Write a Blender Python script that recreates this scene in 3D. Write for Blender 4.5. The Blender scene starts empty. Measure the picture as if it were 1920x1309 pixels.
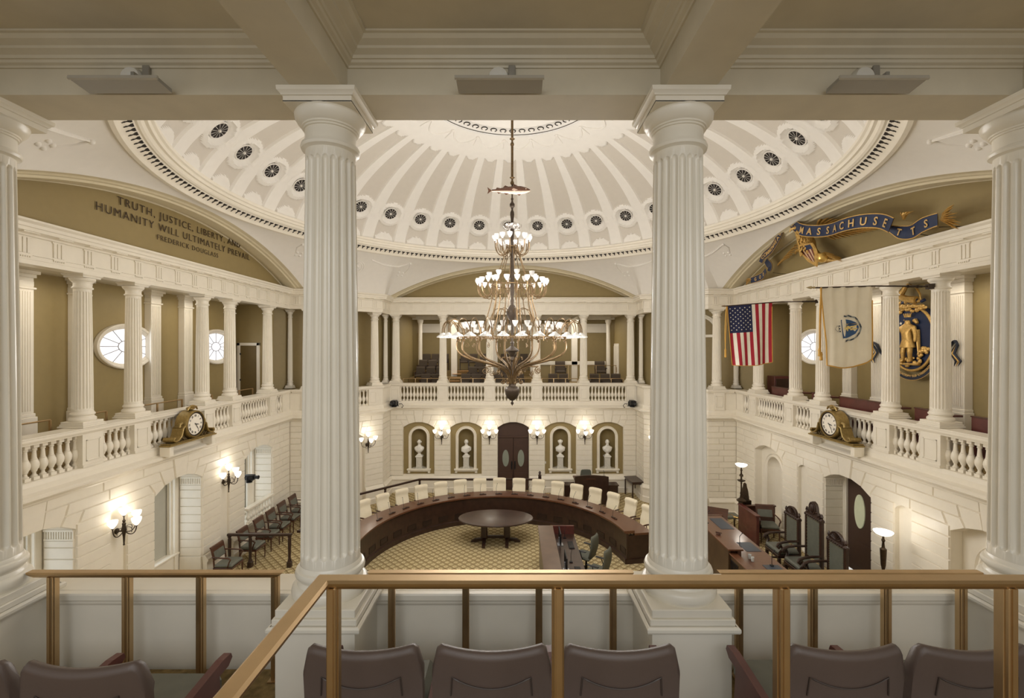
import bpy, math, random
from math import pi, sin, cos, sqrt, atan2, radians
from mathutils import Vector, Matrix
random.seed(7)
C = bpy.context.scene.collection
SC = bpy.context.scene

# ---------------------------------------------------------------- camera, world, light, exposure
EYE = 6.15
CAMX, CAMY = 0.06, -11.05
cam_d = bpy.data.cameras.new('camera'); cam = bpy.data.objects.new('camera', cam_d); C.objects.link(cam)
cam.location = (CAMX, CAMY, EYE); cam.rotation_euler = (pi/2, 0, 0)
cam_d.sensor_fit = 'HORIZONTAL'; cam_d.sensor_width = 36.0
cam_d.lens = 853/1920*36.0
cam_d.shift_x = -5/1920; cam_d.shift_y = -2.5/1920
cam_d.clip_start = 0.05; cam_d.clip_end = 200
SC.camera = cam
SC.view_settings.view_transform = 'Standard'; SC.view_settings.look = 'None'
SC.view_settings.gamma = 1.0; SC.view_settings.use_curve_mapping = False
SC.view_settings.exposure = 0.22
SC.render.engine = 'CYCLES'
SC.cycles.use_denoising = True
SC.cycles.max_bounces = 8; SC.cycles.diffuse_bounces = 5; SC.cycles.glossy_bounces = 3
SC.cycles.transmission_bounces = 4; SC.cycles.transparent_max_bounces = 6
SC.cycles.caustics_reflective = False; SC.cycles.caustics_refractive = False
SC.cycles.sample_clamp_indirect = 3.0
w = bpy.data.worlds.new('world'); SC.world = w; w.use_nodes = True
w.node_tree.nodes['Background'].inputs[0].default_value = (1.0, .97, .91, 1)
w.node_tree.nodes['Background'].inputs[1].default_value = 0.62

WARM = (1.0, .91, .78); NEUT = (1.0, .965, .925); COOL = (.80, .90, 1.0)
def point(name, loc, power, color=WARM, r=.12):
    l = bpy.data.lights.new(name, 'POINT'); l.energy = power; l.color = color; l.shadow_soft_size = r
    o = bpy.data.objects.new(name, l); o.location = loc; C.objects.link(o); return o
def area(name, loc, rot, sx, sy, power, color=WARM):
    l = bpy.data.lights.new(name, 'AREA'); l.shape = 'RECTANGLE'; l.size = sx; l.size_y = sy; l.energy = power; l.color = color
    o = bpy.data.objects.new(name, l); o.location = loc; o.rotation_euler = rot; C.objects.link(o); return o
# chandelier lamps
for k in range(8):
    a = k*pi/4
    point('chandelier_lamp', (2.05*cos(a), 2.05*sin(a), 6.05), 66, NEUT, .15)
for k in range(6):
    a = k*pi/3
    point('chandelier_lamp', (1.35*cos(a), 1.35*sin(a), 7.45), 50, NEUT, .15)
for k in range(4):
    a = k*pi/2
    point('chandelier_lamp', (.95*cos(a), .95*sin(a), 8.75), 30, NEUT, .15)
# unseen fills added over the galleries; daylight through the tall windows on the left
area('gallery_fill_light', (-3, 11, 7.55), (0, 0, 0), 2.5, 2.5, 55)
area('gallery_fill_light', (3, 11, 7.55), (0, 0, 0), 2.5, 2.5, 55)
for yy in (-2.6, 1.8):
    area('gallery_fill_light', (-8.9, yy, 7.52), (0, 0, 0), .5, 3.0, 14)
    area('gallery_fill_light', (9.0, yy, 7.52), (0, 0, 0), .5, 3.0, 17)
for yy in (-3.35, .1, 3.55):
    area('window_daylight', (-8.86, yy, 1.9), (0, -pi/2, 0), 2.0, 1.1, 8, COOL)
for yy in (.25, 3.75):
    area('window_daylight', (-9.52, yy, 6.18), (0, -pi/2, 0), .8, 1.2, 4, COOL)
area('rear_fill_light', (0, -13.2, 7.6), (radians(28), 0, 0), 5, 1.2, 125, (.95, .98, 1.0))  # unseen fill added behind the camera to brighten the near columns

# ---------------------------------------------------------------- materials
def lin(h):
    if isinstance(h, str): c = [int(h[i:i+2], 16)/255 for i in (0, 2, 4)]
    else: c = [x/255 for x in h]
    return tuple(((x+.055)/1.055)**2.4 if x > .04045 else x/12.92 for x in c) + (1,)
MATS = {}
def mat(name, col, rough=.5, metal=0.0, var=.04, scale=6.0, bump=0.0, bscale=60, emit=None, estr=0, spec=None, coat=0, stretch=None):
    if name in MATS: return MATS[name]
    m = bpy.data.materials.new(name); m.use_nodes = True; nt = m.node_tree; b = nt.nodes['Principled BSDF']
    c = lin(col)
    b.inputs['Roughness'].default_value = rough; b.inputs['Metallic'].default_value = metal
    if spec is not None: b.inputs['Specular IOR Level'].default_value = spec
    if coat: b.inputs['Coat Weight'].default_value = coat; b.inputs['Coat Roughness'].default_value = .15
    tc = nt.nodes.new('ShaderNodeTexCoord'); mp = nt.nodes.new('ShaderNodeMapping')
    if stretch: mp.inputs['Scale'].default_value = stretch
    nt.links.new(tc.outputs['Object'], mp.inputs[0])
    n = nt.nodes.new('ShaderNodeTexNoise'); n.inputs['Scale'].default_value = scale; n.inputs['Detail'].default_value = 4
    nt.links.new(mp.outputs[0], n.inputs['Vector'])
    r = nt.nodes.new('ShaderNodeValToRGB')
    r.color_ramp.elements[0].position = .3; r.color_ramp.elements[1].position = .7
    r.color_ramp.elements[0].color = tuple(x*(1-var) for x in c[:3]) + (1,)
    r.color_ramp.elements[1].color = tuple(min(1, x*(1+var)) for x in c[:3]) + (1,)
    nt.links.new(n.outputs[0], r.inputs[0]); nt.links.new(r.outputs[0], b.inputs['Base Color'])
    if bump:
        n2 = nt.nodes.new('ShaderNodeTexNoise'); n2.inputs['Scale'].default_value = bscale
        nt.links.new(mp.outputs[0], n2.inputs['Vector'])
        bp = nt.nodes.new('ShaderNodeBump'); bp.inputs['Strength'].default_value = bump; bp.inputs['Distance'].default_value = .01
        nt.links.new(n2.outputs[0], bp.inputs['Height']); nt.links.new(bp.outputs[0], b.inputs['Normal'])
    if emit:
        b.inputs['Emission Color'].default_value = lin(emit); b.inputs['Emission Strength'].default_value = estr
    MATS[name] = m; return m
WHITE = mat('cream_paint', 'EBE4D5', .38, var=.02)
COLW = mat('column_paint', 'E6E0D2', .30, var=.03, scale=3)
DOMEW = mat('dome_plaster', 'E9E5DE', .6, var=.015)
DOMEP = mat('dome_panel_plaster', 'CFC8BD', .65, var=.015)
OLIVE = mat('olive_wall_paint', '968458', .55, var=.03)
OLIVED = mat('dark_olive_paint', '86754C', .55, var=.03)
BEIGE = mat('beige_arch_paint', 'D6CBAE', .5, var=.03)
CEILM = mat('gallery_ceiling_paint', 'CDC5B1', .5, var=.04)
BRONZE = mat('brushed_bronze', 'C6AB84', .40, 1.0, var=.06, scale=8, stretch=(1, 1, 1))
BRASS = mat('aged_brass', '6B563A', .45, .7, var=.25, scale=30)
DBRASS = mat('dark_aged_brass', '40352A', .5, .55, var=.25, scale=30)
GOLD = mat('gilded_wood', 'CFA861', .42, .5, var=.18, scale=25, bump=.3, bscale=50)
NAVY = mat('navy_enamel', '1B2A4A', .45, var=.15)
BLACK = mat('black_metal', '17171A', .45, var=.1)
VENTB = mat('vent_black', '1C140F', .7)
WOOD = mat('dark_walnut', '4A2A1C', .32, var=.28, scale=5, stretch=(1, 1, 6), coat=.25)
WOODT = mat('polished_walnut_top', '64402C', .28, var=.12, scale=6, stretch=(1, 6, 1), coat=.3)
WOODD = mat('very_dark_wood', '35221A', .34, var=.25, scale=7, coat=.2)
MAROON = mat('reddish_brown_wood', '5A2E28', .35, var=.18, scale=6)
DOORB = mat('brown_door_paint', '4A352C', .42, var=.06)
GREENL = mat('green_leather', '67695F', .42, var=.1, scale=12)
CREAMF = mat('cream_upholstery', 'EDE2C8', .75, var=.03)
SEATB = mat('brown_plastic_shell', '574942', .42, var=.05, bump=.15, bscale=500)
SEATF = mat('grey_green_seat_cloth', '55534A', .85, var=.08, scale=30)
SEATD = mat('dark_brown_seat_cloth', '4F4336', .8, var=.08, scale=30)
MARBLE = mat('white_marble', 'E9E6DE', .4, var=.04, scale=9)
STONEG = mat('grey_white_pedestal', 'CFCBC0', .45, var=.1, scale=14)
GLASSW = mat('lit_opal_glass', 'A9A7A3', .3, emit='FFF6EA', estr=.32)
GLASSU = mat('saucer_opal_glass', 'B4B2AC', .2, emit='F6F2EA', estr=.12)
LAMPE = mat('sconce_lit_glass', 'FFFFFF', .3, emit='FFF2DC', estr=1.7)
SKYP = mat('bright_window_daylight', 'FFFFFF', .4, emit='E6ECFA', estr=.62)
BLIND = mat('grey_window_blind', 'B9B6A9', .8, var=.02)
FROST = mat('frosted_oval_glass', 'C9CDB0', .25, emit='C8CCA8', estr=.12)
FROSTD = mat('dim_oval_glass', '8E9488', .2)
GREYM = mat('satin_grey_metal', '9A9790', .35, .4, var=.03)
WPLAS = mat('white_plastic', 'DDDBD4', .4)
INK = mat('dark_bronze_lettering', '3F2E1E', .5)
REDF = mat('flag_red', 'A51C30', .7, var=.05)
WHITF = mat('flag_white', 'F0EADC', .75, var=.03)
BLUF = mat('flag_blue', '1B2148', .7, var=.05)
MAWH = mat('silky_white_flag', 'F2E9D4', .6, var=.03)
MABL = mat('state_blue', '2F5583', .6)
GFRINGE = mat('gold_fringe', 'C99A45', .6)
REDS = mat('shield_red', '6A2624', .5)
CLOCKF = mat('clock_face_white', 'F2EBDD', .4)
CARPG = mat('gallery_gold_carpet', '8A744A', .95, var=.35, scale=25)
DESKB = mat('blue_leather_inlay', '3A424E', .45)
GLASST = None

def carpet():
    m = bpy.data.materials.new('trellis_carpet'); m.use_nodes = True; nt = m.node_tree; b = nt.nodes['Principled BSDF']
    N = nt.nodes.new; L = nt.links.new
    b.inputs['Roughness'].default_value = .95; b.inputs['Specular IOR Level'].default_value = .1
    tc = N('ShaderNodeTexCoord'); sp = N('ShaderNodeSeparateXYZ'); L(tc.outputs['Object'], sp.inputs[0])
    def mth(op, a, bb=None, c=None):
        n = N('ShaderNodeMath'); n.operation = op
        for i, v in enumerate((a, bb, c)):
            if v is None: continue
            if hasattr(v, 'links'): L(v, n.inputs[i])
            else: n.inputs[i].default_value = v
        return n.outputs[0]
    PX, PY = .25, .25
    u = mth('DIVIDE', sp.outputs[0], PX); v = mth('DIVIDE', sp.outputs[1], PY)
    s = mth('ADD', u, v); d = mth('SUBTRACT', u, v)
    fs = mth('SUBTRACT', mth('FRACT', s), .5); fd = mth('SUBTRACT', mth('FRACT', d), .5)
    as_ = mth('ABSOLUTE', fs); ad = mth('ABSOLUTE', fd)
    edge = mth('MAXIMUM', as_, ad)                      # .5 on lattice lines
    lat = mth('GREATER_THAN', edge, .445)
    # motif inside each diamond: palmette made of lobes in polar coordinates
    lu = mth('MULTIPLY', mth('ADD', fs, fd), .5); lv = mth('MULTIPLY', mth('SUBTRACT', fs, fd), .5)
    ang = mth('ARCTAN2', lu, mth('ADD', lv, .12))
    rad = mth('SQRT', mth('ADD', mth('MULTIPLY', lu, lu), mth('POWER', mth('ADD', lv, .12), 2.0)))
    petal = mth('ADD', .20, mth('MULTIPLY', mth('COSINE', mth('MULTIPLY', ang, 7.0)), .07))
    mot = mth('LESS_THAN', rad, petal)
    core = mth('LESS_THAN', rad, .07)
    no = N('ShaderNodeTexNoise'); no.inputs['Scale'].default_value = 45; L(tc.outputs['Object'], no.inputs['Vector'])
    no2 = N('ShaderNodeTexNoise'); no2.inputs['Scale'].default_value = 11; L(tc.outputs['Object'], no2.inputs['Vector'])
    def mix(f, a, bb):
        n = N('ShaderNodeMix'); n.data_type = 'RGBA'; L(f, n.inputs['Factor'])
        for i, val in ((6, a), (7, bb)):
            if hasattr(val, 'links'): L(val, n.inputs[i])
            else: n.inputs[i].default_value = val
        return n.outputs[2]
    base = mix(no2.outputs[0], lin('A3916B'), lin('B5A47E'))
    c1 = mix(mot, base, lin('D6C79C')); c2 = mix(core, c1, lin('9C845A')); c3 = mix(lat, c2, lin('78633E'))
    sp2 = mth('GREATER_THAN', no.outputs[0], .60)
    c4 = mix(mth('MULTIPLY', sp2, .45), c3, lin('5E4C30'))
    L(c4, b.inputs['Base Color'])
    return m
CARPET = carpet()

# ---------------------------------------------------------------- mesh helpers
class MB:
    def __init__(s): s.v = []; s.f = []; s.m = []; s.sm = []; s.T = Matrix.Identity(4)
    def add(s, vs, fs, m=0, smooth=False):
        o = len(s.v); T = s.T
        s.v.extend([tuple(T @ Vector(p)) for p in vs])
        s.f.extend([tuple(o+i for i in f) for f in fs])
        if isinstance(m, list): s.m.extend(m)
        else: s.m.extend([m]*len(fs))
        s.sm.extend([smooth]*len(fs)); return s
    def box(s, x0, y0, z0, x1, y1, z1, m=0, bev=0):
        if x1 < x0: x0, x1 = x1, x0
        if y1 < y0: y0, y1 = y1, y0
        if z1 < z0: z0, z1 = z1, z0
        if bev:
            b = min(bev, (x1-x0)*.45, (y1-y0)*.45, (z1-z0)*.45)
            vs = []; fs = []
            # chamfered box: 24 verts
            for sx, X in ((-1, (x0, x0+b)), (1, (x1, x1-b))):
                for sy, Y in ((-1, (y0, y0+b)), (1, (y1, y1-b))):
                    for sz, Z in ((-1, (z0, z0+b)), (1, (z1, z1-b))):
                        vs += [(X[0], Y[1], Z[1]), (X[1], Y[0], Z[1]), (X[1], Y[1], Z[0])]
            def ix(a, bb, c, k): return ((a*2+bb)*2+c)*3+k
            fs = [(ix(0,0,0,0), ix(0,0,1,0), ix(0,1,1,0), ix(0,1,0,0)), (ix(1,0,0,0), ix(1,1,0,0), ix(1,1,1,0), ix(1,0,1,0)),
                  (ix(0,0,0,1), ix(1,0,0,1), ix(1,0,1,1), ix(0,0,1,1)), (ix(0,1,0,1), ix(0,1,1,1), ix(1,1,1,1), ix(1,1,0,1)),
                  (ix(0,0,0,2), ix(0,1,0,2), ix(1,1,0,2), ix(1,0,0,2)), (ix(0,0,1,2), ix(1,0,1,2), ix(1,1,1,2), ix(0,1,1,2))]
            for a in (0, 1):
                for c in (0, 1):
                    q = (ix(a,c,0,0), ix(a,c,0,1), ix(a,c,1,1), ix(a,c,1,0)); fs.append(q if (a ^ c) == 0 else q[::-1])
                    q = (ix(a,0,c,0), ix(a,1,c,0), ix(a,1,c,2), ix(a,0,c,2)); fs.append(q if (a ^ c) == 0 else q[::-1])
                    q = (ix(0,a,c,1), ix(0,a,c,2), ix(1,a,c,2), ix(1,a,c,1)); fs.append(q if (a ^ c) == 0 else q[::-1])
                    for d in (0, 1):
                        t = (ix(a,c,d,0), ix(a,c,d,1), ix(a,c,d,2)); fs.append(t if (a ^ c ^ d) else t[::-1])
            return s.add(vs, fs, m)
        vs = [(x0,y0,z0),(x1,y0,z0),(x1,y1,z0),(x0,y1,z0),(x0,y0,z1),(x1,y0,z1),(x1,y1,z1),(x0,y1,z1)]
        return s.add(vs, [(0,3,2,1),(4,5,6,7),(0,1,5,4),(1,2,6,5),(2,3,7,6),(3,0,4,7)], m)
    def lathe(s, prof, seg=24, c=(0, 0, 0), m=0, smooth=True, ax='z', sx=1, sy=1, a0=0, a1=2*pi, cap=False):
        full = abs(a1-a0-2*pi) < 1e-6; n = seg if full else seg+1; vs = []
        for r, z in prof:
            for i in range(n):
                a = a0+(a1-a0)*i/seg; p = (r*cos(a)*sx, r*sin(a)*sy, z)
                if ax == 'y': p = (p[0], -p[2], p[1])
                if ax == 'x': p = (p[2], p[0], p[1])
                vs.append((c[0]+p[0], c[1]+p[1], c[2]+p[2]))
        fs = []
        for j in range(len(prof)-1):
            for i in range(seg):
                k = (i+1) % n if full else i+1
                fs.append((j*n+i, j*n+k, (j+1)*n+k, (j+1)*n+i))
        if cap and full and prof[0][0] > 1e-5: fs.append(tuple(range(n-1, -1, -1)))
        if cap and full and prof[-1][0] > 1e-5: fs.append(tuple((len(prof)-1)*n+i for i in range(n)))
        return s.add(vs, fs, m, smooth)
    def tube(s, pts, r, seg=8, m=0, caps=True, closed=False, smooth=True, flat=None):
        P = [Vector(p) for p in pts]; n = len(P); R = r if isinstance(r, (list, tuple)) else [r]*n
        vs = []; up = Vector((0, 0, 1)); prev = None
        for i in range(n):
            if closed: t = (P[(i+1) % n]-P[i-1])
            else: t = P[min(i+1, n-1)]-P[max(i-1, 0)]
            t.normalize()
            if prev is None:
                a = t.cross(up)
                if a.length < 1e-3: a = t.cross(Vector((0, 1, 0)))
            else: a = prev-t*prev.dot(t)
            a.normalize(); prev = a; b = t.cross(a)
            for k in range(seg):
                w_ = 2*pi*k/seg
                fl = flat or 1
                vs.append(P[i]+a*(R[i]*cos(w_))+b*(R[i]*fl*sin(w_)))
        fs = []
        for i in range(n if closed else n-1):
            j = (i+1) % n
            for k in range(seg):
                l = (k+1) % seg; fs.append((i*seg+k, i*seg+l, j*seg+l, j*seg+k))
        if caps and not closed:
            fs.append(tuple(range(seg-1, -1, -1))); fs.append(tuple((n-1)*seg+k for k in range(seg)))
        return s.add(vs, fs, m, smooth)
    def ball(s, c, r, sx=1, sy=1, sz=1, seg=16, rings=10, m=0):
        prof = [(max(1e-6, r*sin(pi*i/rings)), -r*cos(pi*i/rings)) for i in range(rings+1)]
        vs = []; n = seg
        for rr, z in prof:
            for i in range(n):
                a = 2*pi*i/n; vs.append((c[0]+rr*cos(a)*sx, c[1]+rr*sin(a)*sy, c[2]+z*sz))
        fs = [(j*n+i, j*n+(i+1) % n, (j+1)*n+(i+1) % n, (j+1)*n+i) for j in range(rings) for i in range(n)]
        return s.add(vs, fs, m, True)
    def prism(s, poly, h0, h1, plane='xy', m=0, mside=None, smooth=False):
        n = len(poly)
        def P(a, b, h):
            return (a, b, h) if plane == 'xy' else ((a, h, b) if plane == 'xz' else (h, a, b))
        vs = [P(a, b, h0) for a, b in poly]+[P(a, b, h1) for a, b in poly]
        fs = [tuple(range(n-1, -1, -1)), tuple(range(n, 2*n))]+[(i, (i+1) % n, n+(i+1) % n, n+i) for i in range(n)]
        ms = m if mside is None else [m, m]+[mside]*n
        return s.add(vs, fs, ms, smooth)
    def grid(s, fn, nu, nv, m=0, smooth=True, mf=None):
        vs = [fn(i/nu, j/nv) for j in range(nv+1) for i in range(nu+1)]
        fs = [(j*(nu+1)+i, j*(nu+1)+i+1, (j+1)*(nu+1)+i+1, (j+1)*(nu+1)+i) for j in range(nv) for i in range(nu)]
        ms = [mf((i+.5)/nu, (j+.5)/nv) for j in range(nv) for i in range(nu)] if mf else m
        return s.add(vs, fs, ms, smooth)
    def sweep(s, path, prof, m=0, closed=False, capends=True):
        """profile (offset to the left of the path, z) swept along a plan polyline with mitred corners"""
        n = len(path); dirs = []
        for i in range(n-(0 if closed else 1)):
            a = Vector(path[i]); b = Vector(path[(i+1) % n]); dirs.append((b-a).normalized())
        vs = []; k = len(prof)
        for i in range(n):
            if closed: d0, d1 = dirs[i-1], dirs[i]
            else: d0 = dirs[max(i-1, 0)]; d1 = dirs[min(i, n-2)]
            n0 = Vector((-d0.y, d0.x)); n1 = Vector((-d1.y, d1.x)); mm = n0+n1
            mm = mm/max(mm.dot(n0), .2)
            for o, z in prof: vs.append((path[i][0]+mm.x*o, path[i][1]+mm.y*o, z))
        fs = []
        for i in range(n if closed else n-1):
            j = (i+1) % n
            for q in range(k-1): fs.append((i*k+q, j*k+q, j*k+q+1, i*k+q+1))
        if capends and not closed: fs += [tuple(range(k)), tuple((n-1)*k+q for q in range(k-1, -1, -1))]
        return s.add(vs, fs, m)
    def build(s, name, mats, parent=None, loc=None, rot=None, sharp=35, data=False):
        me = bpy.data.meshes.new(name); me.from_pydata(s.v, [], s.f)
        if not isinstance(mats, (list, tuple)): mats = [mats]
        for x in mats: me.materials.append(x)
        me.polygons.foreach_set('material_index', s.m); me.polygons.foreach_set('use_smooth', s.sm)
        if any(s.sm): me.set_sharp_from_angle(angle=radians(sharp))
        me.update()
        o = bpy.data.objects.new(name, me); C.objects.link(o)
        if parent: o.parent = parent
        if loc: o.location = loc
        if rot: o.rotation_euler = rot
        return o
def tag(o, label, cat, group=None, kind=None):
    o['label'] = label; o['category'] = cat
    if group: o['group'] = group
    if kind: o['kind'] = kind
    return o
def struct(o): o['kind'] = 'structure'; return o
def thing(name, label, cat, loc=(0, 0, 0), rz=0, group=None):
    o = bpy.data.objects.new(name, None); C.objects.link(o); o.location = loc; o.rotation_euler = (0, 0, rz)
    o.empty_display_size = .1
    return tag(o, label, cat, group)
def dup(root, loc, rz=0, label=None, group=None, name=None):
    r = root.copy(); C.objects.link(r); r.location = loc; r.rotation_euler = (0, 0, rz)
    if label: r['label'] = label
    if group: r['group'] = group
    for ch in list(root.children):
        c = ch.copy(); C.objects.link(c); c.parent = r
        for g in list(ch.children):
            d = g.copy(); C.objects.link(d); d.parent = c
    return r
def inst(o, parent, loc=None, rz=None, scale=None):
    c = o.copy(); C.objects.link(c); c.parent = parent
    if loc: c.location = loc
    if rz is not None: c.rotation_euler = (0, 0, rz)
    if scale: c.scale = scale
    return c
def text_mesh(mb, s, size, xf, m=0, depth=.004, align='LEFT', space=1.0, bold=0):
    """letters turned into mesh; xf maps (x, y, z) of the flat text to 3D"""
    cu = bpy.data.curves.new('t', 'FONT'); cu.body = s; cu.size = size; cu.extrude = depth; cu.align_x = align
    cu.space_character = space; cu.offset = bold; cu.resolution_u = 3
    o = bpy.data.objects.new('t', cu); C.objects.link(o); bpy.context.view_layer.update()
    dg = bpy.context.evaluated_depsgraph_get(); me = o.evaluated_get(dg).to_mesh()
    vs = [xf(*v.co) for v in me.vertices]; fs = [tuple(p.vertices) for p in me.polygons]
    mb.add(vs, fs, m); o.evaluated_get(dg).to_mesh_clear()
    bpy.data.objects.remove(o); bpy.data.curves.remove(cu)
def bez(p0, p1, p2, p3, n=12):
    out = []
    for i in range(n+1):
        t = i/n; a = (1-t)**3; b = 3*(1-t)**2*t; c = 3*(1-t)*t*t; d = t**3
        out.append(tuple(a*p0[k]+b*p1[k]+c*p2[k]+d*p3[k] for k in range(len(p0))))
    return out
ORD = 'first second third fourth fifth sixth seventh eighth ninth tenth eleventh twelfth thirteenth fourteenth fifteenth sixteenth seventeenth eighteenth'.split()
# ---------------------------------------------------------------- setting: plan of the chamber
ZF = 0.0; ZG = 4.10; ZLED = 3.64; ZRAIL = 4.63; ZARC = 7.56; ZCOR = 8.27
F = [(5.25,-8.3),(5.25,-7.25),(7.1,-5.5),(8.12,-5.5),(8.12,5.5),(7.1,5.5),(5.25,7.25),(5.25,8.36),
     (-5.25,8.36),(-5.25,7.25),(-7.1,5.5),(-8.12,5.5),(-8.12,-5.5),(-7.1,-5.5),(-5.25,-7.25),(-5.25,-8.3)]
def frame(A, B):
    d = (Vector(B)-Vector(A)).normalized(); n = Vector((-d.y, d.x))
    return Matrix(((d.x, n.x, 0, A[0]), (d.y, n.y, 0, A[1]), (0, 0, 1, 0), (0, 0, 0, 1))), (Vector(B)-Vector(A)).length
def archz(du, hw, zs, zc):
    h = zc-zs
    if h < 1e-4: return zs
    R = (hw*hw+h*h)/(2*h); return zc-R+sqrt(max(0, R*R-du*du))
def panel(mb, u0, u1, z0, z1, d, holes, m=0):
    """flat wall sheet in the local (u, d, z) frame with arched holes (c, hw, zs, zc, zb)"""
    holes = sorted(holes); x = u0
    def q(a, b, za, zb, zc_=None, zd=None):
        mb.add([(a, d, za), (b, d, zb), (b, d, zd if zd is not None else z1), (a, d, zc_ if zc_ is not None else z1)], [(0, 1, 2, 3)], m)
    for c, hw, zs, zc, zb in holes:
        if c-hw > x: q(x, c-hw, z0, z0)
        n = 14
        for i in range(n):
            a = -hw+2*hw*i/n; b = -hw+2*hw*(i+1)/n
            q(c+a, c+b, archz(a, hw, zs, zc), archz(b, hw, zs, zc))
        if zb > z0: q(c-hw, c+hw, z0, z0, zb, zb)
        x = c+hw
    if x < u1: q(x, u1, z0, z0)
def reveal(mb, c, hw, zs, zc, zb, d0, d1, m=0, bottom=True):
    pts = [(c-hw, zb), (c-hw, zs)]+[(c-hw+2*hw*i/14, archz(-hw+2*hw*i/14, hw, zs, zc)) for i in range(1, 14)]+[(c+hw, zs), (c+hw, zb)]
    n = len(pts); vs = [(u, d0, z) for u, z in pts]+[(u, d1, z) for u, z in pts]
    fs = [(i, i+1, n+i+1, n+i) for i in range(n-1)]
    if bottom and zb > 0: fs.append((n-1, 0, n, 2*n-1))
    mb.add(vs, fs, m)
def inset(poly, g):
    n = len(poly); out = []
    for i in range(n):
        p0, p1, p2 = Vector(poly[i-1]), Vector(poly[i]), Vector(poly[(i+1) % n])
        a = (p1-p0).normalized(); b = (p2-p1).normalized(); na = Vector((-a.y, a.x)); nb = Vector((-b.y, b.x))
        mm = na+nb; mm = mm/max(.3, mm.dot(na)); out.append((p1.x+mm.x*g, p1.y+mm.y*g))
    return out
def block(mb, poly, d0=-.03, d1=0.0, g=.016, m=0):
    """rusticated block: counter-clockwise (u, z) polygon, bevelled edge"""
    ins = inset(poly, g); o2 = inset(poly, .003); n = len(poly)
    vs = [(u, d0, z) for u, z in o2]+[(u, d1, z) for u, z in ins]
    mb.add(vs, [tuple(range(n, 2*n))[::-1]]+[(i, n+i, n+(i+1) % n, (i+1) % n) for i in range(n)], m)
ROW = .2162; ZB = .69
def rows(): return [(ZB+i*ROW, ZB+(i+1)*ROW) for i in range(13)]
def rustic(mb, L, ops, strips=(), m=0, jp=.95, joints=True, shift=0):
    """ops: (c, hw, zs, zc, zb, ...) arched openings with voussoirs; strips: (c, hw)"""
    ops = sorted(ops)
    def bnd(c, b, z, zs): return b*(1+(z-zs)/1.7)
    for ri, (a, b) in enumerate(rows()):
        cuts = [0.0]; segs = []
        items = []
        for o in ops:
            c, hw, zs, zc, zb = o[:5]
            if ri <= 9:
                if b > zb: items.append((c-hw, c-hw, c+hw, c+hw))
            else:
                bb = {10: hw, 11: .62*hw, 12: .22*hw}[ri]
                la, lb = bnd(c, bb, a, zs), bnd(c, bb, b, zs)
                items.append((c-la, c-lb, c+la, c+lb))
        for (c, hw) in strips:
            if ri <= 9: items.append((c-hw, c-hw, c+hw, c+hw))
        items.sort(); x0, x1 = 0.0, 0.0
        spans = []
        for (la, lb, ra, rb) in items: spans.append((x0, x1, la, lb)); x0, x1 = ra, rb
        spans.append((x0, x1, L, L))
        for (p0, p1, q0, q1) in spans:
            if min(q0, q1)-max(p0, p1) < .04: continue
            w_ = min(q0, q1)-max(p0, p1); k = 1
            if joints and w_ > .85: k = max(2, int(round(w_/jp)))
            elif joints and ri >= 10 and w_ > .5: k = 2 if ri % 2 else 1
            cu = [(p0, p1)]+[((max(p0, p1)+w_*(j+(.22 if ri % 2 else -.12))/k,)*2) for j in range(1, k)]+[(q0, q1)]
            for j in range(len(cu)-1):
                (c0, c1), (e0, e1) = cu[j], cu[j+1]
                block(mb, [(c0, a), (e0, a), (e1, b), (c1, b)], m=m)
    for o in ops:                                      # voussoirs
        c, hw, zs, zc, zb = o[:5]; R = rows()
        bs = [0, .22*hw, .62*hw, hw]
        tops = [R[12][1], R[11][1], R[10][1]]
        def lo(bv): return archz(bv, hw, zs, zc)
        k0 = bnd(c, bs[1], tops[0], zs); z1 = lo(bs[1])
        block(mb, [(c-bs[1], z1), (c+bs[1], z1), (c+k0, tops[0]), (c-k0, tops[0])], d1=.02, m=m)
        for i in (1, 2):
            t = tops[i]
            for s in (1, -1):
                p = [(c+s*bs[i], lo(bs[i])), (c+s*bs[i+1], lo(bs[i+1]))]
                if i == 2: p.append((c+s*bs[3], R[9][1]))
                p += [(c+s*bnd(c, bs[i+1], t, zs), t), (c+s*bnd(c, bs[i], t, zs), t)]
                if s < 0: p = p[::-1]
                block(mb, p, m=m)
BASEP = [(.0, 0), (.13, 0), (.13, .20), (.10, .235), (.10, .50), (.13, .54), (.13, .58), (.09, .62), (.05, .69), (-.03, .69)]
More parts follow.
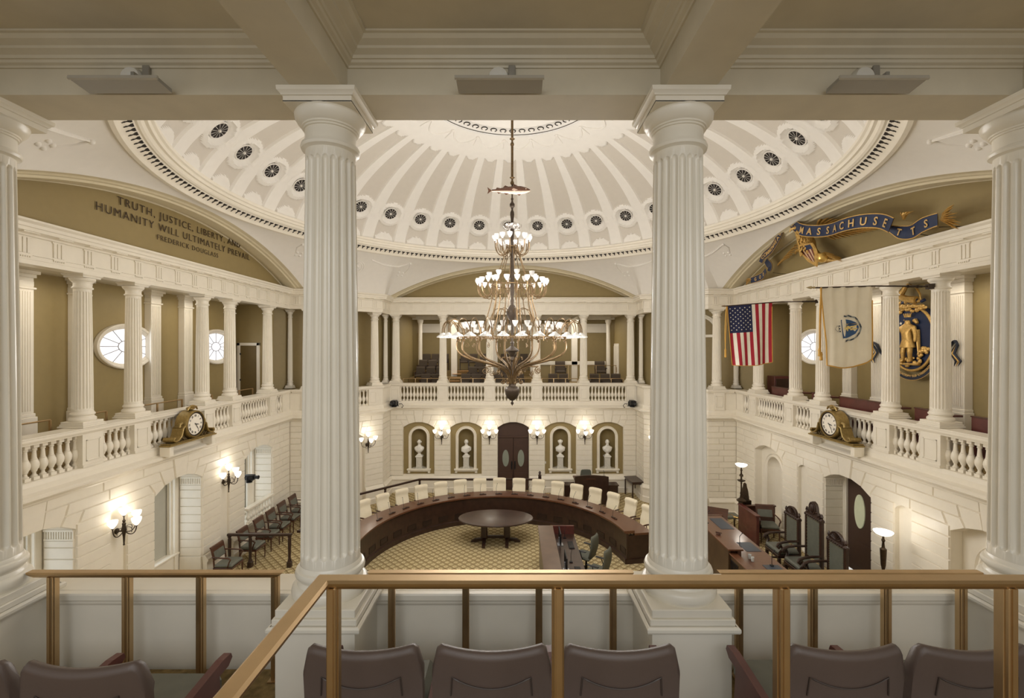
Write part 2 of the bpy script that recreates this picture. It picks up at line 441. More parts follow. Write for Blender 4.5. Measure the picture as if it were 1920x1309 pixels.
def niche(mb, c, hw, zs, zb, d, mi, mt, tw=.12, depth=.33, sill=True):
    """round-headed niche: half-round recess, white moulded trim; mi/mt material indices"""
    seg = 12
    def P(a, z): return (c+hw*cos(a), d-depth*sin(a), z)
    vs = []; fs = []
    for z in (zb, zs):
        for i in range(seg+1): vs.append(P(pi*i/seg, z))
    for i in range(seg): fs.append((i, i+1, seg+2+i, seg+1+i))
    mb.add(vs, fs, mi, True)
    vs = []; fs = []; nr = 7
    for j in range(nr+1):
        b = pi/2*j/nr
        for i in range(seg+1):
            a = pi*i/seg; vs.append((c+hw*cos(a)*cos(b), d-depth*sin(a)*cos(b)-0*b, zs+hw*sin(b)))
    for j in range(nr):
        for i in range(seg): fs.append((j*(seg+1)+i, j*(seg+1)+i+1, (j+1)*(seg+1)+i+1, (j+1)*(seg+1)+i))
    mb.add(vs, fs, mi, True)
    mb.add([(c-hw, d, zb), (c+hw, d, zb), (c+hw, d-depth, zb), (c-hw, d-depth, zb)], [(0, 1, 2, 3)], mt)
    pth = [(hw, zb)]+[(hw*cos(pi*i/16), zs+hw*sin(pi*i/16)) for i in range(17)]+[(-hw, zb)]
    prof = [(0, -.01), (0, .035), (.3, .055), (.6, .04), (.85, .07), (1, .05), (1, -.01)]
    vs = []; k = len(prof)
    for (x, z) in pth:
        if z <= zs: nx, nz = (1 if x > 0 else -1), 0
        else: nx, nz = x/hw, (z-zs)/hw
        for t, dd in prof: vs.append((c+x+nx*t*tw, d+dd, z+nz*t*tw))
    fs = [(i*k+q, (i+1)*k+q, (i+1)*k+q+1, i*k+q+1) for i in range(len(pth)-1) for q in range(k-1)]
    mb.add(vs, fs, mt)
    if sill:
        mb.box(c-hw-tw-.06, d-.01, zb-.07, c+hw+tw+.06, d+.13, zb, mt, .015)
        mb.box(c-hw-tw-.02, d-.01, zb-.12, c+hw+tw+.02, d+.09, zb-.07, mt, .01)
        for s in (-1, 1): mb.box(c+s*(hw+tw-.02)-.05, d-.01, zb-.19, c+s*(hw+tw-.02)+.05, d+.09, zb-.12, mt, .015)

# ---- floor
mb = MB(); mb.box(-9.0, -8.0, -.2, 9.0, 9.2, 0.0); floor = struct(mb.build('floor', CARPET))
# ---- lower walls
OPB = [(5.25-x, .665, 2.74, 2.97, 0.0 if abs(x) < .1 else .74) for x in (-4.04, -2.02, 0, 2.02, 4.04)]
T, L = frame(F[7], F[8]); mb = MB(); mb.T = T
panel(mb, -.06, L+.06, 0, ZLED, -.03, OPB)
for c, hw, zs, zc, zb in OPB:
    reveal(mb, c, hw, zs, zc, zb, -.03, -.14 if zb else -.3, 0, zb > 0)
    if zb:
        panel(mb, c-hw-.05, c+hw+.05, zb-.05, 3.1, -.13, [(c, .33, 2.34, 2.67, .97)], 1)
        niche(mb, c, .33, 2.34, .97, -.13, 2, 0)
rustic(mb, L, OPB)
prev = 0
for c, hw in [(5.25, .665)]:
    pass
for (a, b) in ((0, 5.25-.70), (5.25+.70, L)):
    k = len(BASEP); vs = [(a, o, z) for o, z in BASEP]+[(b, o, z) for o, z in BASEP]
    mb.add(vs, [(i, k+i, k+i+1, i+1) for i in range(k-1)]+[tuple(range(k)), tuple(range(2*k-1, k-1, -1))])
struct(mb.build('wall_back', [WHITE, OLIVE, OLIVED]))
# door in the back wall
d_ = MB(); d_.T = T
c = 5.25
d_.box(c-.665, -.34, 2.28, c+.665, -.26, 3.0); 
for s in (-1, 1):
    d_.box(c+s*.01, -.30, 0, c+s*.65, -.24, 2.28, 0, .01)
    d_.box(c+s*.03, -.24, .1, c+s*.62, -.225, .75, 0, .02)
d_.box(c-.665, -.26, 2.26, c+.665, -.20, 2.34, 0, .015); d_.box(c-.665, -.34, 0, c+.665, -.30, 2.3)
door1 = struct(d_.build('door_1', DOORB)); door1['label'] = 'dark brown double door with oval glass in the back wall'
for s in (-1, 1):
    g = MB(); g.T = T
    g.lathe([(.0001, 0), (.135, 0), (.135, .012), (.15, .018), (.165, .0)], 28, (0, 0, 0), 0, True, 'y', 1, 1)
    g.v = []; g.f = []; g.m = []; g.sm = []
    pts = [(c+s*.33+.14*cos(2*pi*i/28), 1.38+.36*sin(2*pi*i/28)) for i in range(28)]
    g.prism(pts[::-1], -.245, -.222, 'xz', 0)
    struct(g.build('oval_glass', FROSTD, door1))
    h = MB(); h.T = T
    h.tube([(c+s*.07, -.235, .92), (c+s*.07, -.19, .95), (c+s*.07, -.19, 1.2), (c+s*.07, -.235, 1.23)], .012, 6)
    h.box(c+s*.07-.03, -.24, .9, c+s*.07+.03, -.225, 1.25)
    struct(h.build('door_handle', BLACK, door1))
# side walls
STR = [(3.92, .21), (7.22, .21)]
T, L = frame(F[3], F[4]); mb = MB(); mb.T = T            # right wall, u = y + 5.5
OPR = [(2.1, .79, 2.74, 3.0, 0), (5.55, .79, 2.74, 3.0, 0), (8.95, .79, 2.74, 3.0, 0)]
sh = [(c, hw, 2.74, 2.85, 0) for c, hw in STR]
panel(mb, 0, L+.06, 0, ZLED, -.03, OPR+sh)
for c, hw, zs, zc, zb in sh: reveal(mb, c, hw, zs, zc, zb, -.03, -.13); panel(mb, c-hw-.03, c+hw+.03, 0, 3.0, -.12, [])
rustic(mb, L, OPR, STR)
for i, (c, hw, zs, zc, zb) in enumerate(OPR):
    if i != 1:
        reveal(mb, c, hw, zs, zc, zb, -.03, -.26)
        panel(mb, c-hw-.05, c+hw+.05, 0, 3.1, -.25, [(c, .40, 2.25, 2.65, .75)], 0)
        niche(mb, c, .40, 2.25, .75, -.25, 1, 0, sill=False)
    else:
        reveal(mb, c, hw, zs, zc, zb, -.03, -.55, 0)
edges = [0]+[x for o in sorted(OPR+sh) for x in (o[0]-o[1], o[0]+o[1])]+[L]
def base_runs(mb, edges, m=0):
    for i in range(0, len(edges), 2):
        a, b = edges[i], edges[i+1]; k = len(BASEP)
        vs = [(a, o, z) for o, z in BASEP]+[(b, o, z) for o, z in BASEP]
        mb.add(vs, [(j, k+j, k+j+1, j+1) for j in range(k-1)]+[tuple(range(k)), tuple(range(2*k-1, k-1, -1))], m)
base_runs(mb, edges)
def jamb_blocks(mb, u, sgn, d0, d1, ztop=2.55, m=0):
    """courses on the reveal of an opening at plane u, facing sgn"""
    z = ZB
    while z < ztop:
        t = min(z+ROW, ztop); a, b = u, u+sgn*.025; g = .012
        vs = [(a, d0, z+.003), (a, d1, z+.003), (a, d1, t-.003), (a, d0, t-.003), (b, d0-g, z+g), (b, d1+g, z+g), (b, d1+g, t-g), (b, d0-g, t-g)]
        mb.add(vs, [(4, 5, 6, 7), (0, 1, 5, 4), (1, 2, 6, 5), (2, 3, 7, 6), (3, 0, 4, 7)], m); z += ROW
    mb.box(u, d0, 0, u+sgn*.04, d1, ZB-.02, m)
    mb.box(u, d0+.0, ztop, u+sgn*.03, d1, ztop+.03, m); mb.box(u, d0, ztop+.17, u+sgn*.04, d1, ztop+.21, m)
    n = int(abs(d1-d0)/.045)
    for i in range(n):
        dd = d0+(d1-d0)*(i+.2)/n; mb.box(u, dd, ztop+.03, u+sgn*.022, dd+(d1-d0)/n*.6, ztop+.17, m)
c = 5.55
jamb_blocks(mb, c+.79, -1, -.04, -.52); jamb_blocks(mb, c-.79, 1, -.04, -.52)
struct(mb.build('wall_right', [WHITE, WHITE]))
d_ = MB(); d_.T = T
def arch_poly(c, hw, zs, zc, z0): return [(c-hw, z0), (c+hw, z0)]+[(c+hw-2*hw*i/16, archz(hw-2*hw*i/16, hw, zs, zc)) for i in range(17)]
d_.prism(arch_poly(c, .78, 2.74, 3.0, .5), -.60, -.56, 'xz')
for (z0, z1) in ((.65, 1.3),): d_.box(c-.5, -.56, z0, c+.5, -.545, z1, 0, .02)
door2 = struct(d_.build('door_2', DOORB)); door2['label'] = 'brown arched door with a large oval frosted pane'
g = MB(); g.T = T
g.prism([(c+.25+.17*cos(2*pi*i/32), 2.06+.42*sin(2*pi*i/32)) for i in range(32)][::-1], -.565, -.538, 'xz')
struct(g.build('oval_glass', FROST, door2))
h = MB(); h.T = T; h.tube([(c-.6, -.55, 1.45), (c-.6, -.50, 1.48), (c-.6, -.50, 1.7), (c-.6, -.55, 1.73)], .012, 6); struct(h.build('door_handle', BLACK, door2))
t_ = MB(); t_.T = T
for s in (-1, 1): t_.box(c+s*.66, -.57, 0, c+s*.79, -.50, 2.9, 0, .012); t_.box(c+s*.70, -.50, 0, c+s*.75, -.485, 2.9)
struct(t_.build('trim_1', WHITE))
# left wall, u = 5.5 - y
T, L = frame(F[11], F[12]); TL = T; mb = MB(); mb.T = T
OPL = [(1.95, .80, 2.74, 3.0, 0), (5.4, .80, 2.74, 3.0, 0), (8.85, .80, 2.74, 3.0, 0)]
STL = [(3.68, .19), (7.13, .19)]; sh = [(c, hw, 2.74, 2.85, 0) for c, hw in STL]
panel(mb, -.06, L, 0, ZLED, -.03, OPL+sh)
for c, hw, zs, zc, zb in sh: reveal(mb, c, hw, zs, zc, zb, -.03, -.09); panel(mb, c-hw-.03, c+hw+.03, 0, 3.0, -.08, [])
rustic(mb, L, OPL, STL)
for i, (c, hw, zs, zc, zb) in enumerate(OPL):
    reveal(mb, c, hw, zs, zc, zb, -.03, -.85, 0)
    jamb_blocks(mb, c-.80, 1, -.04, -.60); jamb_blocks(mb, c+.80, -1, -.04, -.60)
base_runs(mb, [0]+[x for o in sorted(OPL+sh) for x in (o[0]-o[1], o[0]+o[1])]+[L])
struct(mb.build('wall_left', [WHITE]))
for i, (c, hw, zs, zc, zb) in enumerate(OPL):
    w1 = MB(); w1.T = T
    for s in (-1, 1): w1.box(c+s*(hw-.02), -.62, 0, c+s*(hw-.16), -.72, 2.95, 0, .012); w1.box(c+s*(hw-.16), -.70, 0, c+s*(hw-.21), -.80, 2.95, 0)
    w1.box(c-hw, -.84, .0, c+hw, -.66, .75, 0, .01); w1.box(c-hw, -.84, .75, c+hw, -.60, .80, 0, .01)
    if i == 0: w1.box(c-hw, -.66, 0, c+hw, .06, .70, 0, .01)
    win = struct(w1.build('window_%d' % (i+1), WHITE))
    w2 = MB(); w2.T = T
    w2.prism(arch_poly(c, hw, 2.74, 3.0, .75), -.84, -.82, 'xz'); struct(w2.build('blind', BLIND, win))
# frontal returns and corner chamfers
RET = [(F[4], F[5]), (F[10], F[11])]
mb = MB()
for A, B in RET:
    mb.T, L = frame(A, B); panel(mb, -.06 if A[0] > 0 else 0, L if A[0] > 0 else L+.06, 0, ZLED, -.03, []); rustic(mb, L, [], jp=.62)
for A, B in ((F[6], F[7]), (F[8], F[9])):
    mb.T, L = frame(A, B); panel(mb, 0 if A[0] > 0 else -.06, L+.06 if A[0] > 0 else L, 0, ZLED, -.03, []); rustic(mb, L, [], jp=.8)
for A, B in ((F[5], F[6]), (F[9], F[10])):
    mb.T, L = frame(A, B); op = [(L/2, .52, 2.62, 2.84, 0)]
    panel(mb, 0, L, 0, ZLED, -.03, op); rustic(mb, L, [(L/2, .52, 2.74, 2.9, 0)], jp=.9)
    c = L/2; reveal(mb, c, .52, 2.62, 2.84, 0, -.03, -.25); panel(mb, c-.6, c+.6, 0, 3.0, -.22, [])
    mb.box(c-.4, -.22, 0, c+.4, -.19, 2.3, 0, .02); base_runs(mb, [0, c-.52, c+.52, L])
mb.T = Matrix.Identity(4)
mb.sweep([F[4], F[5]], BASEP); mb.sweep([F[10], F[11]], BASEP); mb.sweep([F[6], F[7]], BASEP); mb.sweep([F[8], F[9]], BASEP)
struct(mb.build('wall_corner', [WHITE]))
mb = MB()                                              # near part under our own gallery: plain sheet
for A, B in ((F[0], F[1]), (F[1], F[2]), (F[2], F[3]), (F[12], F[13]), (F[13], F[14]), (F[14], F[15])):
    mb.T, L = frame(A, B); panel(mb, 0, L, 0, ZLED, -.03, []); rustic(mb, L, [], jp=.8)
mb.T = Matrix.Identity(4); mb.box(-5.3, -8.3, 0, 5.3, -8.1, ZLED)
struct(mb.build('wall_front', [WHITE]))
# ledge (string course) and parapet base
mb = MB()
LED = [(-.05, 3.47), (.03, 3.47), (.05, 3.50), (.05, 3.52), (.14, 3.555), (.19, 3.60), (.22, 3.61), (.22, 3.64), (.18, 3.665), (.05, 3.70), (.05, 3.80), (.02, 3.86), (.02, 3.88), (-.24, 3.88), (-.24, 3.47)]
mb.sweep(F, LED); struct(mb.build('trim_2', WHITE))

# ---- entablature of the upper colonnade
mb = MB()
ENT = [(-.30, ZARC), (.0, ZARC), (.0, 7.64), (.012, 7.64), (.012, 7.705), (.03, 7.71), (.03, 7.735), (-.005, 7.74), (-.005, 8.02), (.03, 8.03), (.03, 8.06), (.06, 8.07),
       (.17, 8.085), (.17, 8.14), (.19, 8.15), (.20, 8.20), (.24, 8.235), (.24, ZCOR), (-.30, ZCOR)]
FE = [(x*(1.0), y) for x, y in F]
mb.sweep(FE, ENT)
for i in range(1, len(FE)-2):
    A, B = FE[i], FE[i+1]; mb.T, L = frame(A, B)
    n = max(1, int(round(L/.57))); p = L/n
    if L < .8: continue
    for k in range(n):
        u = (k+.5)*p
        for j in range(3):
            x = u-.10+j*.07
            mb.box(x, -.005, 7.742, x+.052, .016, 8.0)
        mb.box(u-.115, -.005, 7.995, u+.115, .018, 8.022)
        mb.box(u-.11, .0, 7.69, u+.11, .034, 7.712)
        for j in range(6): mb.box(u-.10+j*.036, .0, 7.668, u-.10+j*.036+.02, .026, 7.69)
        mb.box(u-.13, .03, 8.062, u+.13, .15, 8.088)
mb.T = Matrix.Identity(4)
struct(mb.build('trim_3', WHITE))

# ---- tympana, arch bands, pendentives
RIM = 7.33; ZRIM = 9.62
def arch_in(t, half): # height of the inner arch edge at distance t from the centre of a side
    return archz(t, half, ZCOR-.12, 9.52)
SIDES = [('right', Vector((1, 0)), Vector((0, 1)), 8.22, 5.62), ('back', Vector((0, 1)), Vector((-1, 0)), 8.46, 5.25), ('left', Vector((-1, 0)), Vector((0, -1)), 8.22, 5.62), ('front', Vector((0, -1)), Vector((1, 0)), 8.46, 5.25)]
AW = .62
for nm, n, t, dist, half in SIDES:
    if nm == 'front': continue
    mb = MB(); N_ = 36
    vs = []; fs = []
    for i in range(N_+1):
        u = -half+2*half*i/N_; p = n*dist+t*u
        vs += [(p.x, p.y, ZCOR-.25), (p.x, p.y, arch_in(u, half)+.03)]
    for i in range(N_): fs.append((2*i, 2*i+2, 2*i+3, 2*i+1))
    mb.add(vs, fs); struct(mb.build('wall_%s_lunette' % nm, OLIVE))
mb = MB()
for nm, n, t, dist, half in SIDES:                     # moulded arch soffit
    prof = [(0, .0), (.0, .06), (.06, .06), (.07, .02), (.12, .03), (.14, .0), (.40, .02), (.42, .06), (.48, .07), (.52, .10), (AW, .12)]
    N_ = 44; k = len(prof); vs = []
    for i in range(N_+1):
        u = -half+2*half*i/N_
        h = 9.52-(ZCOR-.12); R = (half*half+h*h)/(2*h); zc = 9.52-R; ang = math.asin(u/R)
        for d, rr in prof:
            Rr = R-.03+rr-.03; p = n*(dist-.01-d)+t*(Rr*sin(ang)); vs.append((p.x, p.y, zc+Rr*cos(ang)))
    mb.add(vs, [(i*k+q, (i+1)*k+q, (i+1)*k+q+1, i*k+q+1) for i in range(N_) for q in range(k-1)], 0, True)
struct(mb.build('trim_4', BEIGE, sharp=25))
# pendentives: from the dome rim out to the arch edges and the corner cornices
def ray_hit(th):
    """outer boundary of the ceiling in direction th: (radius, height)"""
    c, s = cos(th), sin(th); best = None
    for nm, n, t, dist, half in SIDES:
        dd = dist-AW; q = c*n.x+s*n.y
        if q < .2: continue
        r = dd/q; u = r*(c*t.x+s*t.y)
        if abs(u) <= half+.0:
            h = 9.52-(ZCOR-.12); R = (half*half+h*h)/(2*h); zc = 9.52-R
            return r, zc+sqrt(max(0, (R+.06)**2-u*u))
    # corner: straight line between the ends of the two neighbouring arch edges
    qx = 1 if c > 0 else -1; qy = 1 if s > 0 else -1
    P = [Vector((8.22-AW, 5.62)), Vector((7.15, 5.42)), Vector((5.15, 7.2)), Vector((5.25, 8.46-AW))]
    d = Vector((abs(c), abs(s))); best = 9.2
    for i in range(3):
        a, b = P[i], P[i+1]; e = b-a; den = d.x*e.y-d.y*e.x
        if abs(den) < 1e-6: continue
        r = (a.x*e.y-a.y*e.x)/den; k = (a.x*d.y-a.y*d.x)/den
        if r > 0 and -.001 <= k <= 1.001: best = r
    return best, ZCOR-.03
NT = 384; NR = 12; vs = []; fs = []
for j in range(NR+1):
    for i in range(NT):
        th = 2*pi*i/NT; r1, z1 = ray_hit(th); s = j/NR
        P0 = (RIM, ZRIM); P2 = (r1, z1); drop = ZRIM-z1
        P1 = (RIM+(r1-RIM)*.62, ZRIM-.22*drop)
        r = (1-s)**2*P0[0]+2*s*(1-s)*P1[0]+s*s*P2[0]; z = (1-s)**2*P0[1]+2*s*(1-s)*P1[1]+s*s*P2[1]
        vs.append((r*cos(th), r*sin(th), z))
for j in range(NR):
    for i in range(NT): k = (i+1) % NT; fs.append((j*NT+i, j*NT+k, (j+1)*NT+k, (j+1)*NT+i))
mb = MB(); mb.add(vs, fs, 0, True)
def pend_pt(th, s):
    r1, z1 = ray_hit(th); drop = ZRIM-z1; P1 = (RIM+(r1-RIM)*.62, ZRIM-.22*drop)
    r = (1-s)**2*RIM+2*s*(1-s)*P1[0]+s*s*r1; z = (1-s)**2*ZRIM+2*s*(1-s)*P1[1]+s*s*z1
    return Vector((r*cos(th), r*sin(th), z))
# low plaster relief on each pendentive: round trophy, swags with tassels
for q in range(4):
    tc = pi/4+q*pi/2 + (.02 if q % 2 else -.02)
    c0 = pend_pt(tc, .50); ex = pend_pt(tc+.02, .5)-pend_pt(tc-.02, .5); ex.normalize()
    ey = pend_pt(tc, .58)-pend_pt(tc, .42); ey.normalize(); nn = ex.cross(ey).normalized()
    if nn.dot(-c0) < 0: nn = -nn
    def R_(x, y, h=.01): return tuple(c0+ex*x+ey*y+nn*h)
    for rad in (.42, .34):
        mb.tube([R_(rad*cos(2*pi*i/28), rad*.85*sin(2*pi*i/28)) for i in range(28)], .02, 6, 0, False, True)
    for k in range(9): a = k*.7; mb.ball(R_(.16*cos(a), .15*sin(a)), .07, 1, 1, .8, 8, 6)
    for k in range(5): mb.tube([R_(.1*cos(k*1.3), .1*sin(k*1.3)), R_(.38*cos(k*1.3+.4), .3*sin(k*1.3+.4), .02)], [.03, .01], 6)
    for s in (-1, 1):
        pts = [tuple(pend_pt(tc+s*(.07+.20*i/12), .26+.10*sin(pi*i/12))-Vector((0, 0, .015))) for i in range(13)]
        mb.tube(pts, [.02+.018*sin(pi*i/12) for i in range(13)], 6)
        mb.ball(pts[-1], .05, 1, 1, 1, 8, 6)
        mb.tube([pts[-1], tuple(pend_pt(tc+s*.275, .42)), tuple(pend_pt(tc+s*.26, .58))], [.015, .03, .015], 6)
        for k in range(4): mb.ball(tuple(pend_pt(tc+s*(.235+.02*(k % 2)), .5+.04*k)), .045, 1, 1, 1, 8, 6)
struct(mb.build('ceiling', DOMEW, sharp=50))

# ---- dome rim bands
mb = MB()
mb.lathe([(RIM+.06, ZRIM-.02), (RIM+.05, ZRIM-.06), (RIM-.02, ZRIM-.055), (RIM-.05, ZRIM-.02), (RIM-.06, ZRIM+.0), (7.22, 9.66), (7.14, 9.70), (7.10, 9.74),
          (7.06, 9.735), (7.02, 9.76), (6.99, 9.82), (6.94, 9.82), (6.92, 9.88), (6.88, 9.90), (6.88, 9.97), (6.97, 9.99)], 192)
n = 264
for i in range(n):
    th = 2*pi*(i+.5)/n
    if sin(th) < -.8: continue
    def Q(a, s, h=.006):                                # s 0..1 across the sloping band
        r = 7.215-.10*s; z = 9.664+.055*s-h; return ((r)*cos(th+a/7.2), (r)*sin(th+a/7.2), z)
    mb.add([Q(-.062, .62), Q(.062, .62), Q(.062, 1.0), Q(-.062, 1.0)], [(0, 1, 2, 3)], 1)
    mb.add([Q(-.04, .45), Q(.04, .45), Q(.04, .63), Q(-.04, .63)], [(0, 1, 2, 3)], 1)
    mb.add([Q(-.014, -.25, .012), Q(.014, -.25, .012), Q(.02, .46), Q(-.02, .46)], [(0, 1, 2, 3)], 1)
    mb.add([Q(-.026, .02, .008), Q(.026, .02, .008), Q(.026, .14), Q(-.026, .14)], [(0, 1, 2, 3)], 1)
struct(mb.build('trim_5', [WHITE, VENTB], sharp=30))

# ---- dome
PR = [(6.97, 9.99), (6.90, 10.12), (6.70, 10.42), (6.37, 10.77), (6.0, 11.07), (5.5, 11.39), (4.9, 11.68), (4.2, 11.94), (3.5, 12.14), (2.9, 12.28), (2.35, 12.38)]
def cr(pts, t):
    n = len(pts)-1; x = min(t*n, n-1e-6); i = int(x); f = x-i
    p = [Vector(pts[max(0, min(n, i+k))]) for k in (-1, 0, 1, 2)]
    return .5*((2*p[1])+(p[2]-p[0])*f+(2*p[0]-5*p[1]+4*p[2]-p[3])*f*f+(-p[0]+3*p[1]-3*p[2]+p[3])*f**3)
fine = [cr(PR, i/600) for i in range(601)]; arc = [0]
for i in range(600): arc.append(arc[-1]+(fine[i+1]-fine[i]).length)
def at_s(s):
    lo, hi = 0, 600
    while hi-lo > 1:
        mid = (lo+hi)//2
        if arc[mid] > s: hi = mid
        else: lo = mid
    f = (s-arc[lo])/max(1e-9, arc[hi]-arc[lo]); return fine[lo].lerp(fine[hi], f)
s_ros = next(arc[i] for i in range(601) if fine[i].x <= 6.37)
SL = arc[-1]; ss = []; s = 0
while s < SL: ss.append(s); s += .034 if s < 2.0 else (.09 if s < 3.0 else (.05 if s < 4.2 else .09))
ss.append(SL)
NS = 36; SUB = 30; NT = NS*SUB; OFF = radians(90+1.6)-pi/36*0
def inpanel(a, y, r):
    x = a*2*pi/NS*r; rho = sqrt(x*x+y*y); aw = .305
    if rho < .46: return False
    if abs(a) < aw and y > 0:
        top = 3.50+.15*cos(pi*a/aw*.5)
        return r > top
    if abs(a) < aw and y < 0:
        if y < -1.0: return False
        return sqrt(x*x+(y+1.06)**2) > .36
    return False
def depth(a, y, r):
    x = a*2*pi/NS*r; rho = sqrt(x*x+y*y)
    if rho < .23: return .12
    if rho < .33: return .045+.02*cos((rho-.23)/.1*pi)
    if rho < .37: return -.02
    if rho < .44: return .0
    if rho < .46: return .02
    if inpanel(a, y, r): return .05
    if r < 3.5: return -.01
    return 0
vs = []; fs = []; ms = []
for j, s in enumerate(ss):
    p = at_s(s); q = at_s(min(SL, s+.02))-at_s(max(0, s-.02)); q.normalize(); nx, nz = q.y, -q.x  # outward normal
    if nx < 0: nx, nz = -nx, -nz
    nz = abs(nz)
    for i in range(NT):
        th = OFF+2*pi*i/NT; a = ((i/SUB+.5) % 1)-.5
        d = depth(a, s-s_ros, p.x); r = p.x+nx*d; z = p.y+nz*d
        vs.append((r*cos(th), r*sin(th), z))
for j in range(len(ss)-1):
    sm = (ss[j]+ss[j+1])/2; rm = at_s(sm).x
    for i in range(NT):
        k = (i+1) % NT; fs.append((j*NT+i, j*NT+k, (j+1)*NT+k, (j+1)*NT+i))
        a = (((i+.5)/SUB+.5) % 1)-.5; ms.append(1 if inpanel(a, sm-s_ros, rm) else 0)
mb = MB(); mb.v = vs; mb.f = fs; mb.m = ms; mb.sm = [True]*len(fs)
mb.lathe([(2.35, 12.38), (2.30, 12.36), (2.25, 12.40), (1.95, 12.43), (1.92, 12.41), (1.88, 12.46), (1.2, 12.6), (.3, 12.7), (.0001, 12.7)], 96, m=0)
# swags on the crown and the black-ringed collar
for k in range(20):
    th0 = 2*pi*k/20+.1
    P = []
    for i in range(13):
        t = i/12; th = th0+2*pi/20*t*.94; r = 2.55+.42*sin(pi*t); 
        z = next(f.y for f in fine if f.x <= r)-.015; P.append((r*cos(th), r*sin(th), z))
    mb.tube(P, [.018+.018*sin(pi*i/12) for i in range(13)], 6, 0)
    mb.ball(P[0], .06, 1, 1, .6, 8, 6)
    z = next(f.y for f in fine if f.x <= 2.95)-.01
    mb.tube([P[0], (2.95*cos(th0), 2.95*sin(th0), z)], [.03, .015], 6)
for k in range(48):
    th = 2*pi*k/48; cx, cy = 2.09*cos(th), 2.09*sin(th)
    P = [(cx+.085*cos(a), cy+.085*sin(a), 12.405) for a in [th+.6+i*(2*pi-1.2)/14 for i in range(15)]]
    mb.tube(P, .013, 5, 2, True)
mb.tube([(2.27*cos(2*pi*i/96), 2.27*sin(2*pi*i/96), 12.375) for i in range(96)], .008, 5, 2, False, True)
dome = struct(mb.build('ceiling_dome', [DOMEW, DOMEP, VENTB], sharp=50))
# dome vents
ps = at_s(s_ros); q = at_s(s_ros+.03)-at_s(s_ros-.03); q.normalize(); tilt = atan2(q.y, -q.x)   # slope of the meridian
def make_vent():
    t = thing('dome_vent', 'round black vent', 'vent', (0, 0, 0), 0, 'round petal vents ringing the dome')
    b = MB(); b.lathe([(.0001, .0), (.205, .0), (.205, -.01), (.0001, -.01)], 32); b.build('vent_opening', VENTB, t)
    g = MB()
    for i in range(12):
        a = 2*pi*i/12; c0, s0 = cos(a), sin(a); w0, w1 = .002, .006
        g.add([(.03*c0-w0*s0, .03*s0+w0*c0, -.02), (.03*c0+w0*s0, .03*s0-w0*c0, -.02), (.20*c0+w1*s0, .20*s0-w1*c0, -.02), (.20*c0-w1*s0, .20*s0+w1*c0, -.02)], [(0, 1, 2, 3)])
    g.lathe([(.0001, -.045), (.025, -.04), (.035, -.02), (.035, -.005)], 16); g.lathe([(.203, -.012), (.21, -.02), (.225, -.02), (.235, .0)], 32)
    g.build('petal_grille', DOMEW, t); return t
v0 = make_vent(); first = True; nv = 0
ang_list = []
for k in range(NS):
    th = OFF+2*pi*k/NS; th = (th+pi) % (2*pi)-pi
    if sin(th) < -.33: continue
    ang_list.append(th)
ang_list.sort(key=lambda t: cos(t))
nq = sqrt(1); nxx, nzz = sin(tilt), cos(tilt)
for k, th in enumerate(ang_list):
    o = v0 if k == 0 else dup(v0, (0, 0, 0))
    r = ps.x+nxx*.06; z = ps.y+nzz*.06
    o.location = (r*cos(th), r*sin(th), z)
    # local -z faces the room (inward normal)
    zax = Vector((nxx*cos(th), nxx*sin(th), nzz)); xax = Vector((-sin(th), cos(th), 0)); yax = zax.cross(xax)
    o.rotation_euler = Matrix((xax, yax, zax)).transposed().to_euler()
    X_ = r*cos(th)
    if X_ < 0: o['label'] = 'round black petal vent in the dome, %s from the left end of the visible ring' % ORD[k]
    else: o['label'] = 'round black petal vent in the dome, %s from the right end of the visible ring' % ORD[len(ang_list)-1-k]
# ---------------------------------------------------------------- columns
def fluted(r0, r1, z0, z1, nf=20, sub=10, dep=.125):
    mb = MB(); N_ = nf*sub; prof = []
    H = z1-z0; e0, e1, cp = .055/H, .05/H, .022/H
    zs = [0, e0]+[e0+cp*q for q in (.12, .35, .7, 1)]+[.12, .3, .45, .6, .75, .88]+[1-e1-cp*q for q in (1, .7, .35, .12)]+[1-e1, 1]
    k_ = [0, 0, .12, .35, .7, 1, 1, 1, 1, 1, 1, 1, 1, .7, .35, .12, 0, 0]
    vs = []
    for t, k in zip(zs, k_):
        r = r0+(r1-r0)*t**1.25
        for i in range(N_):
            f = (i % sub)/sub; hw = .39*sqrt(max(0, 1-(1-k)**2)); e = abs(f-.5)/hw if hw > 0 else 2
            g = sqrt(1-e*e) if e < 1 else 0; rr = r*(1-dep*g*min(1, .35+.65*k)); a = 2*pi*i/N_; vs.append((rr*cos(a), rr*sin(a), z0+H*t))
    n = len(zs); fs = [(j*N_+i, j*N_+(i+1) % N_, (j+1)*N_+(i+1) % N_, (j+1)*N_+i) for j in range(n-1) for i in range(N_)]
    mb.add(vs, fs, 0, True); return mb
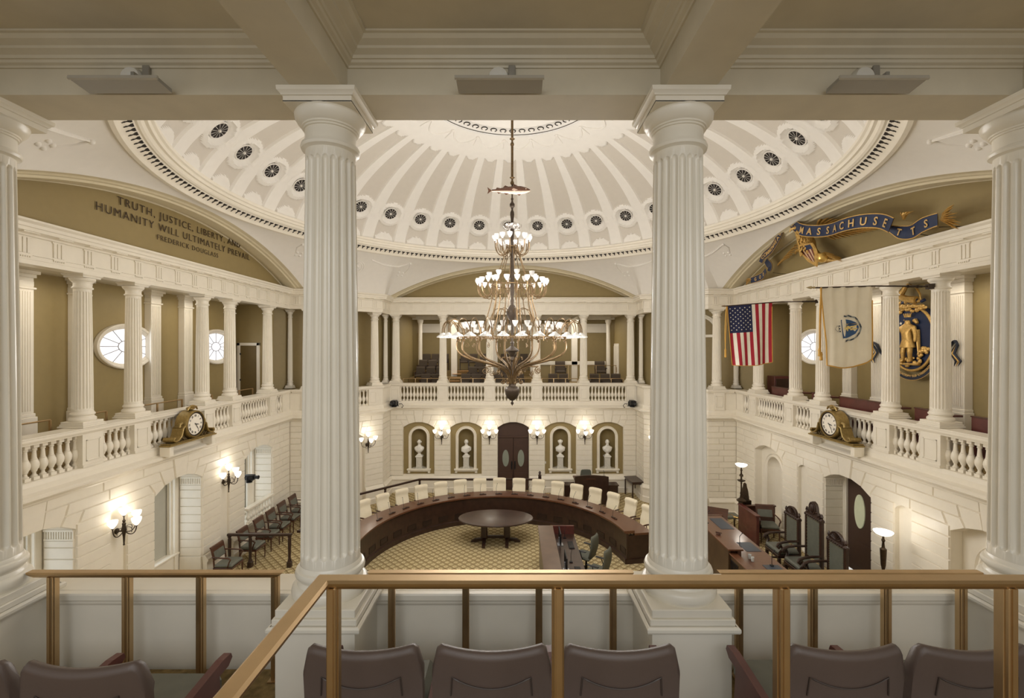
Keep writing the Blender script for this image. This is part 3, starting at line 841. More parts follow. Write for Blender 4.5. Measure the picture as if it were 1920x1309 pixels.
def column_parts(t, m, scale=1.0, nf=20, hi=True):
    k = scale; seg = 48 if hi else 24
    p = MB()
    p.box(-.215*k, -.215*k, .07, .215*k, .215*k, .115, 0, .004); p.box(-.228*k, -.228*k, .035, .228*k, .228*k, .07, 0, .004)
    q = .232*k; p.sweep([(-q, -q), (-q, q), (q, q), (q, -q)], [(0, 0), (.012, .003), (.016, .012), (.016, .026), (.008, .036), (0, .036)], closed=True)
    p.box(-q+.004, -q+.004, .0, q-.004, q-.004, .034)
    p.build('plinth', m, t)
    b = MB(); b.lathe([(.16*k, .113), (.196*k, .113), (.206*k, .130), (.209*k, .148), (.204*k, .172), (.192*k, .186), (.180*k, .19), (.178*k, .198), (.168*k, .21), (.170*k, .222), (.178*k, .224),
                       (.188*k, .236), (.190*k, .250), (.184*k, .266), (.172*k, .272), (.170*k, .284), (.163*k, .295)], seg)
    b.build('base', m, t)
    fluted(.162*k, .136*k, .29, 2.645, nf).build('shaft', m, t, sharp=60)
    c = MB(); c.lathe([(.134*k, 2.64), (.140*k, 2.645), (.158*k, 2.652), (.163*k, 2.666), (.158*k, 2.681), (.142*k, 2.688), (.139*k, 2.70), (.139*k, 2.758), (.148*k, 2.760), (.148*k, 2.770), (.156*k, 2.772), (.156*k, 2.782),
                       (.163*k, 2.785), (.180*k, 2.802), (.192*k, 2.824), (.195*k, 2.842), (.188*k, 2.856), (.1*k, 2.856)], seg)
    a = .186*k
    c.sweep([(-a, -a), (-a, a), (a, a), (a, -a)], [(-.1, 2.853), (0, 2.853), (0, 2.885), (.008, 2.888), (.012, 2.898), (.024, 2.908), (.026, 2.93), (-.1, 2.93)], closed=True)
    c.box(-a+.02, -a+.02, 2.857, a-.02, a-.02, 2.925); c.box(-a, -a, 2.8545, a, a, 2.86); c.build('capital', m, t); return t
col0 = column_parts(thing('fluted_column', 'tall fluted white column standing left of centre on our gallery parapet', 'column', (-1.01, -8.4, ZRAIL), 0, 'fluted columns along our own gallery'), COLW)
ped = MB()
ped.box(-.213, -.213, ZG-ZRAIL, .213, .213, .0); pedo = ped.build('pedestal', COLW, col0)
def col(x, y, label, group, rz=0, src=None):
    o = dup(src or colb, (x, y, ZRAIL), rz, label, group); return o
colb = column_parts(thing('fluted_column', 'white fluted column at the left end of the back gallery', 'column', (-5.04, 8.5, ZRAIL), 0, 'fluted columns across the back gallery'), WHITE, 1.0, 20, False)
dup(col0, (1.01, -8.4, ZRAIL), 0, 'tall fluted white column standing right of centre on our gallery parapet')
dup(col0, (-3.04, -8.4, ZRAIL), 0, 'big white fluted column cut by the left edge of the photo')
dup(col0, (3.04, -8.4, ZRAIL), 0, 'big white fluted column cut by the right edge of the photo')
for x, l in ((-3.02, 'white fluted column of the back gallery left of the chandelier'), (-1.01, 'white fluted column of the back gallery seen just left behind the chandelier stem'), (1.01, 'white fluted column of the back gallery seen just right behind the chandelier stem'), (3.02, 'white fluted column of the back gallery right of the chandelier'), (5.04, 'white fluted column at the right end of the back gallery')):
    col(x, 8.5, l, 'fluted columns across the back gallery')
gl = 'fluted columns along the left gallery'; gr = 'fluted columns along the right gallery'
for y, l in ((-2.27, 'large fluted white column on the left gallery, nearest to us before the big oval window'), (-1.1, 'fluted white column crossing the big oval window in the left gallery'), (1.1, 'fluted white column at the near edge of the smaller oval window, left gallery'), (2.27, 'fluted white column between the small oval window and the doorway, left gallery'), (4.3, 'fluted white column just beyond the doorway in the left gallery')):
    col(-8.28, y, l, gl)
for y, l in ((-2.27, 'fluted white column right of the gold coat of arms, right gallery'), (-1.1, 'fluted white column between the white flag and the gold coat of arms'), (1.1, 'fluted white column partly covered by the left edge of the white state flag'), (2.27, 'fluted white column between the two hanging flags'), (4.3, 'fluted white column partly hidden under the striped flag')):
    col(8.28, y, l, gr)
gc = 'fluted columns on the cut corners'
col(7.49, 5.68, 'fluted white column on a panelled pier left of the striped flag', gc)
col(-7.49, 5.68, 'fluted white corner column hidden by the big left foreground column', gc)
col(-5.62, 7.40, 'fluted white corner column beside the arched opening, left rear corner', gc, pi/4)
thin = column_parts(thing('slender_column', 'slender white fluted column in the left rear corner behind the parapet', 'column', (-5.50, 8.55, ZRAIL), 0, 'slender corner columns'), WHITE, .55, 16, False)
thin2 = dup(thin, (-8.36, 6.0, ZRAIL), 0, 'slender white fluted column past the doorway at the end of the left gallery')
dup(thin, (8.36, 6.0, ZRAIL), 0, 'slender white fluted column under the striped flag'); dup(thin, (5.50, 8.55, ZRAIL), 0, 'slender white fluted column in the right rear corner of the chamber')

# ---------------------------------------------------------------- balustrades
def baluster_mesh():
    b = MB(); h = .50
    b.box(-.05, -.05, 0, .05, .05, .05); b.box(-.045, -.045, .55, .045, .045, .62)
    b.lathe([(r*1.12, z) for r, z in [(.040, .05), (.044, .06), (.044, .07), (.028, .085), (.022, .115), (.028, .135), (.034, .14), (.034, .15), (.040, .165), (.056, .20), (.062, .24), (.060, .28), (.048, .325), (.040, .345), (.042, .355), (.034, .36),
             (.030, .40), (.026, .46), (.024, .50), (.030, .505), (.034, .515), (.034, .525), (.026, .53), (.030, .54), (.040, .55)]], 14)
    return b
bal0 = None
RAILP = [(-.27, 4.50), (.04, 4.50), (.045, 4.52), (.06, 4.535), (.075, 4.56), (.075, 4.60), (.085, 4.61), (.085, ZRAIL), (-.30, ZRAIL), (-.30, 4.61), (-.27, 4.60)]
def balustrade(name, label, segs):
    """segs: list of (A, B, pedestals [(u, w)], solids [(u0, u1)], openings [(u0, u1, n)])"""
    global bal0
    t = thing(name, label, 'balustrade', (0, 0, 0), 0, 'white balustrades round the chamber')
    path = [segs[0][0]]+[s[1] for s in segs]
    r = MB(); r.sweep(path, RAILP); r.build('handrail', WHITE, t)
    for A, B, peds, sols, ops in segs:
        T, L = frame(A, B)
        for u, w_ in peds:
            p = MB(); p.T = T
            p.box(u-w_/2, -.24, 3.88, u+w_/2, .045, 4.5); p.box(u-w_/2-.0, .045, 3.88, u+w_/2, .06, 3.93)
            a, b, z0, z1 = u-w_/2+.07, u+w_/2-.07, 3.99, 4.40
            for q in ((a, z0, b, z0+.025), (a, z1-.025, b, z1), (a, z0, a+.025, z1), (b-.025, z0, b, z1)): p.box(q[0], .045, q[1], q[2], .058, q[3], 0, .004)
            p.build('pedestal', WHITE, t)
        if sols:
            for a, b in sols: p = MB(); p.T = T; p.box(a, -.20, 3.88, b, .0, 4.5); p.build('solid_panel', WHITE, t)
        for a, b, n in ops:
            
            if abs(A[0]) < 8: p = MB(); p.T = T; p.box(a, -.235, 3.88, b, -.215, 4.5); p.build('backing_board', OLIVED, t)
            pit = (b-a)/n
            for i in range(n+1):
                u = a+i*pit
                wpos = T @ Vector((u, -.10, 3.88))
                if bal0 is None: bal0 = baluster_mesh().build('baluster', WHITE, t); bal0.location = wpos
                else: inst(bal0, t, wpos)
    return t
def side_segs(y0, y1, sgn):
    """openings along a side wall, in u measured from y0 towards y1"""
    pass
w = .43
def mk_side(A, B, sgn):
    f = lambda y: (y+5.5) if sgn > 0 else (5.5-y)
    cols = [-4.3, -2.27, -1.1, 1.1, 2.27, 4.3]
    peds = [(f(y), w) for y in cols]
    def op(y0, y1, n):
        a, b = f(y0), f(y1); return (min(a, b)+w/2, max(a, b)-w/2, n)
    ops = [op(-4.3, -2.27, 11), op(-2.27, -1.1, 5), op(-1.1, 1.1, 12), op(1.1, 2.27, 5), op(2.27, 4.3, 11), (f(4.3)+w/2, f(4.3)+w/2+.48, 3) if sgn > 0 else (f(4.3)-w/2-.48, f(4.3)-w/2, 3)]
    so = [(f(5.0), f(5.5)) if sgn > 0 else (f(5.5), f(5.0))]
    so += [(f(-5.5), f(-4.5)) if sgn > 0 else (f(-4.5), f(-5.5))]
    return (A, B, peds, so, ops)
LR = frame(F[4], F[5])[1]; LC = frame(F[5], F[6])[1]; LT = frame(F[6], F[7])[1]
balustrade('balustrade', 'white balustrade of the right gallery with a round clock in front', [mk_side(F[3], F[4], 1)])
balustrade('balustrade', 'white balustrade of the left gallery with a round clock in front', [mk_side(F[11], F[12], -1)])
pb = [5.25-x for x in (5.04, 3.02, 1.01, -1.01, -3.02, -5.04)]
ops = [(pb[i]+w/2, pb[i+1]-w/2, 11) for i in range(5)]
balustrade('balustrade', 'white balustrade across the back gallery under the chandelier', [(F[7], F[8], [(u, w) for u in pb], [], ops)])
balustrade('balustrade', 'short white balustrade round the right rear corner of the chamber', [((8.03, 5.5), F[5], [(.54, .38)], [(-.085, .35), (.73, LR-.09)], []), (F[5], F[6], [(.42, .38), (LC-.42, .38)], [(0, .23), (LC-.23, LC)], [(.61, LC-.61, 9)]), (F[6], (5.25, 8.27), [], [(0, LT-.09)], [])])
balustrade('balustrade', 'short white balustrade round the left rear corner of the chamber', [((-5.25, 8.27), F[9], [], [(-.085, LT-.09)], []), (F[9], F[10], [(.42, .38), (LC-.42, .38)], [(0, .23), (LC-.23, LC)], [(.61, LC-.61, 9)]), (F[10], (-8.03, 5.5), [(LR-.63, .38)], [(0, LR-.82), (LR-.44, LR-.005)], [])])
mb = MB()                                               # near corners, plain parapet
mb.sweep([F[0], F[1], F[2], F[3]], RAILP); mb.sweep([F[12], F[13], F[14], F[15]], RAILP)
for A, B in ((F[0], F[1]), (F[1], F[2]), (F[2], F[3]), (F[12], F[13]), (F[13], F[14]), (F[14], F[15])):
    mb.T, L = frame(A, B); mb.box(0, -.2, 3.88, L, 0, 4.5)
struct(mb.build('trim_6', WHITE))

# ---------------------------------------------------------------- galleries round the room
mb = MB()
mb.box(-9.9, -8.3, ZG-.3, -8.355, 9.2, ZG); mb.box(8.355, -8.3, ZG-.3, 9.9, 9.2, ZG)
for s in (-1, 1): mb.prism([(s*8.25, 5.8), (s*8.25, 9.3), (s*5.5, 9.3), (s*5.5, 7.45), (s*7.3, 5.8)], ZG-.3, ZG, 'xy')
struct(mb.build('floor_galleries', CARPG))
mb = MB()
mb.box(-9.9, -8.3, 7.66, -8.35, 9.2, 7.8); mb.box(8.35, -8.3, 7.66, 9.9, 9.2, 7.8)
for s in (-1, 1): mb.prism([(s*8.36, 5.8), (s*8.36, 9.5), (s*5.5, 9.5), (s*5.5, 7.45), (s*7.3, 5.8)], 7.66, 7.8, 'xy')
struct(mb.build('ceiling_galleries', CEILM))
GW = 9.65
def gallery_wall(s, nm):
    mb = MB(); mb.box(s*GW, -8.3, ZG-.1, s*(GW+.15), 5.0, 7.7)
    mb.box(s*GW, 4.85, ZG-.1, s*8.45, 5.0, 7.7)
    return struct(mb.build('wall_gallery_%s' % nm, OLIVE))
gallery_wall(-1, 'left'); gallery_wall(1, 'right')
for s, nm in ((-1, 'left'), (1, 'right')):
    mb = MB(); A = (s*9.55, 5.0); B = (s*5.2, 9.35)
    A, B = ((A, B) if s < 0 else (B, A))
    T, L = frame(B, A) if s < 0 else frame(B, A)
    mb.T = T; mb.box(0, -.12, ZG-.1, L, 0, 7.7)
    struct(mb.build('wall_rear_corner_%s' % nm, OLIVE))
    # arched opening with white trim on the diagonal
    c = L/2+(.10 if s < 0 else -.10); a = MB(); a.T = T; hw = .62
    d0, d1 = (.0, .06)
    n_ = a
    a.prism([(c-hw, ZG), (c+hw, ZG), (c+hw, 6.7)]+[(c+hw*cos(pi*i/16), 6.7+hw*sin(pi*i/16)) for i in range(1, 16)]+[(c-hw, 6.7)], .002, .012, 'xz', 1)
    P = [(hw, 6.72)]+[(hw*cos(pi*i/20), 6.72+hw*sin(pi*i/20)) for i in range(21)]+[(-hw, 6.72)]
    prof = [(0, .0), (0, .05), (.4, .07), (.6, .05), (.9, .09), (1, .06), (1, 0)]; k = len(prof); vs = []
    for x, z in P:
        nx, nz = x/hw, (z-6.72)/hw
        l_ = sqrt(nx*nx+nz*nz) or 1; nx /= l_; nz /= l_
        for t_, dd in prof: vs.append((c+x+nx*t_*.16, dd, z+nz*t_*.16))
    a.add(vs, [(i*k+q, (i+1)*k+q, (i+1)*k+q+1, i*k+q+1) for i in range(len(P)-1) for q in range(k-1)])
    for q in (-1, 1): a.box(c+q*(hw-.02), 0, 6.55, c+q*(hw+.2), .09, 6.72, 0, .01)
    a.box(c-hw, .0, 6.56, c+hw, .05, 6.66, 0)
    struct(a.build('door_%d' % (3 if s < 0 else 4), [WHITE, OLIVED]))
# doorway in the end wall of the left gallery
d = MB(); x0, x1 = -9.54, -8.92
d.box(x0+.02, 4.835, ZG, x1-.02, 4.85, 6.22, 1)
d.box(x0-.08, 4.80, ZG, x0+.02, 4.86, 6.32, 0, .008); d.box(x1-.02, 4.80, ZG, x1+.08, 4.86, 6.32, 0, .008); d.box(x0-.08, 4.80, 6.22, x1+.08, 4.86, 6.32, 0, .008)
d.box(x0+.02, 4.80, 5.0, x0+.05, 4.83, 5.06, 2); d.box(x0+.02, 4.80, 5.9, x0+.05, 4.83, 5.96, 2)
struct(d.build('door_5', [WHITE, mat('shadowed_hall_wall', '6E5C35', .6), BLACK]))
# pilasters on the gallery walls
def pilaster(s, y, w_=.34, fl=False):
    mb = MB(); x = s*GW; X = s*(GW-.18)
    mb.box(x, y-w_/2, 4.85, X, y+w_/2, 7.36, 0, .006)
    mb.box(x, y-w_/2-.04, ZG, s*(GW-.22), y+w_/2+.04, 4.78, 0, .01); mb.box(x, y-w_/2-.02, 4.78, s*(GW-.20), y+w_/2+.02, 4.85, 0, .01)
    mb.box(x, y-w_/2-.03, 7.30, s*(GW-.21), y+w_/2+.03, 7.34, 0, .008)
    for i, e in enumerate((.0, .03, .07)): mb.box(x, y-w_/2-e, 7.46+i*.07, s*(GW-.18-e), y+w_/2+e, 7.53+i*.07, 0, .006)
    mb.box(x, y-w_/2, 7.36, X, y+w_/2, 7.46)
    for i in range(6):
        yy = y-w_/2+.03+i*(w_-.06)/6; mb.box(X, yy, 4.9, X-s*.012, yy+.03, 7.25)
    return mb
PG = []
for s, nm in ((-1, 'left'), (1, 'right')):
    mb = None
    for y in ((-4.3, -2.2, -1.0, 1.05, 2.25, 4.3) if s < 0 else (-4.3, -2.5, -1.36, .80, 1.85, 4.3)):
        m_ = pilaster(s, y); o = struct(m_.build('trim_%d' % (7 if s < 0 else 8), WHITE))
# oval windows
def oval(s, y, nm):
    win = MB(); x = s*(GW-.01); rw, rh = .86, .565
    prof = [(1.0, .0), (1.0, .09), (.97, .11), (.92, .10), (.90, .07), (.86, .06), (.84, .02), (.82, .015)]
    n = 48; vs = []; k = len(prof)
    for i in range(n):
        a = 2*pi*i/n
        for q, dd in prof: vs.append((x-s*dd, y+cos(a)*(rw-(1-q)*.75), 6.18+sin(a)*(rh-(1-q)*.75)))
    win.add(vs, [(i*k+q, ((i+1) % n)*k+q, ((i+1) % n)*k+q+1, i*k+q+1) for i in range(n) for q in range(k-1)], 0, True)
    o = struct(win.build('window_%s' % nm, WHITE))
    p = MB(); p.prism([(y+.73*cos(2*pi*i/48), 6.18+.435*sin(2*pi*i/48)) for i in range(48)], x-s*.002, x-s*.012, 'yz'); struct(p.build('window_pane', SKYP, o))
    g = MB(); X = x-s*.018
    g.tube([(X, y+.22*cos(2*pi*i/24), 6.18+.14*sin(2*pi*i/24)) for i in range(24)], .009, 5, 0, False, True)
    for i in range(12):
        a = 2*pi*i/12; g.tube([(X, y+.22*cos(a), 6.18+.14*sin(a)), (X, y+.74*cos(a), 6.18+.44*sin(a))], .008, 5)
    struct(g.build('glazing_bar', mat('grey_glazing_bar', '8E8B86', .5), o))
oval(-1, .28, '4'); oval(-1, 3.70, '5'); oval(1, 3.45, '6')

# ---------------------------------------------------------------- back gallery room
mb = MB(); mb.box(-5.35, 8.60, ZG-.3, 5.35, 13.5, ZG); struct(mb.build('floor_back_gallery', CARPG))
mb = MB(); mb.box(-5.4, 8.62, 7.75, 5.4, 13.5, 7.9)
for x in (-3.02, -1.01, 1.01, 3.02): mb.box(x-.14, 8.62, 7.56, x+.14, 13.3, 7.76); mb.box(x-.2, 8.62, 7.68, x+.2, 13.3, 7.76)
mb.box(-5.1, 11.85, 7.56, 5.1, 12.1, 7.76); mb.box(-5.1, 8.8, 7.66, -4.9, 13.3, 7.76); mb.box(4.9, 8.8, 7.66, 5.1, 13.3, 7.76)
struct(mb.build('ceiling_back_gallery', CEILM))
mb = MB(); mb.box(-5.3, 8.75, ZG, -5.1, 13.4, 7.8); mb.box(5.1, 8.75, ZG, 5.3, 13.4, 7.8); mb.box(-5.3, 13.3, ZG, 5.3, 13.45, 7.8)
struct(mb.build('wall_back_gallery', OLIVE))
mb = MB(); mb.box(-5.1, 13.2, 7.3, 5.1, 13.3, 7.42, 0, .01); mb.box(-5.1, 13.23, 6.95, 5.1, 13.3, 7.3)
for x in (-3.0, -.95, 1.0, 3.08): mb.box(x-.15, 11.9, ZG, x+.15, 12.1, 7.56, 0, .01); mb.box(x-.2, 11.86, 7.4, x+.2, 12.14, 7.56, 0, .01)
for x in (-4.72, 4.80): mb.lathe([(.13, 4.15), (.13, 4.6), (.11, 4.62), (.10, 7.3), (.12, 7.32), (.11, 7.36), (.15, 7.45), (.16, 7.56)], 20, (x, 11.98, 0))
struct(mb.build('trim_9', WHITE))
d = MB(); d.box(5.06, 10.9, ZG, 5.1, 11.9, 6.35, 0, .01); d.box(5.03, 10.98, ZG, 5.07, 11.82, 6.25, 0, .02); d.box(5.0, 11.1, 4.95, 5.04, 11.16, 5.2, 1)
struct(d.build('door_6', [WHITE, BRASS]))

# ---------------------------------------------------------------- our own gallery: floor, parapet, beams, ceiling
mb = MB(); mb.box(-8, -9.47, ZG-.15, 8, -8.25, ZG+.07); mb.box(-8, -14.5, 4.35, 8, -9.47, 4.5)
struct(mb.build('floor_front_gallery', CARPG))
mb = MB(); mb.box(-8, -8.215, 3.5, 8, -8.01, 4.55)
for y, s in ((-8.215, -1),):
    pr = [(0, 4.545), (.012, 4.552), (.02, 4.567), (.022, 4.58), (.03, 4.59), (.03, 4.62), (.025, ZRAIL), (-.1, ZRAIL)]
    mb.sweep([(-8, y), (8, y)], [(-o, z) for o, z in pr])
mb.box(-8, -8.21, 4.6, 8, -7.985, ZRAIL+.002, 0, .01)
struct(mb.build('wall_parapet', WHITE))
mb = MB(); ya, yb = -8.513, -8.23
mb.box(-9, ya, ZARC, 9, yb, 7.95); mb.box(-9, -8.23, 7.9, 9, -8.0, ZCOR)
CR = [(.0, 7.705), (.010, 7.705), (.014, 7.715), (.03, 7.722), (.036, 7.735), (.045, 7.737), (.05, 7.752), (.075, 7.765), (.082, 7.768), (.086, 7.780), (.12, 7.795), (.135, 7.812), (.15, 7.815), (.15, 7.83)]
xs = [-9, -3.17, -2.89, -1.148, -.874, .874, 1.148, 2.89, 3.17, 9]
struct(mb.build('trim_10', CEILM))
mb = MB()
for xc in (-3.03, -1.01, 1.01, 3.03): mb.box(xc-.137, -14.5, ZARC, xc+.137, ya, 7.95)
for a, b in ((-5.0, -3.167), (-2.893, -1.147), (-.873, .873), (1.147, 2.893), (3.167, 5.0)):
    mb.sweep([(a, -14.4), (a, ya), (b, ya), (b, -14.4)][::-1], CR, capends=False)
struct(mb.build('trim_11', CEILM))
mb = MB(); mb.box(-9, -14.5, 7.825, 9, -8.3, 8.0); struct(mb.build('ceiling_front_gallery', CEILM))

# bronze railings
RP = [(-.029, 0), (-.026, -.010), (-.018, -.022), (.018, -.022), (.026, -.010), (.029, 0), (.02, .007), (-.02, .007)]
def rail_bar(mb, A, B, z, ex=0.0):
    """hand rail of flattened section from A to B (plan points), ends cut slantwise"""
    A = Vector(A); B = Vector(B); d = (B-A).normalized(); n = Vector((-d.y, d.x)); k = len(RP); vs = []
    for P, s in ((A, -1), (B, 1)):
        for o, h in RP:
            e = d*(s*ex*((h+.022)/.030)); q = P+n*o+e; vs.append((q.x, q.y, z+h))
    mb.add(vs, [(i, (i+1) % k, k+(i+1) % k, k+i) for i in range(k)]+[tuple(range(k))[::-1], tuple(range(k, 2*k))])
def post(x, y, z0, z1):
    p = MB(); p.box(x-.016, y-.026, z0, x+.016, y+.026, z1, 0, .003); p.box(x-.020, y-.012, z0, x+.020, y+.012, z1, 0, .002); p.box(x-.008, y-.03, z0, x+.008, y+.03, z1)
    p.box(x-.03, y-.04, z0, x+.03, y+.04, z0+.008); return p
for x0, x1, xs, l in ((-2.80, -1.36, (-2.70, -2.255, -1.815, -1.37), 'low bronze railing behind the left stretch of parapet'), (-.77, .725, (-.675, -.232, .205, .648), 'low bronze railing between the two middle foreground columns'), (1.32, 2.80, (1.40, 1.842, 2.28, 2.73), 'low bronze railing behind the right stretch of parapet')):
    t = thing('bronze_railing', l, 'railing', (0, 0, 0), 0, 'low bronze railings along the parapet')
    r = MB(); rail_bar(r, (x0, -8.33), (x1, -8.33), 4.806, .045); r.build('handrail', BRONZE, t)
    for x in xs: post(x, -8.33, ZG+.07, 4.788).build('post', BRONZE, t)
t = thing('gallery_guard_rail', 'nearer bronze guard rail turning a corner, running in front of the seat row', 'railing', (0, 0, 0))
r = MB(); r.sweep([(-.575, -10.95), (-.575, -9.54), (2.35, -9.54)], [(o, 5.380+h) for o, h in RP]+[(RP[0][0], 5.380)]); r.build('handrail', BRONZE, t)
for x in (-.54, .203, .945, 1.69, 2.3): post(x, -9.54, 4.5, 5.362).build('post', BRONZE, t)
post(-.575, -10.9, 4.5, 5.362).build('post', BRONZE, t)
# slim rails standing behind the other parapets
def slim(pts, z0, z1, n, label, pitch=.8):
    t = thing('slim_gold_railing', label, 'railing', (0, 0, 0), 0, 'slim gold railings behind the gallery parapets')
    r = MB(); r.tube([(x, y, z1) for x, y in pts], .016, 6); r.build('handrail', BRONZE, t)
    A, B = Vector(pts[0]), Vector(pts[-1])
    for i in range(n+1):
        q = A.lerp(B, i/n); p = MB(); p.box(q.x-.016, q.y-.016, z0, q.x+.016, q.y+.016, z1); p.build('post', BRONZE, t)
for y0, y1, l in ((-4.0, -2.55, 'slim gold rail behind the left parapet, first stretch at the left edge'), (-2.0, -1.38, 'slim gold rail behind the left parapet in the bay before the big oval window'), (-.82, .82, 'slim gold rail behind the left parapet above the clock'), (1.38, 2.0, 'slim gold rail behind the left parapet under the smaller oval window'), (2.55, 4.02, 'slim gold rail behind the left parapet in front of the doorway')):
    slim([(-8.62, y0), (-8.62, y1)], ZG, 4.80, max(1, int((y1-y0)/.55)), l)
for a, b, l in ((-4.8, -3.25, 'leftmost'), (-2.8, -1.25, 'second from left'), (-.8, .8, 'middle'), (1.25, 2.8, 'second from right'), (3.25, 4.8, 'rightmost')):
    slim([(a, 8.86), (b, 8.86)], ZG, 4.80, 3, 'slim gold rail in the %s bay of the back gallery' % l)
def skin_mesh(mb, vs, es, rad, lev=2, m=0, xf=None):
    me = bpy.data.meshes.new('s'); me.from_pydata(vs, es, []); o = bpy.data.objects.new('s', me); C.objects.link(o)
    md = o.modifiers.new('k', 'SKIN'); md.use_smooth_shade = True
    if not me.skin_vertices: 
        pass
    sv = me.skin_vertices[0].data if me.skin_vertices else None
    if sv:
        for i, r in enumerate(rad): sv[i].radius = (r, r) if not isinstance(r, tuple) else r
        sv[0].use_root = True
    o.modifiers.new('u', 'SUBSURF').levels = lev
    bpy.context.view_layer.update(); dg = bpy.context.evaluated_depsgraph_get(); e = o.evaluated_get(dg); m2 = e.to_mesh()
    V = [tuple(v.co) for v in m2.vertices]; V = [xf(*v) for v in V] if xf else V
    mb.add(V, [tuple(p.vertices) for p in m2.polygons], m, True); e.to_mesh_clear(); bpy.data.objects.remove(o)

# ---------------------------------------------------------------- slim metal panels hung on our beam
def make_panel():
    t = thing('radiant_panel', 'slim grey metal panel fixture hung on the beam above the middle of the view', 'fixture', (0, 0, 0), 0, 'slim metal panels on the beam')
    b = MB(); b.prism([(-.035, -.052), (-.04, -.030), (-.14, -.022), (-.145, -.040)], -.228, .228, 'yz'); b.build('housing', GREYM, t)
    f = MB(); f.prism([(-.145, -.042), (-.14, -.022), (-.152, -.020), (-.156, -.038)], -.235, .235, 'yz')
    for x in (-.2, -.1, 0, .1, .2): f.lathe([(.004, 0), (.004, .004), (.0001, .005)], 8, (x, -.10, -.026), 0)
    f.build('lip', mat('pale_grey_metal', 'B4AFA4', .4, .2), t)
    d = MB(); d.lathe([(.06, 0), (.06, .01), (.05, .035), (.02, .048), (.0001, .05)], 24, (-.01, 0, .045), 0, True, 'y'); d.build('junction_cover', WPLAS, t)
    k = MB(); k.box(.045, -.02, .02, .085, 0, .115, 0, .004); k.tube([(.065, -.01, .06), (.05, -.05, .03), (.055, -.08, -.01)], .008, 6); k.box(.052, -.10, -.03, .07, -.02, .03); k.build('bracket', GREYM, t)
    return t
pn = make_panel(); pn.location = (-.02, -8.513, 7.60)
dup(pn, (-2.05, -8.513, 7.60), 0, 'slim grey metal panel fixture on the beam over the left bay'); dup(pn, (2.0, -8.513, 7.60), 0, 'slim grey metal panel fixture on the beam over the right bay')

# ---------------------------------------------------------------- gallery seats in the foreground
def loft(mb, loops, m=0, smooth=True, closed_ends=True):
    n = len(loops[0]); vs = [p for l in loops for p in l]
    fs = [(i*n+k, i*n+(k+1) % n, (i+1)*n+(k+1) % n, (i+1)*n+k) for i in range(len(loops)-1) for k in range(n)]
    if closed_ends: fs += [tuple(range(n))[::-1], tuple((len(loops)-1)*n+k for k in range(n))]
    mb.add(vs, fs, m, smooth)
def make_theater_seat():
    t = thing('theater_seat', 'x', 'seat', (0, 0, 0), 0, 'brown gallery seats in the front row')
    W_ = .245
    def top(u): e = abs(u)/W_; return .765-.022*(1-e*e)-(.10*max(0, (e-.86)/.14)**2)
    b = MB(); loops = []
    N_ = 26
    for i in range(N_+1):
        u = -W_+2*W_*i/N_; e = abs(u)/W_; H = top(u); cv = .035*e*e; z0 = .16+.03*e
        th = .030
        pr = []
        for k in range(10): z = z0+(H-.03-z0)*k/9; y = -.02-.10*(z-.3)+cv-th; pr.append((u, y, z))
        yt = -.02-.10*(H-.3)+cv
        pr += [(u, yt-th+.004, H-.018), (u, yt-th+.014, H-.005), (u, yt-.008, H), (u, yt+.012, H-.006), (u, yt+.022, H-.022)]
        for k in range(9, -1, -1): z = z0+(H-.05-z0)*k/9; pr.append((u, -.02-.10*(z-.3)+cv+.012, z))
        loops.append(pr)
    loft(b, loops); b.build('back_shell', SEATB, t, sharp=70)
    r = MB(); P = []                                     # embossed arc pressed into the shell
    for i in range(21):
        u = -.16+.32*i/20; e = u/.16; z = .60+.04*e*e; y = -.02-.10*(z-.3)+.035*(u/W_)**2-.0325; P.append((u, y, z))
    P = [(-.166, P[0][1]+.008, .56)]+P+[(.166, P[-1][1]+.008, .56)]
    r.tube(P, .0035, 5); r.build('embossed_line', mat('dark_groove_brown', '3E332D', .5), t)
    c = MB(); loops = []
    for i in range(15):
        u = -.215+.43*i/14; e = abs(u)/.215; th = .05*(1-e**4)+.008; pr = []
        for k in range(8): z = .2+.47*k/7; pr.append((u, -.10*(z-.3)+.03*e*e-.005, z))
        for k in range(7, -1, -1): z = .2+.47*k/7; pr.append((u, -.10*(z-.3)+.03*e*e+th, z))
        loops.append(pr)
    loft(c, loops); c.build('back_cushion', GREENL, t)
    s = MB(); s.box(-.21, .04, .24, .21, .50, .34, 0, .03); s.build('seat_cushion', GREENL, t)
    l = MB(); l.box(-.24, .05, 0, -.215, .3, .24, 0, .01); l.box(.215, .05, 0, .24, .3, .24, 0, .01); l.build('stand', BLACK, t)
    return t
def arm_mesh():
    a = MB(); a.prism([(-.05, .44), (.30, .475), (.36, .47), (.37, .445), (.34, .42), (.0, .40), (-.05, .41)], -.018, .018, 'yz')
    a.prism([(.0, .41), (.28, .43), (.30, .2), (.28, .0), (.1, .0), (.02, .2)], -.012, .012, 'yz'); return a
seat0 = make_theater_seat()
rowy = -9.13; zf = ZG-.0
seats = [(-.565, -9.13, 'brown gallery seat behind the guard rail, left one of the three in the middle'), (-.035, -9.13, 'brown gallery seat behind the guard rail, middle one of the three in the middle'), (.495, -9.13, 'brown gallery seat behind the guard rail, right one of the three in the middle'),
         (-1.625, -9.23, 'brown gallery seat at the bottom left with a long maroon arm beside it'), (-2.155, -9.23, 'brown gallery seat cut by the bottom left corner of the photo'),
         (1.42, -9.13, 'brown gallery seat at the bottom right just right of a bronze post'), (1.945, -9.13, 'brown gallery seat at the bottom right corner behind the last bronze post')]
for i, (x, y, l) in enumerate(seats):
    o = seat0 if i == 0 else dup(seat0, (x, y, ZG), 0, l)
    o.location = (x, y, ZG+.07); o['label'] = l
arm_me = None
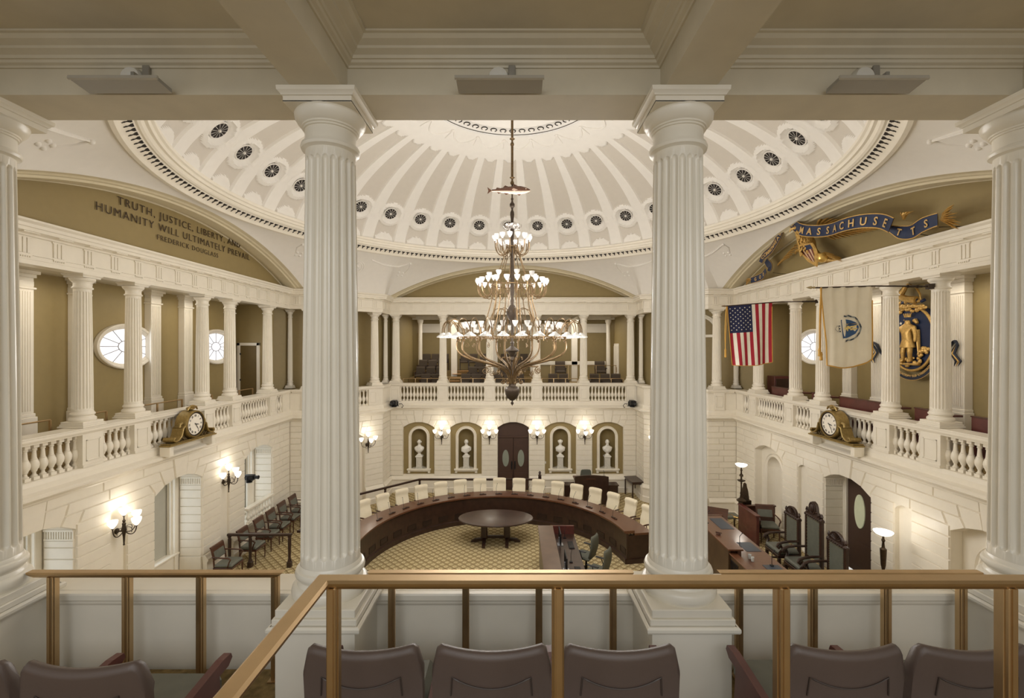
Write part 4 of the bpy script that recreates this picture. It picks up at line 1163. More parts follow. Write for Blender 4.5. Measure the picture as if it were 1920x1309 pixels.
arms = [(-.83, -9.10, 'left end of the middle seat row'), (-.30, -9.10, 'between the left and middle of the three middle seats'), (.23, -9.10, 'between the middle and right of the three middle seats'), (.76, -9.10, 'right end of the middle seat row'),
        (-1.36, -9.16, 'right end of the bottom left seat row'), (-1.89, -9.16, 'between the two bottom left seats'), (1.155, -9.10, 'left end of the bottom right seat row'), (1.68, -9.10, 'between the two bottom right seats')]
for i, (x, y, l) in enumerate(arms):
    if arm_me is None: arm_me = arm_mesh().build('seat_arm', MAROON); o = arm_me
    else: o = arm_me.copy(); C.objects.link(o)
    o.location = (x, y, ZG+.07); tag(o, 'maroon wooden seat arm at the '+l if 'end' in l else 'maroon wooden seat arm '+l, 'armrest', 'maroon arms of the front seat row')

# ---------------------------------------------------------------- chandelier
t = thing('chandelier', 'huge tiered brass chandelier with lit opal glass shades in the centre', 'chandelier', (0, 0, 4.72))
CH = t; Z0 = 4.72
def cz(p): return [(r, z-Z0) for r, z in p]
b = MB(); b.lathe(cz([(.030, 12.5), (.030, 11.25)]), 12); b.lathe(cz([(.10, 12.66), (.16, 12.6), (.1, 12.52), (.02, 12.5)]), 16)
for z in (11.22, 10.28): b.lathe(cz([(.02, z+.06), (.03, z+.05), (.03, z+.02), (.065, z), (.03, z-.025), (.02, z-.05), (.025, z-.08), (.045, z-.12), (.045, z-.15), (.02, z-.18)]), 16)
b.lathe(cz([(.030, 11.05), (.030, 10.33)]), 12); b.build('suspension_rod', BRASS, t)
b = MB(); b.lathe(cz([(.018, 10.1), (.018, 9.8), (.035, 9.76), (.02, 9.72), (.03, 9.68), (.06, 9.64), (.06, 9.58), (.03, 9.55), (.02, 9.5), (.045, 9.44), (.05, 9.38), (.03, 9.22), (.045, 9.18), (.03, 9.1), (.035, 9.05), (.05, 9.02), (.03, 8.6),
                       (.045, 8.5), (.035, 8.3), (.05, 8.0), (.04, 7.95), (.06, 7.9), (.04, 7.7), (.05, 7.5), (.035, 7.35), (.05, 7.3), (.04, 7.2), (.09, 7.14), (.14, 7.05), (.145, 7.0), (.12, 6.9), (.06, 6.8), (.03, 6.7), (.025, 6.3), (.05, 6.28), (.03, 6.2),
                       (.17, 6.09), (.165, 6.07), (.10, 6.04), (.07, 5.97), (.03, 5.93), (.05, 5.85), (.03, 5.8), (.06, 5.7), (.08, 5.6), (.05, 5.45), (.065, 5.3), (.09, 5.22), (.15, 5.19), (.18, 5.14), (.18, 5.10), (.165, 5.02), (.12, 4.93), (.06, 4.88), (.02, 4.86), (.015, 4.84), (.035, 4.82), (.035, 4.79), (.012, 4.76), (.0001, 4.73)]), 24)
b.build('centre_column', DBRASS, t)
b = MB(); b.lathe(cz([(.03, 9.03), (.12, 9.05), (.18, 9.10), (.19, 9.13), (.15, 9.10), (.03, 9.07)]), 18)
for k in range(9):
    a = k*2*pi/9; b.tube(bez((.08*cos(a), .08*sin(a), 9.05-Z0), (.16*cos(a), .16*sin(a), 9.0-Z0), (.24*cos(a), .24*sin(a), 9.06-Z0), (.22*cos(a), .22*sin(a), 9.14-Z0), 6), [.02, .02, .018, .015, .012, .01, .008], 5)
b.build('leaf_dish', mat('silvered_leaf_metal', 'A9A29A', .35, .7, var=.2, scale=30), t)
cup = [(.012, -.04), (.02, -.02), (.03, .0), (.052, .03), (.064, .065), (.067, .10), (.062, .10), (.05, .04), (.0001, .015)]
def ring_of(n, name, R, Z, arm_pts, arm_r, shade, a0=0.0, part='candle_arm', shname='glass_shade', sm=GLASSW, ar=None):
    am = None; sh = None
    for k in range(n):
        a = a0+2*pi*k/n
        if am is None:
            q = MB(); q.tube([(x, 0, z-Z0) for x, z in arm_pts], arm_r, 6)
            q.lathe([(.008, -.05), (.02, -.04), (.012, -.03), (.022, -.015), (.015, 0)], 8, (R, 0, Z-Z0))
            am = q.build(part, ar or BRASS, t); am.rotation_euler = (0, 0, a)
            q = MB(); q.lathe(shade, 14, (R, 0, Z-Z0)); sh = q.build(shname, sm, t); sh.rotation_euler = (0, 0, a)
        else: inst(am, t, rz=a); inst(sh, t, rz=a)
B2 = lambda p0, p1, p2, p3, n=8: bez(p0, p1, p2, p3, n)
ring_of(14, 't1', .42, 8.76, B2((.06, 8.62), (.16, 8.28), (.44, 8.34), (.42, 8.72)), .011, cup, .1)
ring_of(8, 't1b', .26, 8.62, B2((.05, 8.55), (.12, 8.4), (.27, 8.42), (.26, 8.58)), .009, [(r*.8, z*.8) for r, z in cup], .3)
ring_of(22, 't2', .83, 7.70, B2((.50, 7.62), (.55, 7.26), (.86, 7.30), (.83, 7.66)), .012, cup, .0)
ring_of(8, 't2b', .56, 7.86, B2((.47, 7.62), (.45, 7.75), (.58, 7.62), (.56, 7.82)), .010, cup, .2)
ring_of(28, 't3', 1.19, 6.645, B2((1.0, 6.42), (1.05, 6.30), (1.22, 6.40), (1.19, 6.60)), .012, cup, .06)
ring_of(12, 't3b', .92, 6.52, B2((.80, 6.38), (.84, 6.3), (.94, 6.36), (.92, 6.48)), .009, [(r*.75, z*.75) for r, z in cup], .2)
sauc = [(.02, .05), (.035, .045), (.06, .02), (.11, -.01), (.13, -.03), (.132, -.045), (.12, -.04), (.07, -.005), (.0001, .01)]
def ringpts(R, z, n=40): return [(R*cos(2*pi*i/n), R*sin(2*pi*i/n), z-Z0) for i in range(n)]
arc = B2((1.28, 6.30), (1.30, 6.90), (1.70, 6.92), (1.68, 6.50), 12)
ring_of(28, 't4', 1.68, 6.44, arc, .011, sauc, .12, 'bracket_arm', 'saucer_shade', GLASSU)
for R, z, rr in ((.50, 7.66, .014), (.44, 8.6-.02, .0), (1.28, 6.40, .014), (.80, 6.38, .012), (.14, 8.6, .014)):
    if rr: q = MB(); q.tube(ringpts(R, z), rr, 6, 0, False, True); q.build('gallery_ring', BRASS, t)
rodm = None
for k in range(8):
    a = 2*pi*k/8+.2
    if rodm is None:
        q = MB(); q.tube([(.13, 0, 8.62-Z0), (.22, 0, 8.3-Z0), (.34, 0, 7.95-Z0), (.50, 0, 7.64-Z0)], .011, 5)
        q.tube([(.48, 0, 7.66-Z0), (.50, 0, 7.3-Z0), (.62, 0, 6.85-Z0), (.80, 0, 6.40-Z0)], .013, 5); q.tube([(.40, .08, 7.6-Z0), (.42, .09, 7.2-Z0), (.52, .1, 6.8-Z0), (.64, .12, 6.55-Z0)], .010, 5)
        q.tube(bez((.15, 0, 7.0-Z0), (.3, 0, 7.2-Z0), (.5, 0, 7.1-Z0), (.55, 0, 6.75-Z0), 8), .010, 5)
        rodm = q.build('stay_rod', BRASS, t); rodm.rotation_euler = (0, 0, a)
    else: inst(rodm, t, rz=a)
bm_ = None
for k in range(14):
    a = 2*pi*k/14+.11
    if bm_ is None:
        q = MB(); P = bez((.07, 0, 5.28-Z0), (.06, 0, 5.85-Z0), (.85, 0, 5.72-Z0), (1.22, 0, 5.98-Z0), 14)+bez((1.22, 0, 5.98-Z0), (1.36, 0, 6.08-Z0), (1.36, 0, 6.2-Z0), (1.29, 0, 6.40-Z0), 6)[1:]
        q.tube(P, [.022]*6+[.026]*9+[.02]*6, 7)
        q.lathe([(.0001, 0), (.035, .02), (.02, .06), (.04, .09), (.02, .12)], 8, (1.31, 0, 6.28-Z0))
        bm_ = q.build('sweeping_arm', BRASS, t); bm_.rotation_euler = (0, 0, a)
    else: inst(bm_, t, rz=a)
def spiral(c, r0, turns, s, z0, n=18, flip=1):
    return [(c+s*(r0*(1-.85*i/n))*cos(flip*2*pi*turns*i/n+pi/2), 0, z0+(r0*(1-.85*i/n))*sin(flip*2*pi*turns*i/n+pi/2)) for i in range(n+1)]
sc = None
for k in range(8):
    a = 2*pi*k/8+.3
    if sc is None:
        q = MB(); q.tube(spiral(.68, .09, 1.6, 1, 5.60-Z0), .010, 5); q.tube([(.25, 0, 5.62-Z0), (.45, 0, 5.70-Z0), (.68, 0, 5.69-Z0)], .010, 5)
        q.tube(spiral(.50, .06, 1.4, -1, 5.52-Z0), .009, 5); q.tube(spiral(.24, .06, 1.5, 1, 5.32-Z0), .010, 5); q.tube([(.08, 0, 5.25-Z0), (.16, 0, 5.4-Z0), (.24, 0, 5.38-Z0)], .010, 5)
        q.tube(bez((.07, 0, 5.6-Z0), (.1, 0, 5.95-Z0), (.30, 0, 5.98-Z0), (.26, 0, 5.85-Z0), 8), [.02, .02, .018, .016, .014, .012, .01, .008, .006], 5)
        q.tube(spiral(1.12, .06, 1.4, 1, 6.2-Z0), .008, 5)
        sc = q.build('scrollwork', BRASS, t); sc.rotation_euler = (0, 0, a)
    else: inst(sc, t, rz=a)
# the carved fish on the rod
FB = mat('fish_brown_back', '6B4A3A', .4, var=.2, scale=20); FW = mat('fish_pale_belly', 'D9BFAE', .4, var=.1, scale=20)
f = thing('cod_fish_carving', 'carved brown cod fish with pale belly hanging across the chandelier rod', 'sculpture', (-.07, -.07, 9.94))
b = MB(); st = [(-.42, .028, .018), (-.34, .032, .024), (-.2, .055, .04), (-.02, .085, .06), (.15, .10, .07), (.28, .098, .068), (.38, .075, .055), (.46, .045, .035), (.505, .018, .015)]
loops = []
for x, rz_, ry in st:
    yo = .012*sin((x+.4)*3); loops.append([(x, ry*cos(2*pi*k/16), yo+rz_*sin(2*pi*k/16)) for k in range(16)])
n = 16; vs = [p for l in loops for p in l]; fs = []; ms = []
for i in range(len(loops)-1):
    for k in range(n): fs.append((i*n+k, i*n+(k+1) % n, (i+1)*n+(k+1) % n, (i+1)*n+k)); ms.append(1 if 8 <= k < 16 and 9 <= k <= 14 else 0)
fs += [tuple(range(n)), tuple((len(loops)-1)*n+k for k in range(n-1, -1, -1))]; ms += [0, 0]
b.add(vs, fs, ms, True)
for s in (-1, 1): b.ball((.40, s*.045, .03), .014, m=1); 
b.tube([(.44, 0, -.035), (.46, 0, -.07)], [.006, .002], 5)
b.build('body', [FB, FW], f)
q = MB(); q.prism([(-.42, 0), (-.53, .085), (-.505, 0), (-.53, -.08)], -.006, .006, 'xz'); q.build('tail_fin', FB, f)
for poly in ([(-.33, .03), (-.30, .075), (-.24, .065), (-.20, .05)], [(-.17, .055), (-.10, .125), (-.03, .10), (0, .075)], [(.09, .09), (.10, .165), (.19, .12), (.22, .1)], [(-.30, -.03), (-.26, -.075), (-.2, -.05)], [(-.14, -.05), (-.08, -.10), (0, -.07)], [(.18, -.08), (.24, -.12), (.28, -.09)]):
    q = MB(); q.prism(poly, -.005, .005, 'xz'); q.build('fin', FB, f)
q = MB(); q.prism([(.20, .0), (.10, .035), (.06, .0), (.12, -.03)], -.078, -.072, 'xz'); q.build('fin', FW, f)
q = MB(); q.tube([(.0, 0, .08), (.03, .06, .12)], .006, 6); q.tube([(.05, .0, .0), (.06, .075, .0)], .012, 6); q.build('bracket', DBRASS, f)

# ---------------------------------------------------------------- wall sconces
def make_sconce():
    t = thing('wall_sconce', 'x', 'wall lamp', (0, 0, 0), 0, 'four-light brass wall sconces')
    q = MB(); q.lathe([(.0001, 0), (.055, 0), (.06, .015), (.04, .03), (.0001, .04)], 16, (0, 0, 0), 0, True, 'y'); 
    q.tube([(0, 0, 0), (0, -.10, .0), (0, -.14, .02)], .016, 6)
    q.lathe([(.0001, -.30), (.02, -.28), (.012, -.26), (.022, -.1), (.035, -.02), (.05, .03), (.04, .07), (.03, .12), (.035, .16), (.02, .18), (.03, .22), (.015, .24)], 12, (0, -.16, 0))
    q.build('backplate_and_stem', DBRASS, t)
    sp = [(-.29, -.18, .20), (.29, -.18, .20), (0, -.42, .16), (-.0, -.16, .36)]
    sm = [(.015, -.04), (.03, -.02), (.045, .0), (.07, .035), (.085, .08), (.088, .12), (.08, .12), (.06, .05), (.0001, .02)]
    for i, (x, y, z) in enumerate(sp):
        a = MB()
        if i < 3:
            a.tube(bez((0, -.16, .02), (x*.5, -.16+(y+.16)*.5, -.12), (x, y, -.06), (x, y, z-.03), 10), .010, 6)
            a.tube(bez((0, -.16, .06), (x*.3, -.16+(y+.16)*.3, .12), (x*.8, -.16+(y+.16)*.8, .10), (x*.6, -.16+(y+.16)*.6, -.02), 8), .006, 5)
        else: a.tube([(0, -.16, .2), (0, -.16, z-.03)], .010, 6)
        a.lathe([(.01, -.06), (.025, -.045), (.015, -.02), (.03, -.01)], 10, (x, y, z)); a.build('arm', DBRASS, t)
        s = MB(); s.lathe(sm, 16, (x, y, z)); s.build('glass_shade', LAMPE, t)
    return t
sc0 = make_sconce(); firstS = True
NB = Vector((0, -1))
spots = [(-3.03, 8.36, 0, 'lit brass wall sconce left of the second bust from the left'), (-1.01, 8.36, 0, 'lit brass wall sconce just left of the brown double door'), (1.01, 8.36, 0, 'lit brass wall sconce just right of the brown double door'), (3.03, 8.36, 0, 'lit brass wall sconce between the two right-hand busts'),
         (-5.75, 6.78, radians(43.4), 'lit brass wall sconce on the slanted corner left of the busts'), (5.75, 6.78, radians(-43.4), 'lit brass wall sconce on the slanted corner peeking past the right foreground column'),
         (-8.19, -1.63, pi/2, 'lit brass wall sconce on the left wall nearest to us'), (-8.19, 1.82, pi/2, 'lit brass wall sconce on the left wall above the row of armchairs')]
for i, (x, y, rz, l) in enumerate(spots):
    o = sc0 if i == 0 else dup(sc0, (x, y, 2.35), rz)
    o.location = (x, y, 2.35); o.rotation_euler = (0, 0, rz); o['label'] = l
    p = Vector((x, y))+Vector((sin(rz), -cos(rz)))*.28
    point('sconce_lamp', (p.x, p.y, 2.92), 3.6, (1, .92, .80), .10)

# ---------------------------------------------------------------- busts in the niches
def make_bust(style):
    mb = MB()
    mb.lathe([(.0001, 0), (.10, 0), (.10, .02), (.085, .035), (.06, .06), (.05, .09), (.07, .12), (.0001, .13)], 20)
    loops = []
    for z, rx, ry, yo in ((.10, .05, .05, 0), (.14, .10, .08, -.01), (.20, .155, .105, -.015), (.27, .195, .12, -.01), (.33, .205, .115, 0), (.37, .19, .10, .005), (.40, .14, .085, .01), (.43, .085, .07, .01), (.46, .062, .06, .005), (.50, .056, .06, 0)):
        loops.append([(rx*cos(2*pi*k/28)*(1+.03*sin(5*2*pi*k/28+z*20)*(style != 0)), yo+ry*sin(2*pi*k/28)*(1+.06*sin(7*2*pi*k/28+z*30)), z) for k in range(28)])
    loft(mb, loops)
    vs = []; fs = []; nu, nv = 28, 20
    for j in range(nv+1):
        v = pi*j/nv
        for i in range(nu):
            u = 2*pi*i/nu; x = sin(v)*sin(u); y = -sin(v)*cos(u); z = cos(v)
            r = 1.0
            X, Y, Z = .078*x, .095*y, .118*z
            if y < 0:
                fx = abs(x); nose = math.exp(-(x/.13)**2)*math.exp(-((z+.08)/.22)**2); Y -= .028*nose
                Y -= .008*math.exp(-((z-.22)/.1)**2)*(fx < .7)
                Y += .014*math.exp(-((fx-.36)/.16)**2)*math.exp(-((z-.08)/.12)**2)
                Y -= .008*math.exp(-(x/.25)**2)*math.exp(-((z+.42)/.08)**2); Y -= .012*math.exp(-(x/.3)**2)*math.exp(-((z+.78)/.14)**2)
            if z < -.2: X *= 1-.22*(-z-.2)
            hair = (y > -.1 or z > .55)
            if hair and style != 0: k = 1.07+.04*sin(u*9+z*7); X *= k; Y *= k; Z *= 1.04
            if style == 0 and z > .2: X *= .97
            vs.append((X, Y, .60+Z))
    for j in range(nv):
        for i in range(nu): fs.append((j*nu+i, j*nu+(i+1) % nu, (j+1)*nu+(i+1) % nu, (j+1)*nu+i))
    mb.add(vs, fs, 0, True)
    for s in (-1, 1): mb.ball((s*.08, .005, .595), .022, .5, .8, 1.3, 8, 6)
    if style == 0:
        for s in (-1, 1): mb.ball((s*.078, .02, .60), .04, .6, 1, 1.0, 8, 6)
        mb.tube([(-.05, -.09, .40), (0, -.12, .34), (.0, -.12, .22)], [.02, .018, .012], 6); mb.tube([(.05, -.09, .40), (0, -.12, .34)], [.02, .018], 6)
    if style == 1:
        for i in range(6): mb.tube([(-.20, -.04-.004*i, .34-.028*i), (-.05, -.115, .26-.028*i), (.14, -.11, .36-.03*i), (.20, -.02, .37-.025*i)], .012, 5)
    if style == 2:
        for i in range(6): mb.tube([((-1)**i*.06, -.08-.005*i, .42-.035*i), ((-1)**i*.12, -.10, .34-.03*i), ((-1)**i*.19, -.03, .30-.02*i)], .011, 5)
        for s in (-1, 1): mb.ball((s*.075, .0, .64), .045, .7, 1, 1.2, 8, 6)
    if style == 3:
        for i in range(7): a = -.9+.3*i; mb.tube([(.07*sin(a), -.09, .42), (.15*sin(a), -.12, .30), (.17*sin(a), -.08, .18)], .010, 5)
        mb.ball((0, -.06, .50), .045, 1.1, .8, 1, 10, 8)
    return mb
bl = ['white marble bust of a balding figure with a neck scarf in the leftmost niche', 'white marble bust draped in a diagonal toga in the second niche from the left', 'white marble bust with side curls in the niche just right of the door', 'white marble bust in pleated robes in the rightmost niche']
pl = ['grey and white stone pedestal under the leftmost bust', 'grey and white stone pedestal under the toga-draped bust', 'grey and white stone pedestal under the curly-haired bust right of the door', 'grey and white stone pedestal under the rightmost bust']
for i, x in enumerate((-4.04, -2.02, 2.02, 4.04)):
    t = thing('stone_pedestal', pl[i], 'pedestal', (x, 8.52, .97), 0, 'stone pedestals in the niches')
    b = MB(); b.box(-.16, -.13, 0, .16, .13, .04, 0, .008); b.box(-.145, -.115, .04, .145, .115, .08, 0, .012); b.box(-.12, -.10, .08, .12, .10, .46, 0, .008); b.build('block', STONEG, t)
    b = MB(); b.box(-.135, -.11, .46, .135, .11, .49, 0, .01); b.box(-.155, -.13, .49, .155, .13, .54, 0, .012); b.box(-.12, -.10, .54, .12, .10, .57, 0, .006); b.build('cap', MARBLE, t)
    o = make_bust(i).build('marble_bust', MARBLE); o.location = (x, 8.50, 1.54); tag(o, bl[i], 'bust', 'marble busts in the niches of the back wall'); o.scale = (1.02, 1.02, .93)
o = MB(); o.box(-.03, -.012, -.05, .03, 0, .05, 0, .004); o.box(-.008, -.02, -.012, .008, -.01, .012); o = o.build('light_switch', WPLAS); o.location = (1.30, 8.36-.12+.14, 1.20); o.location = (1.38, 8.49, 1.22); tag(o, 'small white switch plate on the olive panel right of the door', 'switch')
# ---------------------------------------------------------------- ring desk
RC = (-.45, 1.25)
def rp(R, a, z): return (RC[0]+R*sin(a), RC[1]+R*cos(a), z)       # a: clockwise from the back wall direction
A0, A1 = radians(-100), radians(80.5); NA = 90
def ring(mb, prof, a0=A0, a1=A1, n=NA, m=0, caps=True):
    k = len(prof); vs = [rp(r, a0+(a1-a0)*i/n, z) for i in range(n+1) for r, z in prof]
    fs = [(i*k+q, (i+1)*k+q, (i+1)*k+(q+1) % k, i*k+(q+1) % k) for i in range(n) for q in range(k)]
    if caps: fs += [tuple(range(k))[::-1], tuple(n*k+q for q in range(k))]
    mb.add(vs, fs, m)
t = thing('ring_desk', 'big horseshoe-shaped dark wood desk with a polished top in the middle of the chamber', 'desk', (0, 0, 0))
q = MB(); ring(q, [(3.70, 0), (3.70, .14), (3.74, .16), (3.74, .86), (3.80, .86), (3.80, 0)]); q.build('curved_front_panel', WOODD, t)
q = MB(); ring(q, [(3.67, .895), (3.67, .94), (3.98, .94), (3.98, .86), (3.72, .86)]); q.build('raised_ledge', WOODT, t)
q = MB(); ring(q, [(3.985, .80), (3.985, .86), (4.50, .86), (4.50, .81), (4.47, .80)]); q.build('desk_top', WOODT, t)
q = MB(); ring(q, [(3.81, .0), (3.81, .80), (4.42, .80), (4.42, .0)], A1-.02, A1-.004, 1); q.build('end_panel', WOODD, t)
q = MB(); ring(q, [(3.81, .0), (3.81, .80), (4.42, .80), (4.42, .0)], A0+.004, A0+.02, 1); q.build('end_panel', WOODD, t)
q = MB(); ring(q, [(3.69, .0), (3.69, .13), (4.44, .13), (4.44, .0)], A1-.004, A1+.004, 1); q.build('end_plinth', WOODD, t)
vm = None
for k in range(19):
    a = radians(-85+9*k)
    q = MB()
    for (u0, u1, z0, z1) in ((-.17, .17, .22, .235), (-.17, .17, .385, .40), (-.17, -.155, .22, .40), (.155, .17, .22, .40)):
        vs = [rp(r, a+u/3.73, z) for r in (3.728, 3.745) for u, z in ((u0, z0), (u1, z0), (u1, z1), (u0, z1))]
        q.add(vs, [(0, 1, 2, 3), (4, 5, 6, 7), (0, 1, 5, 4), (1, 2, 6, 5), (2, 3, 7, 6), (3, 0, 4, 7)])
    vs = [rp(3.737, a+u/3.73, z) for u, z in ((-.155, .235), (.155, .235), (.155, .385), (-.155, .385))]; q.add(vs, [(0, 1, 2, 3)])
    q.build('inset_grille', mat('recessed_dark_wood', '2A1B15', .4), t)

# cream armchairs round the ring
def make_cream_chair():
    t = thing('cream_chair', 'x', 'chair', (0, 0, 0), 0, 'cream upholstered chairs round the ring desk')
    b = MB()
    pr = [(.10, .45), (.14, .45), (.20, .62), (.235, .85), (.25, 1.0), (.275, 1.07), (.30, 1.10), (.29, 1.135), (.25, 1.145), (.195, 1.12), (.165, 1.06), (.20, .97), (.20, .88), (.135, .76), (.11, .64), (.10, .5)]
    loops = []
    for i in range(9):
        u = -.245+.49*i/8; e = abs(u)/.245; s = 1-.25*(e > .99); y0 = -.035*e*e
        loops.append([(u, y0+.18+(y-.18)*(1 if e < .99 else .8), .80+(z-.80)*(1 if e < .99 else .965)) for y, z in pr])
    loft(b, loops); b.build('backrest', CREAMF, t, sharp=80)
    s = MB(); s.box(-.25, -.30, .42, .25, .16, .52, 0, .04); s.build('seat', CREAMF, t)
    for sx in (-1, 1):
        a = MB(); a.tube([(sx*.27, .12, .66), (sx*.28, -.1, .68), (sx*.27, -.24, .66)], .025, 8); a.tube([(sx*.27, -.1, .67), (sx*.27, -.05, .45)], .015, 6); a.build('armrest', WOOD, t)
    p = MB(); p.lathe([(.03, .42), (.03, .12), (.05, .10), (.0001, .08)], 12)
    for k in range(5): a = 2*pi*k/5; p.tube([(0, 0, .10), (.28*cos(a), .28*sin(a), .05)], [.022, .014], 6); p.ball((.28*cos(a), .28*sin(a), .028), .028, seg=8, rings=6)
    p.build('swivel_base', BLACK, t); return t
cc = make_cream_chair()
rk = list(range(-8, 9)); from_left = 'first second third fourth fifth sixth seventh eighth ninth'.split()
vis = [k for k in rk]
for j, k in enumerate(rk):
    a = radians(-.8+8.35*k); x, y, z = rp(4.98, a, 0)
    o = cc if j == 0 else dup(cc, (x, y, 0)); o.location = (x, y, 0); o.rotation_euler = (0, 0, -a)
    if k in (0, 1): l = 'cream chair at the head of the horseshoe desk, %s one of the middle pair' % ('left' if k == 0 else 'right')
    elif k < 0: l = 'cream chair on the left curve of the horseshoe desk, %s from the head pair' % from_left[-k-1]
    else: l = 'cream chair on the right curve of the horseshoe desk, %s from the head pair' % from_left[k-2]
    o['label'] = l
mic = thing('gooseneck_microphone', 'x', 'microphone', (0, 0, 0), 0, 'gooseneck microphones on the ring desk')
q = MB(); q.box(-.12, -.03, 0, .12, .03, .03, 0, .006); q.box(-.02, -.02, .03, .05, .02, .045, 0, .004); q.build('base', WOODD, mic)
q = MB(); q.tube([(-.08, 0, .03), (-.09, .03, .2), (-.06, .10, .33)], .005, 5); q.ball((-.055, .115, .345), .012, seg=8, rings=6); q.build('gooseneck', BLACK, mic)
for j, k in enumerate(rk):
    a = radians(-.8+8.35*k); x, y, z = rp(3.88, a, .94)
    o = mic if j == 0 else dup(mic, (x, y, z)); o.location = (x, y, .94); o.rotation_euler = (0, 0, -a)
    o['label'] = ('gooseneck microphone at the head of the horseshoe desk, %s one of the pair' % ('left' if k == 0 else 'right')) if k in (0, 1) else ('gooseneck microphone on the %s curve of the horseshoe desk, %s from the head pair' % ('left' if k < 0 else 'right', from_left[(-k-1) if k < 0 else k-2]))
# small items on the desk ledge: little name blocks
# ---------------------------------------------------------------- oval table
t = thing('oval_table', 'polished dark oval table on two pedestals inside the horseshoe desk', 'table', (-.54, 3.37, 0))
q = MB(); q.lathe([(.0001, .735), (1.12, .735), (1.155, .72), (1.18, .735), (1.185, .755), (1.175, .77), (1.12, .775), (.0001, .777)], 64, (0, 0, 0), 0, True, 'z', 1, .61); q.build('table_top', mat('dark_polished_table', '3A261D', .30, var=.2, scale=5, coat=.15), t, sharp=30)
q = MB(); q.lathe([(.9, .70), (.96, .66), (.96, .735)], 48, (0, 0, 0), 0, True, 'z', 1, .58); q.build('apron', WOODD, t)
for s in (-1, 1):
    q = MB(); q.box(s*.36-.10, -.12, .12, s*.36+.10, .12, .70, 0, .03); q.box(s*.36-.10, -.14, .60, s*.36+.10, .14, .70, 0, .02)
    q.prism([(-.48, 0), (-.40, .0), (-.38, .04), (.38, .04), (.40, 0), (.48, 0), (.48, .07), (.40, .10), (.25, .12), (.12, .17), (-.12, .17), (-.25, .12), (-.40, .10), (-.48, .07)], s*.36-.05, s*.36+.05, 'yz'); q.build('pedestal_leg', WOODD, t)
    q = MB(); q.prism([(s*.36, .12), (s*.50, .12), (s*.66, .10), (s*.78, .03), (s*.78, .0), (s*.62, .0), (s*.55, .04), (s*.36, .04)][::s], -.045, .045, 'xz'); q.build('scroll_foot', WOODD, t)
q = MB(); q.box(-.32, -.04, .12, .32, .04, .20, 0, .01); q.build('stretcher', WOODD, t)

# ---------------------------------------------------------------- clerks' desk
t = thing('clerk_desk', 'long dark wood clerks desk with a high counter inside the horseshoe', 'desk', (0, 0, 0))
q = MB(); q.box(.72, -.9, 1.02, 1.15, 1.98, 1.06, 0, .006); q.build('counter_top', mat('brown_counter_top', '5A4638', .3, var=.15, scale=4, coat=.2), t)
q = MB(); q.box(.76, -.86, 0, .82, 1.94, 1.02); q.box(.82, -.86, 0, 1.12, -.80, 1.02); q.box(.82, 1.88, 0, 1.12, 1.94, 1.02); q.build('front_panel', WOODD, t)
q = MB(); q.box(1.12, -.86, .70, 1.78, 2.2, .74, 0, .005); q.build('work_top', WOODD, t)
q = MB(); q.box(1.10, 1.96, 0, 1.78, 2.0, .70); q.box(1.10, 2.14, .74, 1.78, 2.2, .98); q.build('end_panel', MAROON, t)
q = MB(); q.box(1.12, .55, 0, 1.7, .6, .70); q.build('end_panel', WOODD, t)
for i, y in enumerate((1.45, .0)):
    t = thing('computer_monitor', 'thin black monitor on the clerks desk, %s one' % ('farther' if i == 0 else 'nearer'), 'monitor', (1.30, y, .74), 0, 'monitors on the clerks desk')
    q = MB(); q.box(-.012, -.26, .08, .018, .26, .40, 0, .005); q.build('screen', BLACK, t); q = MB(); q.box(-.07, -.09, 0, .09, .09, .015, 0, .004); q.box(-.03, -.02, .01, -.01, .02, .2); q.build('stand', mat('silver_plastic', 'A9ABB0', .35, .3), t)
    q = MB(); q.box(-.075, -.22, 0, .075, .22, .018, 0, .004)
    for r in range(4):
        for c_ in range(13): q.box(-.065+r*.033, -.21+c_*.032, .018, -.065+r*.033+.027, -.21+c_*.032+.026, .024)
    o = q.build('computer_keyboard', BLACK); o.location = (1.60, y-.05, .742); tag(o, 'black keyboard on the clerks desk in front of the %s monitor' % ('farther' if i == 0 else 'nearer'), 'keyboard', 'keyboards on the clerks desk')
    q = MB(); q.tube([(0, 0, 0), (.0, .0, .22), (.03, .05, .30)], .006, 5); q.box(-.04, -.04, 0, .04, .04, .02); o = q.build('desk_microphone', BLACK); o.location = (1.48, y+.42, .742); tag(o, 'thin black microphone beside the %s monitor on the clerks desk' % ('farther' if i == 0 else 'nearer'), 'microphone')
